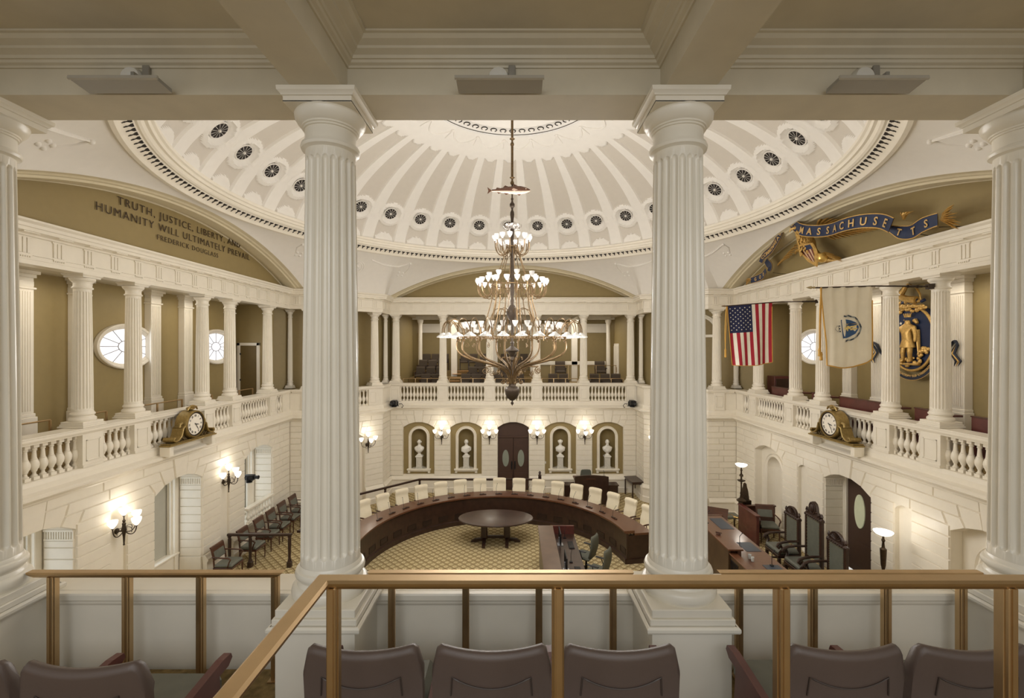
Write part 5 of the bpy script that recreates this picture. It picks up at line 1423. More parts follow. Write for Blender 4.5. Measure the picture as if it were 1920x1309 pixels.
def make_swivel():
    t = thing('swivel_chair', 'x', 'chair', (0, 0, 0), 0, 'grey-green swivel chairs at the clerks desk')
    b = MB(); loops = []
    for i in range(13):
        z = .50+.58*i/12; w_ = .235*(1-.15*abs((i-5)/7)**2)*(1 if i < 12 else .9); yc = .20+.10*(z-.5)+.05*sin((z-.5)*5); th = .035 if i < 12 else .02
        loops.append([(w_*cos(2*pi*k/20)*(1 if True else 1), yc-.04*abs(cos(2*pi*k/20))**2+th*(1 if sin(2*pi*k/20) > 0 else -1)*abs(sin(2*pi*k/20))**.5, z) for k in range(20)])
    loft(b, loops); b.build('backrest', mat('grey_green_cloth', '5C5D52', .8, var=.06), t, sharp=70)
    s = MB(); s.box(-.25, -.28, .42, .25, .20, .50, 0, .035); s.build('seat', MATS['grey_green_cloth'], t)
    for sx in (-1, 1): a = MB(); a.box(sx*.27-.03, -.2, .66, sx*.27+.03, .12, .69, 0, .01); a.tube([(sx*.27, -.05, .66), (sx*.29, 0, .52), (sx*.2, 0, .44)], .012, 6); a.build('armrest', BLACK, t)
    p = MB(); p.lathe([(.03, .42), (.03, .12), (.05, .10), (.0001, .08)], 12)
    for k in range(5): a = 2*pi*k/5; p.tube([(0, 0, .10), (.28*cos(a), .28*sin(a), .05)], [.022, .014], 6); p.ball((.28*cos(a), .28*sin(a), .028), .028, seg=8, rings=6)
    p.build('swivel_base', BLACK, t); return t
sw = make_swivel(); sw.location = (2.02, 1.4, 0); sw.rotation_euler = (0, 0, -pi/2-.6); sw['label'] = 'grey-green swivel chair at the clerks desk, the farther of the two'
dup(sw, (2.2, .55, 0), -pi/2-.6, 'grey-green swivel chair at the clerks desk, the nearer of the two')

# ---------------------------------------------------------------- dark railings on the chamber floor
def wood_rail(label, pts, posts, end=None, z=.94):
    t = thing('wooden_railing', label, 'railing', (0, 0, 0), 0, 'dark wooden railings on the chamber floor')
    q = MB(); q.sweep(pts, [(-.045, z-.06), (-.045, z-.01), (-.035, z), (.035, z), (.045, z-.01), (.045, z-.06), (-.045, z-.06)]); q.build('top_rail', WOODD, t)
    for x, y in posts:
        p = MB(); p.box(x-.06, y-.06, 0, x+.06, y+.06, .16, 0, .01); p.lathe([(.055, .16), (.05, .2), (.035, .24), (.04, .5), (.045, .78), (.035, .82), (.05, .84), (.05, .88)], 12, (x, y, 0)); p.build('turned_post', WOODD, t)
    if end:
        x, y = end; p = MB(); p.box(x-.06, y-.06, 0, x+.06, y+.06, 1.05, 0, .01); p.lathe([(.06, 1.05), (.07, 1.08), (.03, 1.12), (.055, 1.17), (.03, 1.22), (.0001, 1.25)], 12, (x, y, 0)); p.build('newel_post', WOODD, t)
wood_rail('dark wooden rail curving behind the cream chairs in front of the back wall', [(-6.10, 1.9), (-5.52, 5.2), (-3.72, 7.05), (1.05, 7.05)], [(-5.52, 5.2), (-4.78, 5.96), (-3.72, 7.05), (-1.9, 7.05), (.0, 7.05)], (1.06, 7.05))
wood_rail('dark wooden rail with turned posts beside the row of armchairs on the left', [(-7.98, 1.70), (-6.19, 1.70)], [(-7.93, 1.70), (-7.35, 1.70), (-6.25, 1.70)])

# ---------------------------------------------------------------- left row of armchairs
def make_armchair(arms=True):
    t = thing('wooden_armchair', 'x', 'chair', (0, 0, 0), 0, 'dark wooden armchairs with green seats along the left wall')
    s = MB(); s.box(-.25, -.26, .42, .25, .22, .50, 0, .025); s.build('seat', GREENL, t)
    f = MB(); f.box(-.26, -.27, .37, .26, .23, .42, 0, .006); f.build('seat_frame', WOOD, t)
    b = MB(); b.prism([(.20, .60), (.225, .60), (.30, .90), (.325, .93), (.31, .95), (.28, .94), (.265, .90)], -.25, .25, 'yz'); b.build('backrest', WOOD, t)
    b = MB(); b.prism([(.19, .62), (.205, .62), (.27, .84), (.255, .845)], -.20, .20, 'yz'); b.build('back_pad', GREENL, t)
    for sx in (-1, 1):
        p = MB(); p.tube([(sx*.24, .22, 0), (sx*.24, .20, .4), (sx*.24, .22, .62)], [.018, .022, .02], 6); p.build('leg', WOOD, t)
        p = MB(); p.tube([(sx*.24, -.24, 0), (sx*.24, -.24, .4)], [.014, .022], 6); p.build('leg', WOOD, t)
        p = MB(); p.tube([(sx*.25, .25, .70), (sx*.27, .05, .69), (sx*.27, -.18, .68), (sx*.27, -.24, .64), (sx*.26, -.20, .58), (sx*.25, -.14, .42)], [.018, .018, .022, .022, .018, .018], 8); p.build('armrest', WOOD, t)
    return t
ac = make_armchair()
al = ['nearest to us, in front of the turned-post rail', 'second from us, just behind the turned-post rail', 'third from us', 'fourth from us', 'fifth from us', 'farthest from us, in the corner']
for i, (x, y) in enumerate(((-7.55, 1.02), (-7.52, 2.08), (-7.52, 2.90), (-7.52, 3.58), (-7.52, 4.28), (-7.50, 4.98))):
    o = ac if i == 0 else dup(ac, (x, y, 0)); o.location = (x, y, 0); o.rotation_euler = (0, 0, pi/2); o['label'] = 'green-seated wooden armchair along the left wall, '+al[i]
# low balustrade and camera stand in the left window bay
t = thing('window_balustrade', 'small white balustrade across the third window bay on the left', 'balustrade', (0, 0, 0))
q = MB(); q.box(-8.22, 2.80, 1.17, -8.04, 4.30, 1.24, 0, .01); q.box(-8.20, 2.80, .70, -8.06, 4.30, .76, 0, .01); q.build('rail_and_base', WHITE, t)
for i in range(9): inst(bal0, t, (-8.13, 2.92+i*.158, .76), scale=(.8, .8, .66))
def make_camera(name, label, loc, rz, post=None, hang=False):
    t = thing(name, label, 'camera', loc, rz)
    q = MB(); q.box(-.09, -.16, .08, .09, .14, .24, 0, .015); q.box(-.06, .14, .10, .06, .20, .22, 0, .01); q.build('camera_body', BLACK, t)
    q = MB(); q.lathe([(.0001, .16), (.05, .16), (.055, .18), (.055, .27), (.065, .29), (.06, .30), (.0001, .28)], 16, (0, 0, .16), 0, True, 'y'); q.build('lens', BLACK, t)
    q = MB(); q.lathe([(.09, 0), (.09, .03), (.05, .05), (.05, .08), (.0001, .08)], 14); q.tube([(-.13, 0, .05), (-.13, 0, .2)], .02, 6); q.tube([(.13, 0, .05), (.13, 0, .2)], .02, 6); q.tube([(-.13, 0, .05), (.13, 0, .05)], .022, 6); q.build('pan_head', BLACK, t)
    q = MB(); q.tube([(.05, .1, .1), (.16, .15, -.02), (.28, .05, -.03), (.34, -.02, .04), (.28, -.04, .12), (.18, 0, .1)], .012, 5); q.build('cable', BLACK, t)
    return t
make_camera('remote_camera', 'black remote-controlled camera on a white post in the third left window bay', (-8.40, 3.45, 1.86), pi/2)
q = MB(); q.lathe([(.12, 0), (.12, .04), (.085, .06), (.085, 1.14), (.11, 1.16), (.0001, 1.16)], 20); o = q.build('camera_post', WHITE); o.location = (-8.40, 3.45, .70); tag(o, 'white round post carrying a black camera in the third left window bay', 'post')
c1 = make_camera('remote_camera', 'black camera with looped cable on the ledge in the left rear corner', (-5.0, 8.06, 3.665), 0); c1.scale = (1.15, 1.15, 1.15)
c2 = make_camera('remote_camera', 'black camera with looped cable on the ledge in the right rear corner', (5.0, 8.06, 3.665), 0); c2.scale = (-1.15, 1.15, 1.15)

# ---------------------------------------------------------------- lectern desk by the back wall
t = thing('curved_rostrum', 'tall curved dark wood rostrum desk in front of the two right-hand busts', 'desk', (3.06, 6.75, 0))
q = MB(); vs = []; N_ = 14
for i in range(N_+1):
    u = -.66+1.32*i/N_; y = .12-.22*(u/.66)**2
    vs += [(u, y-.0, 0), (u, y, 1.12), (u, y+.05, 1.12), (u, y+.05, 0)]
q.add(vs, [(i*4+k, (i+1)*4+k, (i+1)*4+(k+1) % 4, i*4+(k+1) % 4) for i in range(N_) for k in range(4)]+[(0, 1, 2, 3), (N_*4+3, N_*4+2, N_*4+1, N_*4)]); q.build('curved_front', WOODD, t)
q = MB(); q.box(-.66, .1, .95, .66, .55, .99); q.build('desk_top', WOOD, t)
for s in (-1, 1): q = MB(); q.box(s*.64, .0, 0, s*1.05, .42, .74, 0, .008); q.box(s*.62, -.02, .74, s*1.08, .45, .77, 0, .004); q.build('side_cabinet', WOODD, t)
q = MB(); q.tube([(.55, .3, .99), (.56, .3, 1.2), (.52, .25, 1.28)], .008, 5); q.box(.50, .26, .99, .60, .34, 1.01); o = q.build('desk_microphone', BLACK); o.location = (3.06, 6.75, .002); tag(o, 'thin microphone standing on the curved rostrum desk', 'microphone')
dup(sw, (3.02, 7.62, 0), 0, 'dark swivel chair behind the curved rostrum desk by the back wall', 'swivel chairs')
t = thing('side_table', 'small dark square-legged table by the back wall at the right', 'table', (4.98, 7.7, 0), 0.12)
q = MB(); q.box(-.26, -.45, .70, .26, .45, .74, 0, .005); q.box(-.23, -.42, .63, .23, .42, .70); q.build('table_top', WOODD, t)
for sx in (-1, 1):
    for sy in (-1, 1): q = MB(); q.box(sx*.22-.022, sy*.41-.022, 0, sx*.22+.022, sy*.41+.022, .63); q.build('leg', WOODD, t)

# ---------------------------------------------------------------- dais with thrones
DZ = .50
mb = MB(); mb.box(4.75, -3.2, 0, 8.08, 2.95, DZ, 0, .01); struct(mb.build('floor_dais', CARPET))
def make_throne(H, crest, label, x, y):
    t = thing('carved_throne', label, 'chair', (x, y, DZ), -pi/2, 'carved green leather thrones')
    s = MB(); s.box(-.30, -.30, .46, .30, .26, .56, 0, .03); s.build('seat', GREENL, t)
    f = MB(); f.box(-.31, -.31, .38, .31, .27, .46, 0, .01); f.build('seat_frame', WOODD, t)
    p = MB(); p.box(-.23, .21, .62, .23, .26, H-.28, 0, .015); p.build('back_panel', GREENL, t)
    p = MB()
    pts = [(-.215, .64), (.215, .64), (.215, H-.30), (-.215, H-.30)]
    for i in range(4):
        a, b = pts[i], pts[(i+1) % 4]; n = 12
        for k in range(n): p.ball((a[0]+(b[0]-a[0])*k/n, .205, a[1]+(b[1]-a[1])*k/n), .008, seg=6, rings=4)
    p.build('nail_trim', mat('dull_brass_nails', '9A8A5C', .4, .8), t)
    for sx in (-1, 1):
        p = MB(); p.box(sx*.23, .20, 0, sx*.30, .28, H-.24, 0, .012); p.lathe([(.035, H-.24), (.045, H-.22), (.02, H-.19), (.035, H-.15), (.02, H-.10), (.0001, H-.07)], 10, (sx*.27, .24, 0)); p.build('back_post', WOODD, t)
        p = MB(); p.box(sx*.24, -.30, 0, sx*.31, -.23, .38, 0, .012); p.build('leg', WOODD, t)
        p = MB(); P = [(sx*.285, .20, .80), (sx*.29, .0, .80), (sx*.30, -.20, .78), (sx*.30, -.30, .74), (sx*.30, -.33, .68), (sx*.30, -.29, .64), (sx*.30, -.25, .67)]
        p.tube(P, [.028, .03, .032, .034, .034, .03, .024], 8); p.tube([(sx*.30, -.25, .72), (sx*.31, -.20, .62), (sx*.29, -.26, .52), (sx*.28, -.26, .44)], [.03, .026, .03, .03], 8); p.build('scrolled_armrest', WOODD, t)
    p = MB(); p.box(-.31, .19, H-.28, .31, .29, H-.22, 0, .012)
    for k in range(9): p.ball((-.26+.065*k, .185, H-.25), .02, seg=8, rings=6)
    if crest:
        p.prism([(-.25, H-.22), (.25, H-.22), (.24, H-.12), (.14, H-.10), (.13, H), (.09, H+.09), (0, H+.13), (-.09, H+.09), (-.13, H), (-.14, H-.10), (-.24, H-.12)], .20, .27, 'xz')
        p.ball((0, .19, H-.03), .085, .8, .5, 1.25, 16, 10); p.tube([(.10*cos(a), .19, H-.03+.13*sin(a)) for a in [i*pi/10 for i in range(20)]], .018, 6, 0, False, True)
        for s in (-1, 1): p.tube([(s*.12, .2, H-.1), (s*.2, .2, H-.07), (s*.23, .2, H-.13), (s*.18, .2, H-.17)], .02, 6)
    else:
        p.prism([(-.20, H-.22)]+[(.20*cos(pi-pi*i/14), H-.20+.19*sin(pi*i/14)) for i in range(15)]+[(.20, H-.22)], .215, .27, 'xz')
        for k in range(7): a = pi*(k+1)/8; p.tube([(.03*cos(a), .21, H-.19+.02*sin(a)), (.16*cos(a), .205, H-.19+.15*sin(a))], [.008, .02], 6)
        p.tube([(.20*cos(pi*i/14), .215, H-.20+.19*sin(pi*i/14)) for i in range(15)], .018, 6)
    p.build('carved_crest', mat('carved_dark_oak', '3A2820', .4, var=.3, scale=25, bump=.4, bscale=60), t)
    p = MB(); p.box(-.26, -.27, .12, .26, -.24, .16); p.box(-.27, -.25, .14, -.24, .22, .18); p.box(.24, -.25, .14, .27, .22, .18); p.build('stretcher', WOODD, t)
make_throne(1.58, False, 'carved throne chair with shell crest on the dais, the farthest of three', 6.95, .62)
make_throne(1.86, True, 'tallest carved throne chair with a round crest, in the middle of the dais', 6.95, -.22)
make_throne(1.58, False, 'carved throne chair with shell crest on the dais, the nearest of three', 6.95, -1.0)
# presiding desk
t = thing('presiding_desk', 'stepped dark wood presiding desk along the front of the dais', 'desk', (0, 0, DZ))
def dbox(nm, x0, y0, z0, x1, y1, z1, m): q = MB(); q.box(x0, y0, z0, x1, y1, z1, 0, .008); return q.build(nm, m, t)
FP = mat('olive_brown_panel', '4E3C2A', .4, var=.2, scale=4)
dbox('front_panel', 4.86, -2.3, 0, 4.94, 1.75, 1.06, FP); dbox('centre_front_panel', 4.80, -.95, 0, 4.86, .30, 1.15, FP)
dbox('end_panel', 4.94, 1.69, 0, 5.9, 1.75, .95, WOOD)
dbox('raised_centre_ledge', 4.78, -1.0, 1.15, 5.12, .35, 1.19, WOODT); dbox('ledge', 4.82, -2.3, 1.06, 5.0, 1.8, 1.09, WOODT)
dbox('work_top', 4.98, -2.3, .90, 5.85, 1.8, .94, WOODT)
dbox('shelf_front', 5.0, -.98, .94, 5.08, .33, 1.15, WOOD)
for y0, y1 in ((-2.15, -1.2), (-.55, -.05), (.75, 1.5)): q = MB(); q.box(5.42, y0, .94, 5.76, y1, .946); q.build('blue_inlay', DESKB, t)
for s, yy in ((1, .45), (-1, -1.1)):
    q = MB()
    for k in range(7): q.tube([(4.85, yy-.18+.06*k, .45), (4.845, yy-.20+.06*k, .7), (4.85, yy-.18+.06*k, .95)], .009, 5)
    for z in (.45, .7, .95): q.tube([(4.85, yy-.2, z), (4.85, yy+.2, z)], .009, 5)
    q.build('iron_grille', BLACK, t)
for i, (x, y, l) in enumerate(((5.05, .75, 'far part'), (5.35, -.35, 'middle part'), (5.6, -1.25, 'near part'))):
    q = MB(); q.box(-.03, -.03, 0, .03, .03, .02); q.tube([(0, 0, .02), (0, 0, .26), (.05, 0, .32)], .007, 5); q.ball((.06, 0, .33), .014, seg=8, rings=6)
    o = q.build('desk_microphone', BLACK); o.location = (x, y, DZ+(.95 if x > 5.1 else 1.095)); tag(o, 'slim microphone on the %s of the presiding desk' % l, 'microphone', 'microphones on the presiding desk')
q = MB(); q.box(-.05, -.09, 0, .05, .09, .012, 0, .003); q.box(-.03, -.05, .012, .03, .05, .03, 0, .003); o = q.build('desk_telephone', BLACK); o.location = (5.5, -1.6, DZ+.948); tag(o, 'small black phone on the blue inlay at the near end of the presiding desk', 'telephone')
q = MB(); q.lathe([(.0001, 0), (.05, 0), (.05, .02), (.03, .035), (.0001, .035)], 16); q.tube([(-.05, .04, .045), (.07, -.03, .045)], [.018, .012], 8); o = q.build('gavel', WOOD); o.location = (4.92, -.2, DZ+1.192); tag(o, 'wooden gavel on the raised ledge of the presiding desk', 'gavel')
for i, y in enumerate((-.78, -.66)):
    q = MB(); q.lathe([(.0001, 0), (.03, 0), (.034, .09), (.031, .09), (.028, .008), (.0001, .006)], 16); o = q.build('drinking_glass', mat('clear_glassware', 'DDE2E2', .08, .0)); o.location = (5.3, y-.25, DZ+.948); tag(o, 'small clear tumbler on the presiding desk, %s of two' % ('nearer' if i == 0 else 'farther'), 'glass', 'tumblers on the presiding desk')
# carrel and what stands in it
t = thing('wooden_stall', 'low open-sided dark wood stall at the far end of the dais', 'stall', (0, 0, DZ))
q = MB(); q.box(6.92, 1.85, 0, 7.0, 2.88, .84, 0, .005); q.box(6.89, 1.83, .84, 7.03, 2.9, .88, 0, .006); q.build('side_panel', MAROON, t)
q = MB(); q.box(7.0, 2.82, 0, 8.0, 2.88, .80); q.box(6.98, 2.79, .80, 8.02, 2.91, .84, 0, .006); q.build('back_panel', WOOD, t)
ach = dup(ac, (7.48, 2.30, DZ), -.2, 'wooden armchair with green pad standing inside the stall on the dais', 'chairs on the dais')
t = thing('upholstered_stool', 'green-topped stool on the floor by the right rear corner pier', 'stool', (7.35, 4.35, 0))
q = MB(); q.box(-.27, -.22, .42, .27, .22, .50, 0, .02); q.build('seat', GREENL, t)
for sx in (-1, 1):
    for sy in (-1, 1): q = MB(); q.box(sx*.24-.02, sy*.19-.02, 0, sx*.24+.02, sy*.19+.02, .42); q.build('leg', WOODD, t)
t = thing('reading_stand', 'slanted dark reading stand with a small brass lamp at the far end of the dais', 'stand', (6.05, 2.45, DZ), -.5)
q = MB(); q.prism([(-.34, .46), (.34, .78), (.34, .80), (-.34, .48)], -.30, .30, 'yz'); q.build('slanted_top', WOOD, t)
q = MB(); q.box(-.04, -.04, 0, .04, .04, .62, 0, .008); q.box(-.2, -.2, 0, .2, .2, .04, 0, .01); q.build('pillar', WOODD, t)
q = MB(); q.tube([(.30, .1, .70), (.40, .05, .76), (.50, -.05, .72)], .008, 6); q.lathe([(.0001, 0), (.03, .01), (.04, .03)], 10, (.52, -.06, .69)); q.tube([(.46, -.05, .73), (.58, -.08, .73)], .022, 8); q.build('brass_lamp', mat('bright_brass', 'C9A86A', .25, 1.0), t)
q = MB(); q.box(-.5, -.03, .0, .5, .03, .04); q.box(-.5, .27, 0, .5, .33, .04); 
def lamp(label, x, y, z, H):
    t = thing('bronze_floor_lamp', label, 'floor lamp', (x, y, z), 0, 'tall bronze lamps with glowing bowl shades')
    q = MB(); q.lathe([(.13, 0), (.14, .03), (.10, .06), (.05, .10), (.03, .2), (.04, .24), (.025, .3), (.02, H*.5), (.03, H*.5+.03), (.02, H*.5+.06), (.11, H*.5+.10), (.12, H*.5+.12), (.03, H*.5+.13), (.025, H*.5+.2), (.045, H*.5+.3), (.06, H-.28), (.03, H-.25), (.02, H-.14), (.035, H-.10), (.02, H-.06), (.02, H)], 16); q.build('stem', mat('dark_bronze', '4A3D30', .4, .8, var=.2, scale=20), t)
    q = MB(); q.lathe([(.02, H-.01), (.06, H), (.13, H+.03), (.165, H+.07), (.17, H+.085), (.16, H+.085), (.10, H+.05), (.0001, H+.03)], 28); q.build('bowl_shade', mat('glowing_bowl_glass', 'FFFFFF', .3, emit='FFF6E6', estr=2.5), t)
    point('floor_lamp', (x-.05, y, z+H+.25), 7, (1, .93, .82), .12)
lamp('tall bronze lamp with glowing bowl on the stall at the far end of the dais', 7.05, 2.98, 1.42, 1.05)
lamp('tall bronze lamp with glowing bowl standing by the oval-paned door', 7.62, -1.72, DZ, 1.80)
q = MB(); q.lathe([(.13, 0), (.12, .1), (.085, .3), (.06, .4), (.05, .48), (.0001, .52)], 8)
for k in range(6): a = k*1.05; q.tube([(.12*cos(a), .12*sin(a), .05), (.08*cos(a+.5), .08*sin(a+.5), .25), (.03*cos(a), .03*sin(a), .46)], .018, 5)
q.box(-.14, -.14, -1.42, .14, .14, 0, 0, .01)
o = q.build('bronze_pedestal', MATS['dark_bronze']); o.location = (7.25, 3.16, 1.42); tag(o, 'dark sculpted bronze pedestal behind the stall under the far lamp', 'pedestal')
# ---------------------------------------------------------------- right gallery desks
def gdesk(y0, y1, l):
    t = thing('gallery_desk', 'reddish brown wooden desk front behind the right parapet, '+l, 'desk', (0, 0, 0), 0, 'wooden desk fronts in the right gallery')
    q = MB(); q.box(8.56, y0, ZG, 8.62, y1, 4.86, 0, .004); q.build('front_board', MAROON, t)
    q = MB(); q.box(8.62, y0, 4.76, 9.0, y1, 4.80); q.build('desk_top', MAROON, t)
    q = MB(); q.box(8.54, y0-.0, 4.86, 8.65, y1, 4.885, 0, .004); q.build('capping', WOOD, t)
gdesk(2.60, 4.0, 'under the striped flag'); gdesk(1.40, 1.97, 'between the two flags'); gdesk(-.80, .86, 'above the clock'); gdesk(-1.98, -1.38, 'below the gold coat of arms'); gdesk(-4.0, -2.58, 'nearest to us at the right edge')
t = thing('dark_cabinet', 'dark wooden cabinet against the end wall of the right gallery', 'cabinet', (9.12, 4.55, ZG)); q = MB(); q.box(-.26, -.2, 0, .26, .25, 1.08, 0, .008); q.build('carcass', MAROON, t)
q = MB(); q.box(-.22, -.215, .08, .22, -.2, 1.0, 0, .004); q.build('door', WOODD, t)

# ---------------------------------------------------------------- seats in the back gallery
tiers = [(9.45, 4.12), (10.45, 4.40), (11.45, 4.70), (12.5, 4.98)]
mb = MB()
mb.box(-5.08, 9.95, ZG, 1.25, 13.3, 4.40); mb.box(-5.08, 10.95, 4.4, 1.25, 13.3, 4.70); mb.box(-5.08, 12.0, 4.7, 1.25, 13.3, 4.98)
struct(mb.build('floor_gallery_tiers', CARPG))
mb = MB()
for x0 in (-2.65,):
    for y, z in ((9.9, 4.40), (10.9, 4.70), (11.95, 4.98)):
        mb.box(x0-.4, y-.3, z-.16, x0+.55, y, z-.14); mb.box(x0-.4, y-.02, z-.01, x0+.55, y+.03, z+.012)
struct(mb.build('trim_12', mat('light_wood_nosing', 'C79A66', .4)))
def make_gseat():
    t = thing('auditorium_seat', 'x', 'seat', (0, 0, 0), 0, 'dark brown seats in the back gallery')
    b = MB(); b.prism([(.10, .38), (.15, .38), (.24, .80), (.235, .84), (.19, .85), (.15, .80)], -.225, .225, 'yz'); b.build('backrest', SEATD, t)
    s = MB(); s.box(-.22, -.28, .38, .22, .14, .48, 0, .03); s.build('seat', SEATD, t)
    for sx in (-1, 1): a = MB(); a.box(sx*.24-.018, -.26, .55, sx*.24+.018, .14, .59, 0, .006); a.box(sx*.24-.012, -.1, 0, sx*.24+.012, .1, .55); a.build('armrest', WOODD, t)
    return t
gs = make_gseat(); first = True
rowsx = [
 (0, [(-3.98, 'leftmost'), (-3.50, 'second from left'), (-2.16, 'third from left'), (-1.68, 'fourth from left'), (-1.20, 'fifth from left'), (-.70, 'sixth from left'), (-.22, 'seventh from left'), (.28, 'eighth from left'), (1.80, 'fifth from right'), (2.28, 'fourth from right'), (3.68, 'third from right'), (4.17, 'second from right'), (4.66, 'rightmost')]),
 (1, [(-4.42, 'leftmost'), (-3.94, 'second from left'), (-3.46, 'third from left'), (-1.93, 'fourth from left'), (-1.45, 'fifth from left'), (-.45, 'sixth from left'), (.05, 'rightmost')]),
 (2, [(-4.50, 'leftmost'), (-4.03, 'second from left'), (-3.55, 'third from left'), (-1.7, 'fourth from left'), (-1.2, 'fifth from left'), (-.35, 'sixth from left'), (.15, 'rightmost')]),
 (3, [(-4.53, 'leftmost'), (-4.06, 'second from left'), (-3.58, 'third from left'), (-2.55, 'fourth from left'), (-2.08, 'fifth from left'), (-1.55, 'sixth from left'), (-.45, 'seventh from left'), (.05, 'eighth from left'), (.55, 'rightmost')])]
rn = ['front row', 'second row', 'third row', 'top row']
for r, xs in rowsx:
    for x, l in xs:
        y, z = tiers[r]; o = gs if first else dup(gs, (x, y, z)); first = False; o.scale = (.90, 1, 1)
        o.location = (x, y, z); o['label'] = 'dark brown auditorium seat in the %s of the back gallery, %s' % (rn[r], l)
# low white wall with counter, tall chairs on the right part
mb = MB(); mb.box(1.25, 11.95, ZG, 4.65, 12.08, 5.28, 1); mb.box(1.25, 11.9, 5.28, 4.65, 12.1, 5.46, 0, .01); struct(mb.build('wall_low_partition', [WHITE, OLIVE]))
for i, (x, l) in enumerate(((2.30, 'before the low white wall, left one'), (4.25, 'before the low white wall, right one'))):
    o = dup(gs, (x, 11.2, 4.45), 0, 'high-backed dark brown seat '+l); o.scale = (1.08, 1, 1.22)
mb = MB(); mb.box(1.7, 10.7, ZG, 4.9, 11.85, 4.45); struct(mb.build('floor_gallery_platform', CARPG))
t = thing('glass_railing', 'thin gold-framed glass railing on the platform in the back gallery', 'railing', (0, 0, 0))
q = MB(); q.tube([(1.75, 10.68, 5.30), (4.92, 10.68, 5.30)], .013, 6); q.build('top_rail', BRONZE, t)
for x in (1.78, 2.62, 3.95, 4.9): q = MB(); q.box(x-.014, 10.666, 4.45, x+.014, 10.694, 5.30); q.build('post', BRONZE, t)

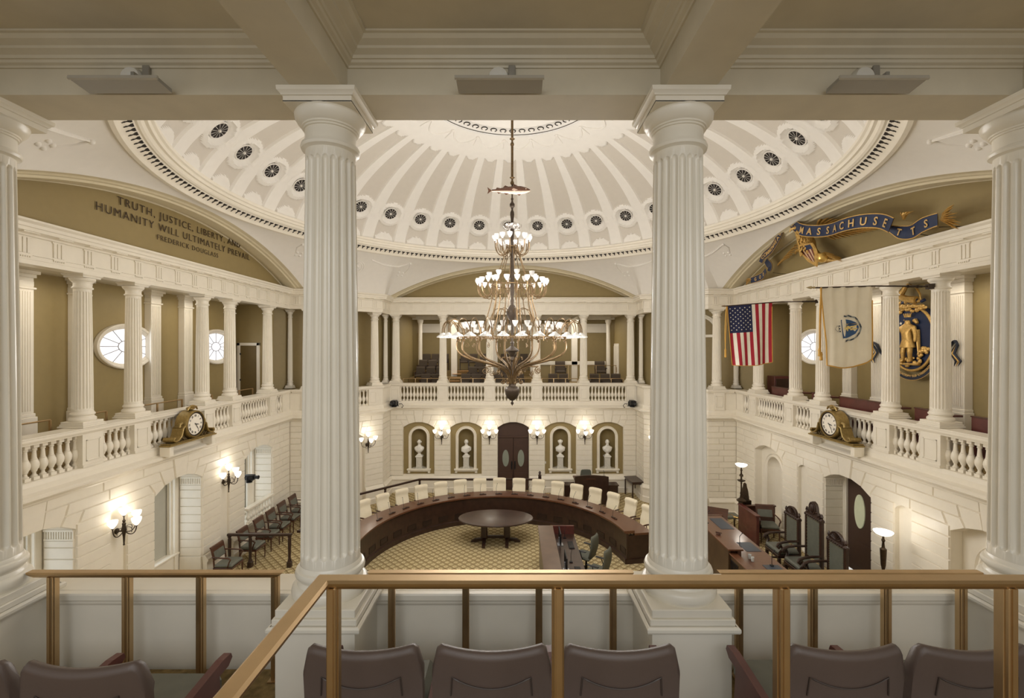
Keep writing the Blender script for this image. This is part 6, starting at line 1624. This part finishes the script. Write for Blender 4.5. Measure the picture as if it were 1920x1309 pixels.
# ---------------------------------------------------------------- clocks on the balustrades
CLK = mat('gilt_clock_case', '9B8450', .38, .55, var=.2, scale=25, bump=.2, bscale=60)
def make_clock(mir):
    t = thing('gallery_clock', 'round white-faced clock in a scrolled dull gold case on the %s gallery balustrade' % ('left' if mir else 'right'), 'clock', (0, 0, 0), 0, 'gilded clocks on the side balustrades')
    q = MB(); q.box(-.80, -.27, 0, .80, .0, .035, 0, .006); q.box(-.76, -.25, .035, .76, 0, .06, 0, .006); q.build('base', CLK, t)
    q = MB(); q.lathe([(.25, .0), (.25, -.01), (.265, -.03), (.285, -.02), (.31, -.0), (.325, .03), (.325, .25), (.0001, .25)], 48, (0, -.27, .40), 0, True, 'y', 1, 1)
    q.v = []; q.f = []; q.m = []; q.sm = []
    c = (0, -.27, .40)
    def lat(prof, seg=48, m=0):    # axis along +y (depth)
        vs = []; n = seg
        for r, d in prof:
            for i in range(n): a = 2*pi*i/n; vs.append((c[0]+r*cos(a), c[1]+d, c[2]+r*sin(a)))
        fs = [(j*n+i, (j+1)*n+i, (j+1)*n+(i+1) % n, j*n+(i+1) % n) for j in range(len(prof)-1) for i in range(n)]
        q.add(vs, fs, m, True)
    lat([(.288, .0), (.295, -.025), (.315, -.02), (.33, .0), (.335, .04), (.335, .26)]); 
    for i in range(56): a = 2*pi*i/56; q.ball((.305*cos(a), -.295, .40+.305*sin(a)), .011, seg=6, rings=4)
    q.ball((0, -.15, .78), .10, 1.1, .9, .5, 12, 8); q.ball((0, -.20, .83), .055, 1.4, 1, .7, 10, 6)
    for s in (-1, 1): q.tube([(s*.05, -.2, .84), (s*.13, -.2, .80), (s*.17, -.2, .74)], [.02, .025, .015], 6)
    q.build('drum_case', CLK, t)
    q = MB(); lat([(.252, .012), (.262, -.012), (.285, -.012), (.29, .012)]); q.build('dark_bezel', mat('dark_bronze_bezel', '33261F', .35, .6), t)
    q = MB(); q.add([(.256*cos(2*pi*i/48), -.268, .40+.256*sin(2*pi*i/48)) for i in range(48)], [tuple(range(48))]); q.build('clock_face', CLOCKF, t)
    q = MB(); num = ['XII', 'I', 'II', 'III', 'IIII', 'V', 'VI', 'VII', 'VIII', 'IX', 'X', 'XI']
    for i, s_ in enumerate(num):
        a = pi/2-2*pi*i/12; R = .178; ca, sa = cos(a-pi/2), sin(a-pi/2)
        def xf(x, y, z, R=R, a=a, ca=ca, sa=sa):
            X = x*.85; Y = y; rx = X*ca-Y*sa; rz = X*sa+Y*ca
            return (rx+R*cos(a), -.272-z*.3, .40+R*sin(a)+rz)
        text_mesh(q, s_, .072, xf, 0, .004, 'CENTER', 1, .001)
    q.build('numerals', BLACK, t)
    for nm, hh, L, w_ in (('hour_hand', 3.4/12, .13, .011), ('minute_hand', 24/60, .20, .007)):
        a = pi/2-2*pi*hh; q = MB(); d = Vector((cos(a), 0, sin(a))); n = Vector((-sin(a), 0, cos(a))); o_ = Vector((0, -.282, .40))
        P = [o_-d*.03-n*w_*.6, o_+d*L*.6-n*w_, o_+d*L, o_+d*L*.6+n*w_, o_-d*.03+n*w_*.6]
        q.add([tuple(p) for p in P]+[tuple(p+Vector((0, .004, 0))) for p in P], [(0, 1, 2, 3, 4), (9, 8, 7, 6, 5)]+[(i, (i+1) % 5, 5+(i+1) % 5, 5+i) for i in range(5)]); q.build(nm, BLACK, t)
    for s in (-1, 1):
        q = MB(); P = [(s*.33, .40), (s*.40, .36), (s*.42, .28), (s*.46, .18), (s*.54, .11), (s*.64, .09), (s*.70, .13), (s*.68, .18), (s*.63, .17)]
        for j in range(len(P)-1):
            (x0, z0), (x1, z1) = P[j], P[j+1]; dx, dz = x1-x0, z1-z0; l_ = sqrt(dx*dx+dz*dz); nx, nz = -dz/l_*.018, dx/l_*.018
            q.prism([(x0+nx, z0+nz), (x1+nx, z1+nz), (x1-nx, z1-nz), (x0-nx, z0-nz)], -.26, -.02, 'xz')
        q.tube([(x, -.265, z) for x, z in P], .022, 8); q.tube([(s*.34, -.2, .47), (s*.42, -.2, .45), (s*.43, -.2, .38)], .03, 8); q.build('scroll_bracket', CLK, t)
        q = MB(); q.prism([(s*.16, .06), (s*.60, .06), (s*.52, .09), (s*.44, .18), (s*.36, .30), (s*.28, .16)][::s], -.20, -.16, 'xz')
        for j in range(7): q.ball((s*(.30+.035*j), -.215, .09+.022*(j % 3)), .022, seg=8, rings=5)
        q.build('leaf_carving', mat('dark_gilt_carving', '5A4A2C', .45, .5, var=.4, scale=40), t)
    q = MB(); q.box(-.78, -.24, -.23, -.66, 0, 0, 0, .01); q.build('shelf_bracket', WHITE, t); q = MB(); q.box(.66, -.24, -.23, .78, 0, 0, 0, .01); q.build('shelf_bracket', WHITE, t)
    return t
k1 = make_clock(False); k1.location = (8.0, .05, 3.89); k1.rotation_euler = (0, 0, -pi/2)
k2 = make_clock(True); k2.location = (-8.0, .05, 3.89); k2.rotation_euler = (0, 0, pi/2)

# ---------------------------------------------------------------- flags
def cloth(W, H, fn, nu, nv, mf, mats, name, parent, thick=.003):
    q = MB(); q.grid(fn, nu, nv, 0, True, mf); return q.build(name, mats, parent, sharp=180)
# national flag: local x along the pole (0 = outer tip side), z down; hangs in the plane y = 1.1
t = thing('national_flag', 'red, white and blue striped flag with white stars hanging from a pole on the right', 'flag', (5.74, 1.10, 7.26), 0, 'flags on poles over the right balustrade')
W_, H_ = 1.20, 1.58
def usf(u, v):
    x = u*W_*(1-.05*v)+.10*v*(1-u)*1.0+.06*v; z = -v*H_-.06*(v*v)*sin(u*pi*.9)+.10*u
    y = .035*sin(u*15+v*2)*v+.03*sin(u*7+1.5)*v**.5
    return (x, y, z)
def usm(u, v):
    s = int(u*13)
    if u < 7/13 and v < .46: return 2
    return 0 if s % 2 == 0 else 1
cloth(W_, H_, usf, 52, 50, usm, [REDF, WHITF, BLUF], 'cloth', t)
q = MB()
def star(fn, u0, v0, r, W, H, sgn=-1, off=.006, m=0):
    pts = []
    for k in range(10):
        rr = r if k % 2 == 0 else r*.42; a = pi/2+2*pi*k/10
        x, y, z = fn(u0+rr*cos(a)/W, v0-rr*sin(a)/H); pts.append((x, y+sgn*off, z))
    cx, cy, cz_ = fn(u0, v0); pts.append((cx, cy+sgn*off, cz_))
    q.add(pts, [(k, (k+1) % 10, 10) for k in range(10)], m)
for i in range(11):
    n = 5 if i % 2 == 0 else 4
    for j in range(n):
        u = (.055+(.43/4)*(j+(0 if n == 5 else .5)))*1.0+.0; v = .05+.036*i
        star(usf, u, v, .022, W_, H_)
        star(usf, u, v, .022, W_, H_, 1)
q.build('stars', WHITF, t)
def fringe(fn, pth, t, r=.012):
    q = MB(); q.tube([fn(*p) for p in pth], r, 5); return q.build('gold_fringe', GFRINGE, t)
fringe(usf, [(0, i/14) for i in range(15)]+[(i/20, 1) for i in range(1, 21)]+[(1, 1-i/14) for i in range(1, 14)], t, .010)
q = MB(); q.tube([(-.06, 0, .0), (1.25, 0, .105), (2.36, 0, .13)], .014, 8); q.build('pole', mat('dark_flag_pole', '3A2A20', .35), t)
q = MB(); q.tube([(2.0, 0, .12), (2.42, 0, .13)], .022, 8); q.box(2.36, -.03, .08, 2.42, .03, .18); q.build('wall_bracket', DBRASS, t)
q = MB(); q.tube([(-.02, 0, 0), (-.05, 0, -.35), (-.06, 0, -.75), (-.05, 0, -1.15)], .012, 6); q.lathe([(.0001, -1.38), (.03, -1.36), (.022, -1.22), (.03, -1.18), (.012, -1.12)], 10, (-.05, 0, 0)); q.tube([(.0, .02, .0), (.0, .02, -.4), (-.03, .02, -.8), (-.04, .02, -1.1)], .009, 6); q.build('cord_and_tassel', GFRINGE, t)
q = MB(); q.lathe([(.012, 0), (.03, .01), (.012, .03), (.02, .05), (.0001, .12)], 8, (0, 0, 0), 0, True, 'x'); q.v = [(-x-.06, y, z) for x, y, z in q.v]; q.build('finial', BRASS, t)
# state flag
t = thing('state_flag', 'white silk flag with blue shield and gold fringe hanging from a pole on the right', 'flag', (5.94, -2.27, 7.31), 0, 'flags on poles over the right balustrade')
W2, H2 = 1.02, 1.50
def maf(u, v):
    x = u*W2+(.14*min(1, v*1.4)*(1-u)**1.5-.03*v*u)+.02; z = -v*H2+.02*u-.07*(v**3)*sin(pi*u)+.09*v*u*0+.10*v*u**3
    y = .025*sin(u*26+v*1.5)*(1-.6*v)+.03*sin(u*9+v*3)*v
    return (x, y, z)
cloth(W2, H2, maf, 60, 50, lambda u, v: 0, [MAWH], 'cloth', t)
# emblem lies sideways on the hanging cloth: local p (toward the pole's tip side = up of emblem), drawn in cloth metres from centre
uc, vc = .50, .53
def em(a, b, off=.012):            # a: across the flag (right +), b: down (+)
    x, y, z = maf(uc+a/W2, vc+b/H2); return (x, y-off, z)
def empoly(q, pts, m, off=.012):
    n = len(pts); cx = sum(p[0] for p in pts)/n; cy = sum(p[1] for p in pts)/n
    q.add([em(a, b, off) for a, b in pts]+[em(cx, cy, off)], [(i, (i+1) % n, n) for i in range(n)], m)
q = MB()
sh_ = [(-.17, -.165), (-.05, -.17), (.06, -.15), (.16, -.10), (.23, -.03), (.245, .0), (.22, .05), (.15, .11), (.05, .15), (-.06, .175), (-.16, .18)]
empoly(q, sh_, 0); q.build('blue_shield', MABL, t)
q = MB()
def star_em(q, a0, b0, r, m):
    pts = [(a0+(r if k % 2 == 0 else r*.42)*cos(2*pi*k/10), b0+(r if k % 2 == 0 else r*.42)*sin(2*pi*k/10)) for k in range(10)]; empoly(q, pts, m, .02)
star_em(q, -.115, -.10, .03, 0); q.build('white_star', WHITF, t)
FIG = mat('pale_gold_emblem', 'E8CF86', .5)
q = MB()
for pts in ([(-.125, -.0), (-.10, -.03), (-.07, -.025), (-.06, 0), (-.07, .025), (-.10, .02)], [(-.065, -.045), (.0, -.05), (.04, -.045), (.04, .045), (.0, .05), (-.06, .05)], [(.03, -.04), (.12, -.045), (.19, -.065), (.195, -.05), (.12, -.02), (.03, -.005)], [(.03, .005), (.12, .0), (.19, .01), (.195, .03), (.12, .03), (.03, .04)], [(-.05, -.05), (-.03, -.075), (-.035, -.09), (-.06, -.075)], [(-.09, -.088), (.17, -.083), (.17, -.076), (-.09, -.080)]):
    empoly(q, pts, 0, .02)
q.build('gold_figure', FIG, t)
q = MB(); P = [(-.12, -.235), (-.06, -.225), (.0, -.245), (.07, -.215), (.13, -.20), (.20, -.15), (.26, -.07), (.285, .01), (.26, .10), (.19, .17), (.11, .20), (.04, .22), (-.03, .215), (-.10, .235)]
for i in range(len(P)-1):
    (a0, b0), (a1, b1) = P[i], P[i+1]; dx, dy = a1-a0, b1-b0; l_ = sqrt(dx*dx+dy*dy); nx, ny = -dy/l_*.014, dx/l_*.014
    q.add([em(a0+nx, b0+ny, .014), em(a1+nx, b1+ny, .014), em(a1-nx, b1-ny, .014), em(a0-nx, b0-ny, .014)], [(0, 1, 2, 3)], i % 2)
q.build('scroll_ribbon', [mat('slate_ink', '3B4650', .6), mat('grey_ribbon', '8F9390', .6)], t)
q = MB()
for (a, b, w_) in ((-.205, -.05, .012), (-.205, .0, .012), (-.20, .05, .012)): empoly(q, [(a-w_, b-.012), (a+w_, b-.012), (a+w_, b+.012), (a-w_, b+.012)], 0)
q.tube([em(-.31, .01), em(-.245, -.06), em(-.20, .0), em(-.235, .06), em(-.31, .01)], .003, 4); q.build('small_crest_marks', MATS['slate_ink'], t)
fringe(maf, [(0, i/16) for i in range(17)]+[(i/24, 1) for i in range(1, 25)]+[(1, 1-i/16) for i in range(1, 14)], t, .013)
q = MB(); q.tube([(-.12, 0, -.005), (1.1, 0, .03), (2.14, 0, .02)], .014, 8); q.build('pole', MATS['dark_flag_pole'], t)
q = MB(); q.tube([(1.68, 0, .025), (1.98, 0, .02)], .022, 8); q.tube([(1.70, 0, .025), (1.72, 0, .025)], .03, 8); q.tube([(1.88, 0, .022), (1.90, 0, .022)], .03, 8); q.box(2.08, -.04, -.03, 2.2, .04, .07); q.build('wall_bracket', DBRASS, t)
q = MB(); q.lathe([(.0001, -.26), (.02, -.2), (.03, -.16), (.012, -.13), (.025, -.1), (.012, -.08)], 8, (0, 0, 0), 0, True, 'x'); q.build('spear_finial', mat('pale_brass', 'B9A983', .3, .9), t)
q = MB(); q.tube([(.02, -.02, 0), (.0, -.02, -.4), (-.01, -.02, -.8), (-.01, -.02, -1.2)], .011, 6); q.tube([(.03, -.02, 0), (.02, -.02, -.5), (.01, -.02, -1.25)], .009, 6)
for dx, dz in ((-.01, -1.2), (.02, -1.28)): q.lathe([(.0001, dz-.13), (.03, dz-.12), (.022, dz-.04), (.028, dz-.01), (.012, dz+.04)], 10, (dx, -.02, 0))
q.build('cord_and_tassel', GFRINGE, t)

# ---------------------------------------------------------------- lettering on the left lunette
def lett(s, size, yc, z, lab):
    q = MB(); X = -8.205
    def xf(x, y, d): return (X+.012+d, yc+x, z+y)       # reads with increasing y seen from inside
    # seen from inside facing -x, the reader's right is +y
    text_mesh(q, s, size, xf, 0, .004, 'CENTER', 1.24, -.002)
    o = q.build('wall_lettering', INK); tag(o, lab, 'lettering', 'dark lettering on the left lunette'); return o
lett('TRUTH, JUSTICE, LIBERTY, AND', .245, .52, 9.14, 'dark top line of capital lettering on the left lunette')
lett('HUMANITY WILL ULTIMATELY PREVAIL', .245, .51, 8.87, 'dark middle line of capital lettering on the left lunette')
lett('FREDERICK DOUGLASS', .175, .53, 8.65, 'smaller dark bottom line of lettering on the left lunette')

# ---------------------------------------------------------------- eagle and ribbon over the right cornice
XR = 7.78
t = thing('gilded_eagle', 'gilded eagle with striped shield, gold ball and lettered navy ribbon on the right cornice', 'sculpture', (7.6, .5, ZCOR))
tx, ty, tz = 7.6, .5, ZCOR
def L3(x, y, z): return (x-tx, y-ty, z-tz)
q = MB()
vsk = [L3(7.5, .62, 8.62), L3(7.5, .70, 8.85), L3(7.48, .78, 9.08), L3(7.45, .90, 9.28), L3(7.42, 1.02, 9.42), L3(7.38, 1.12, 9.42), L3(7.6, .45, 8.5), L3(7.72, .22, 8.42), L3(7.85, .0, 8.32)]
skin_mesh(q, vsk, [(0, 1), (1, 2), (2, 3), (3, 4), (4, 5), (0, 6), (6, 7), (7, 8)], [.15, .20, .17, .10, .085, .06, .11, .12, .10], 2)
rnd = random.Random(3)
for i in range(170):
    a = rnd.uniform(-1.6, 1.4); h = rnd.random(); c0 = Vector(vsk[0]).lerp(Vector(vsk[3]), h); R = .225-.08*h
    p = c0+Vector((-cos(a)*R, sin(a)*R, 0)); q.ball(tuple(p), .034, .6, .8, 1.2, 6, 5)
q.ball(L3(7.33, 1.02, 9.47), .012, seg=6, rings=4)
q.build('body', GOLD, t, sharp=60)
q = MB(); q.tube([L3(7.40, 1.10, 9.44), L3(7.34, 1.20, 9.42), L3(7.32, 1.24, 9.35)], [.045, .03, .006], 8); q.build('beak', GOLD, t)
def feathers(q, root, tips, w_=.05):
    for a, b in zip(root, tips):
        A, B = Vector(a), Vector(b); q.tube([A, A.lerp(B, .4)+Vector((-.03, 0, .03)), A.lerp(B, .8)+Vector((-.03, 0, .01)), B], [w_*.7, w_, w_*.8, .006], 6, flat=.4)
q = MB(); n = 11
for k, (ys, ye, zs, ze, zt0, zt1) in enumerate((( .75, -1.2, 9.30, 9.12, 9.52, 8.74),)):
    feathers(q, [L3(7.92, .75-.10*i, 9.28-.03*i) for i in range(n)], [L3(7.98, .60-.19*i, 9.50-.07*i) for i in range(n)], .055)
    feathers(q, [L3(7.94, .55-.12*i, 9.02-.02*i) for i in range(n)], [L3(7.98, .15-.16*i, 8.80-.01*i) for i in range(n)], .05)
q.build('wing', GOLD, t)
q = MB(); n = 9
feathers(q, [L3(7.94, 1.05+.12*i, 9.15-.05*i) for i in range(n)], [L3(7.98, 1.30+.17*i, 9.25-.08*i) for i in range(n)], .05)
feathers(q, [L3(7.94, 1.1+.10*i, 9.05-.04*i) for i in range(5)], [L3(7.98, 1.3+.12*i, 8.9-.03*i) for i in range(5)], .04); q.build('wing', GOLD, t)
q = MB(); feathers(q, [L3(7.72, .3, 8.5)]*7, [L3(7.86, -.22+.05*i, 8.20+.04*i+.01*(i % 2)) for i in range(7)], .05); q.build('tail', GOLD, t)
# shield
def shp(a, b, d): # a across (+ = toward +y), b down, d depth toward the room
    return L3(7.34-d+.16*b, .60+a-.55*b+.0, 8.86-b)
q = MB(); out = [(.27, .0), (.0, -.03), (-.27, .02), (-.28, .18), (-.19, .42), (.02, .62), (.20, .44), (.29, .18)]
vs = [shp(a, b, .03) for a, b in out]+[shp(a*1.08, -.01+b*1.04, 0) for a, b in out]; n = 8
q.add(vs, [tuple(range(8)), tuple(range(15, 7, -1))]+[(i, 8+i, 8+(i+1) % 8, (i+1) % 8) for i in range(8)]); q.build('shield_rim', GOLD, t)
q = MB(); q.add([shp(a, b, .036) for a, b in ((.21, .02), (-.21, .04), (-.225, .16), (.225, .15))], [(0, 1, 2, 3)]); q.build('blue_chief', NAVY, t)
q = MB()
for i in range(7):
    a0 = .21-.06*i; a1 = a0-.06; bl_ = lambda a: .50-.9*abs(a)**1.0*1.1+.02
    q.add([shp(a0, .16, .036), shp(a1, .16, .036), shp(a1*.75, max(.2, bl_(a1)), .036), shp(a0*.75, max(.2, bl_(a0)), .036)], [(0, 1, 2, 3)], i % 2)
q.build('shield_stripes', [REDS, mat('gilt_pale_stripe', 'CBB08C', .4)], t)
q = MB(); q.ball(L3(7.42, .06, 8.42), .125, seg=20, rings=14)
for k in range(5): q.tube([L3(7.52, .35+.02*k, 8.60), L3(7.44, .18+.03*k, 8.56+.01*k), L3(7.36, .10+.03*k, 8.52)], [.03, .025, .012], 6)
q.build('gold_ball_and_claw', mat('bright_gilding', 'DDB86A', .3, .8, var=.1), t)
for ch_ in t.children:
    if ch_.name.split('.')[0] in ('body', 'beak', 'shield_rim', 'blue_chief', 'shield_stripes', 'gold_ball_and_claw'): ch_.location = (.26, .16, -.04)
# ribbon
def catm(P, n=8):
    out = []
    for i in range(len(P)-1):
        p = [Vector(P[max(0, min(len(P)-1, i+k))]) for k in (-1, 0, 1, 2)]
        for j in range(n):
            f = j/n; out.append(.5*((2*p[1])+(p[2]-p[0])*f+(2*p[0]-5*p[1]+4*p[2]-p[3])*f*f+(-p[0]+3*p[1]-3*p[2]+p[3])*f**3))
    out.append(Vector(P[-1])); return out
segs = [([(3.75, 8.33), (3.4, 8.36), (3.05, 8.40), (2.80, 8.50)], [.20, .22, .22, .18], 'GOD', 7.74, .17), ([(2.80, 8.48), (2.78, 8.62), (2.95, 8.74), (3.05, 8.86)], [.18, .24, .24, .20], '', 7.80, 0), ([(3.08, 8.80), (2.95, 8.98), (2.50, 9.10), (2.15, 9.24), (1.94, 9.45), (1.80, 9.74)], [.22, .24, .24, .24, .22, .10], 'COMMONWEALTH', 7.70, .17),
        ([(1.80, 9.76), (1.40, 9.55), (.95, 9.28), (.40, 9.08), (-.10, 8.99), (-.60, 8.95), (-1.15, 8.90), (-1.60, 8.78), (-1.95, 8.60)], [.16, .25, .30, .30, .30, .30, .30, .30, .30], 'OF MASSACHUSE', 7.60, .235), ([(-1.70, 8.62), (-1.95, 8.46), (-2.22, 8.40), (-2.50, 8.45), (-2.85, 8.46)], [.10, .26, .28, .28, .24], 'TTS', 7.73, .22)]
for P, Wd, txt, X, ts in segs:
    pts = catm(P); n = len(pts); ws = []
    for i in range(n):
        f = i/(n-1)*(len(Wd)-1); k = min(int(f), len(Wd)-2); ws.append(Wd[k]+(Wd[k+1]-Wd[k])*(f-k))
    cum = [0]
    for i in range(1, n): cum.append(cum[-1]+(pts[i]-pts[i-1]).length)
    def at(s, o, d=0):
        s = max(0, min(cum[-1]-1e-5, s)); i = max(0, next((k for k in range(1, n) if cum[k] > s), n-1)-1); f = (s-cum[i])/max(1e-6, cum[i+1]-cum[i])
        p = pts[i].lerp(pts[i+1], f); tn = (pts[min(i+2, n-1)]-pts[max(i-1, 0)]).normalized(); nn_ = Vector((tn.y, -tn.x))
        if nn_.y < 0 and abs(nn_.y) > .05 or (abs(nn_.y) <= .05 and nn_.x < 0): nn_ = -nn_
        nn_ = Vector((tn.y, -tn.x)); q_ = p+nn_*o; return L3(X-d+.05*sin(s*4), q_.x, q_.y)
    def wat(s): f = s/cum[-1]*(len(Wd)-1); k = min(int(f), len(Wd)-2); return Wd[k]+(Wd[k+1]-Wd[k])*(f-k)
    q = MB(); N_ = 44
    for e0, e1, d, m in ((-1, 1, 0, 0), (-1, -.88, .006, 1), (.88, 1, .006, 1)):
        q.grid(lambda u, v: at(u*cum[-1], (e0+(e1-e0)*v)*wat(u*cum[-1])/2, d), N_, 2, m)
    q.grid(lambda u, v: at(u*cum[-1], (-1+2*v)*wat(u*cum[-1])/2, -.015), N_, 1, 1)
    q.build('navy_ribbon', [NAVY, GOLD], t)
    if txt:
        q = MB(); n_t = len(txt); w_char = (cum[-1]-.16)/n_t
        for i, chh in enumerate(txt):
            if chh == ' ': continue
            s0 = .10+w_char*(i+.5)
            def xf(x, y, z, s0=s0): 
                k = min(1.0, wat(s0)/.30) if ts > .2 else min(1.0, wat(s0)/.24)
                return at(s0+x*k, (y-ts*.36)*k*(-1 if False else 1), .012+z)
            text_mesh(q, chh, ts, xf, 0, .004, 'CENTER', 1, .004)
        q.build('ribbon_letters', mat('gilt_letters', 'D9B577', .4, .4), t)
q = MB(); feathers(q, [L3(7.76, -2.85, 8.44)]*9, [L3(7.74-.02*i, -3.18-.04*(i % 3), 8.20+.05*i+.01*(i % 2)) for i in range(9)], .035); feathers(q, [L3(7.76, 3.72, 8.36)]*5, [L3(7.74, 4.02, 8.22+.05*i) for i in range(5)], .03)
feathers(q, [L3(7.8, -2.0, 8.70)]*4, [L3(7.8, -1.95-.09*i, 8.86-.02*i) for i in range(4)], .03); q.build('gilt_tassel', GOLD, t)
for (y, z) in ((-2.0, 8.45), (-2.75, 8.35), (2.6, 8.4)): q = MB(); q.tube([L3(7.80, y, z), L3(8.2, y-.25, ZCOR+.03)], .008, 5); q.build('support_wire', DBRASS, t)

# ---------------------------------------------------------------- coat of arms in the right gallery
t = thing('coat_of_arms', 'large gilded coat of arms with blue oval shield on the right gallery wall', 'emblem', (9.50, -.32, 6.36), -pi/2); t.scale = (1.08, 1, 1.04)
q = MB(); n = 48; ov = lambda a, r=1: (.56*r*cos(a), .72*r*sin(a))
q.prism([ov(2*pi*i/n) for i in range(n)][::-1], -.08, .14, 'xz'); q.build('oval_field', NAVY, t)
q = MB(); q.tube([(ov(2*pi*i/n)[0], -.09, ov(2*pi*i/n)[1]) for i in range(n)], .03, 8, 0, False, True)
for s in (-1, 1):
    q.tube(spiral(s*.52, .09, 1.4, s, .12), .022, 6); q.tube(spiral(s*.46, .10, 1.4, s, -.40), .025, 6); q.tube([(s*.60, -.1, .0), (s*.66, -.1, -.2), (s*.58, -.1, -.42)], .03, 6)
q.v = [(x, y-.1 if abs(y) < .001 else y, z) for x, y, z in q.v]
q.build('gilt_frame', GOLD, t)
q = MB(); rnd = random.Random(5)
for i in range(46): a = rnd.uniform(pi*1.12, pi*1.88); r = rnd.uniform(.70, .98); x, z = ov(a, r); q.ball((x*.9, -.13, z*.86), rnd.uniform(.03, .055), 1, .8, 1, 8, 6)
for i in range(30): x = rnd.uniform(-.4, .4); q.ball((x, -.12, .68+rnd.uniform(-.06, .10)-.2*x*x), rnd.uniform(.03, .05), 1.3, .8, 1, 8, 6)
q.build('gilt_scrollwork', GOLD, t)
q = MB(); skin_mesh(q, [(0, -.16, -.02), (0, -.17, .12), (0, -.17, .26), (0, -.17, .34), (0, -.17, .43), (-.16, -.17, .25), (-.26, -.2, .14), (-.36, -.2, .18), (.15, -.17, .25), (.20, -.18, .08), (.21, -.2, -.08), (-.08, -.17, -.12), (-.10, -.19, -.30), (-.12, -.17, -.50), (-.17, -.21, -.52), (.07, -.17, -.12), (.08, -.2, -.30), (.06, -.17, -.50), (.02, -.22, -.52)],
    [(0, 1), (1, 2), (2, 3), (3, 4), (2, 5), (5, 6), (6, 7), (2, 8), (8, 9), (9, 10), (0, 11), (11, 12), (12, 13), (13, 14), (0, 15), (15, 16), (16, 17), (17, 18)],
    [.10, .105, .11, .04, .075, .055, .04, .03, .055, .04, .03, .07, .055, .035, .03, .07, .055, .035, .03], 2)
q.lathe([(.10, .06), (.13, -.04), (.17, -.18), (.165, -.20), (.12, -.12), (.05, .05)], 20, (0, -.165, 0), 0, True, 'z', 1, .75)
for i in range(5): q.tube([(-.06+.03*i, -.17, .49), (-.10+.05*i, -.18, .58)], [.02, .008], 6)
q.ball((0, -.255, .42), .014, seg=6, rings=4)
q.build('gilt_figure', GOLD, t, sharp=60)
q = MB(); q.tube([(.12, -.12, .42), (.20, -.13, .34)], [.05, .03], 6); q.tube([(.2, -.13, .2), (.25, -.14, -.35)], [.05, .03], 8, flat=.5); q.box(-.2, -.2, -.60, .25, -.08, -.55, 0, .02); q.build('quiver_and_mound', GOLD, t)
q = MB(); q.tube([(-.36, -.21, -.15), (-.30, -.21, .17), (-.36, -.21, .48)], .012, 6); q.tube([(-.36, -.21, -.15), (-.36, -.21, .48)], .004, 4); q.build('bow', GOLD, t)
q = MB()
pts = [(-.40+(.045 if k % 2 == 0 else .018)*cos(pi/2+2*pi*k/10), .40+(.045 if k % 2 == 0 else .018)*sin(pi/2+2*pi*k/10)) for k in range(10)]
pts = [(x+.14, z-.04) for x, z in pts]
q.add([(x, -.095, z) for x, z in pts]+[(-.26, -.095, .36)], [(k, (k+1) % 10, 10) for k in range(10)]); q.build('white_star', WHITF, t)
q = MB(); N_ = 9
for k in range(N_): x = -.36+.08*k; q.tube([(x, -.12, .80-.15*x*x+.03), (x+.08, -.12, .86-.15*x*x)], .035, 7, k % 2)
q.build('twisted_wreath', [NAVY, GOLD], t)
q = MB(); q.tube([(.18, -.13, .86), (-.05, -.14, .90), (-.22, -.13, .98), (-.20, -.13, 1.08)], [.085, .08, .07, .06], 8); q.tube([(-.20, -.13, 1.06), (-.12, -.14, 1.14), (-.06, -.15, 1.22)], [.065, .05, .045], 8); q.ball((-.04, -.15, 1.25), .045, 1.1, .8, .9, 10, 8); q.build('raised_arm', GOLD, t)
q = MB(); q.tube([(-.08, -.15, 1.22), (.05, -.15, 1.22), (.20, -.15, 1.12), (.28, -.15, .98), (.30, -.15, .84)], [.012, .03, .035, .03, .006], 6, flat=.4); q.tube([(-.1, -.15, 1.28), (.0, -.15, 1.16)], .012, 6); q.build('sword', GOLD, t)
q = MB()
def rb(u, v): a = pi*1.22+u*pi*.56; r = 1.10+.14*v; return (.60*r*cos(a), -.10, .76*r*sin(a))
q.grid(rb, 24, 1, 0, True); q.grid(lambda u, v: tuple(Vector(rb(u, v*.1))+Vector((0, -.004, 0))), 24, 1, 1, True); q.grid(lambda u, v: tuple(Vector(rb(u, .9+v*.1))+Vector((0, -.004, 0))), 24, 1, 1, True)
for s in (-1, 1):
    q.tube([(s*.62, -.10, -.50), (s*.80, -.12, -.30), (s*.93, -.10, -.12), (s*1.02, -.12, -.06), (s*1.06, -.10, -.14)], [.05, .05, .06, .05, .03], 8, 0, flat=.3)
    for j in range(3): q.tube([(s*1.05, -.10, -.14), (s*(.92+.03*j), -.10, -.32), (s*(1.02+.05*j), -.10, -.48), (s*(.98+.04*j), -.10, -.58)], [.03, .025, .02, .004], 6, j % 2)
q.build('navy_motto_ribbon', [mat('motto_navy', '1C2436', .5), GOLD], t)
q = MB(); T_ = 'SUB LIBERTATE QUIETEM'; T_ = 'PETIT PLACIDAM SUB LIBERTATE'
for i, chh in enumerate(T_):
    if chh == ' ': continue
    a = pi*1.24+(i+.5)/len(T_)*pi*.52
    def xf(x, y, z, a=a):
        r = 1.14; px_, pz_ = .60*r*cos(a), .76*r*sin(a); tn = Vector((-.60*sin(a), .76*cos(a))).normalized(); nn_ = Vector((-tn.y, tn.x))
        p = Vector((px_, pz_))+tn*x+nn_*y; return (p.x, -.108-z, p.y)
    text_mesh(q, chh, .07, xf, 0, .002, 'CENTER', 1, .002)
q.build('motto_letters', MATS['gilt_letters'], t)
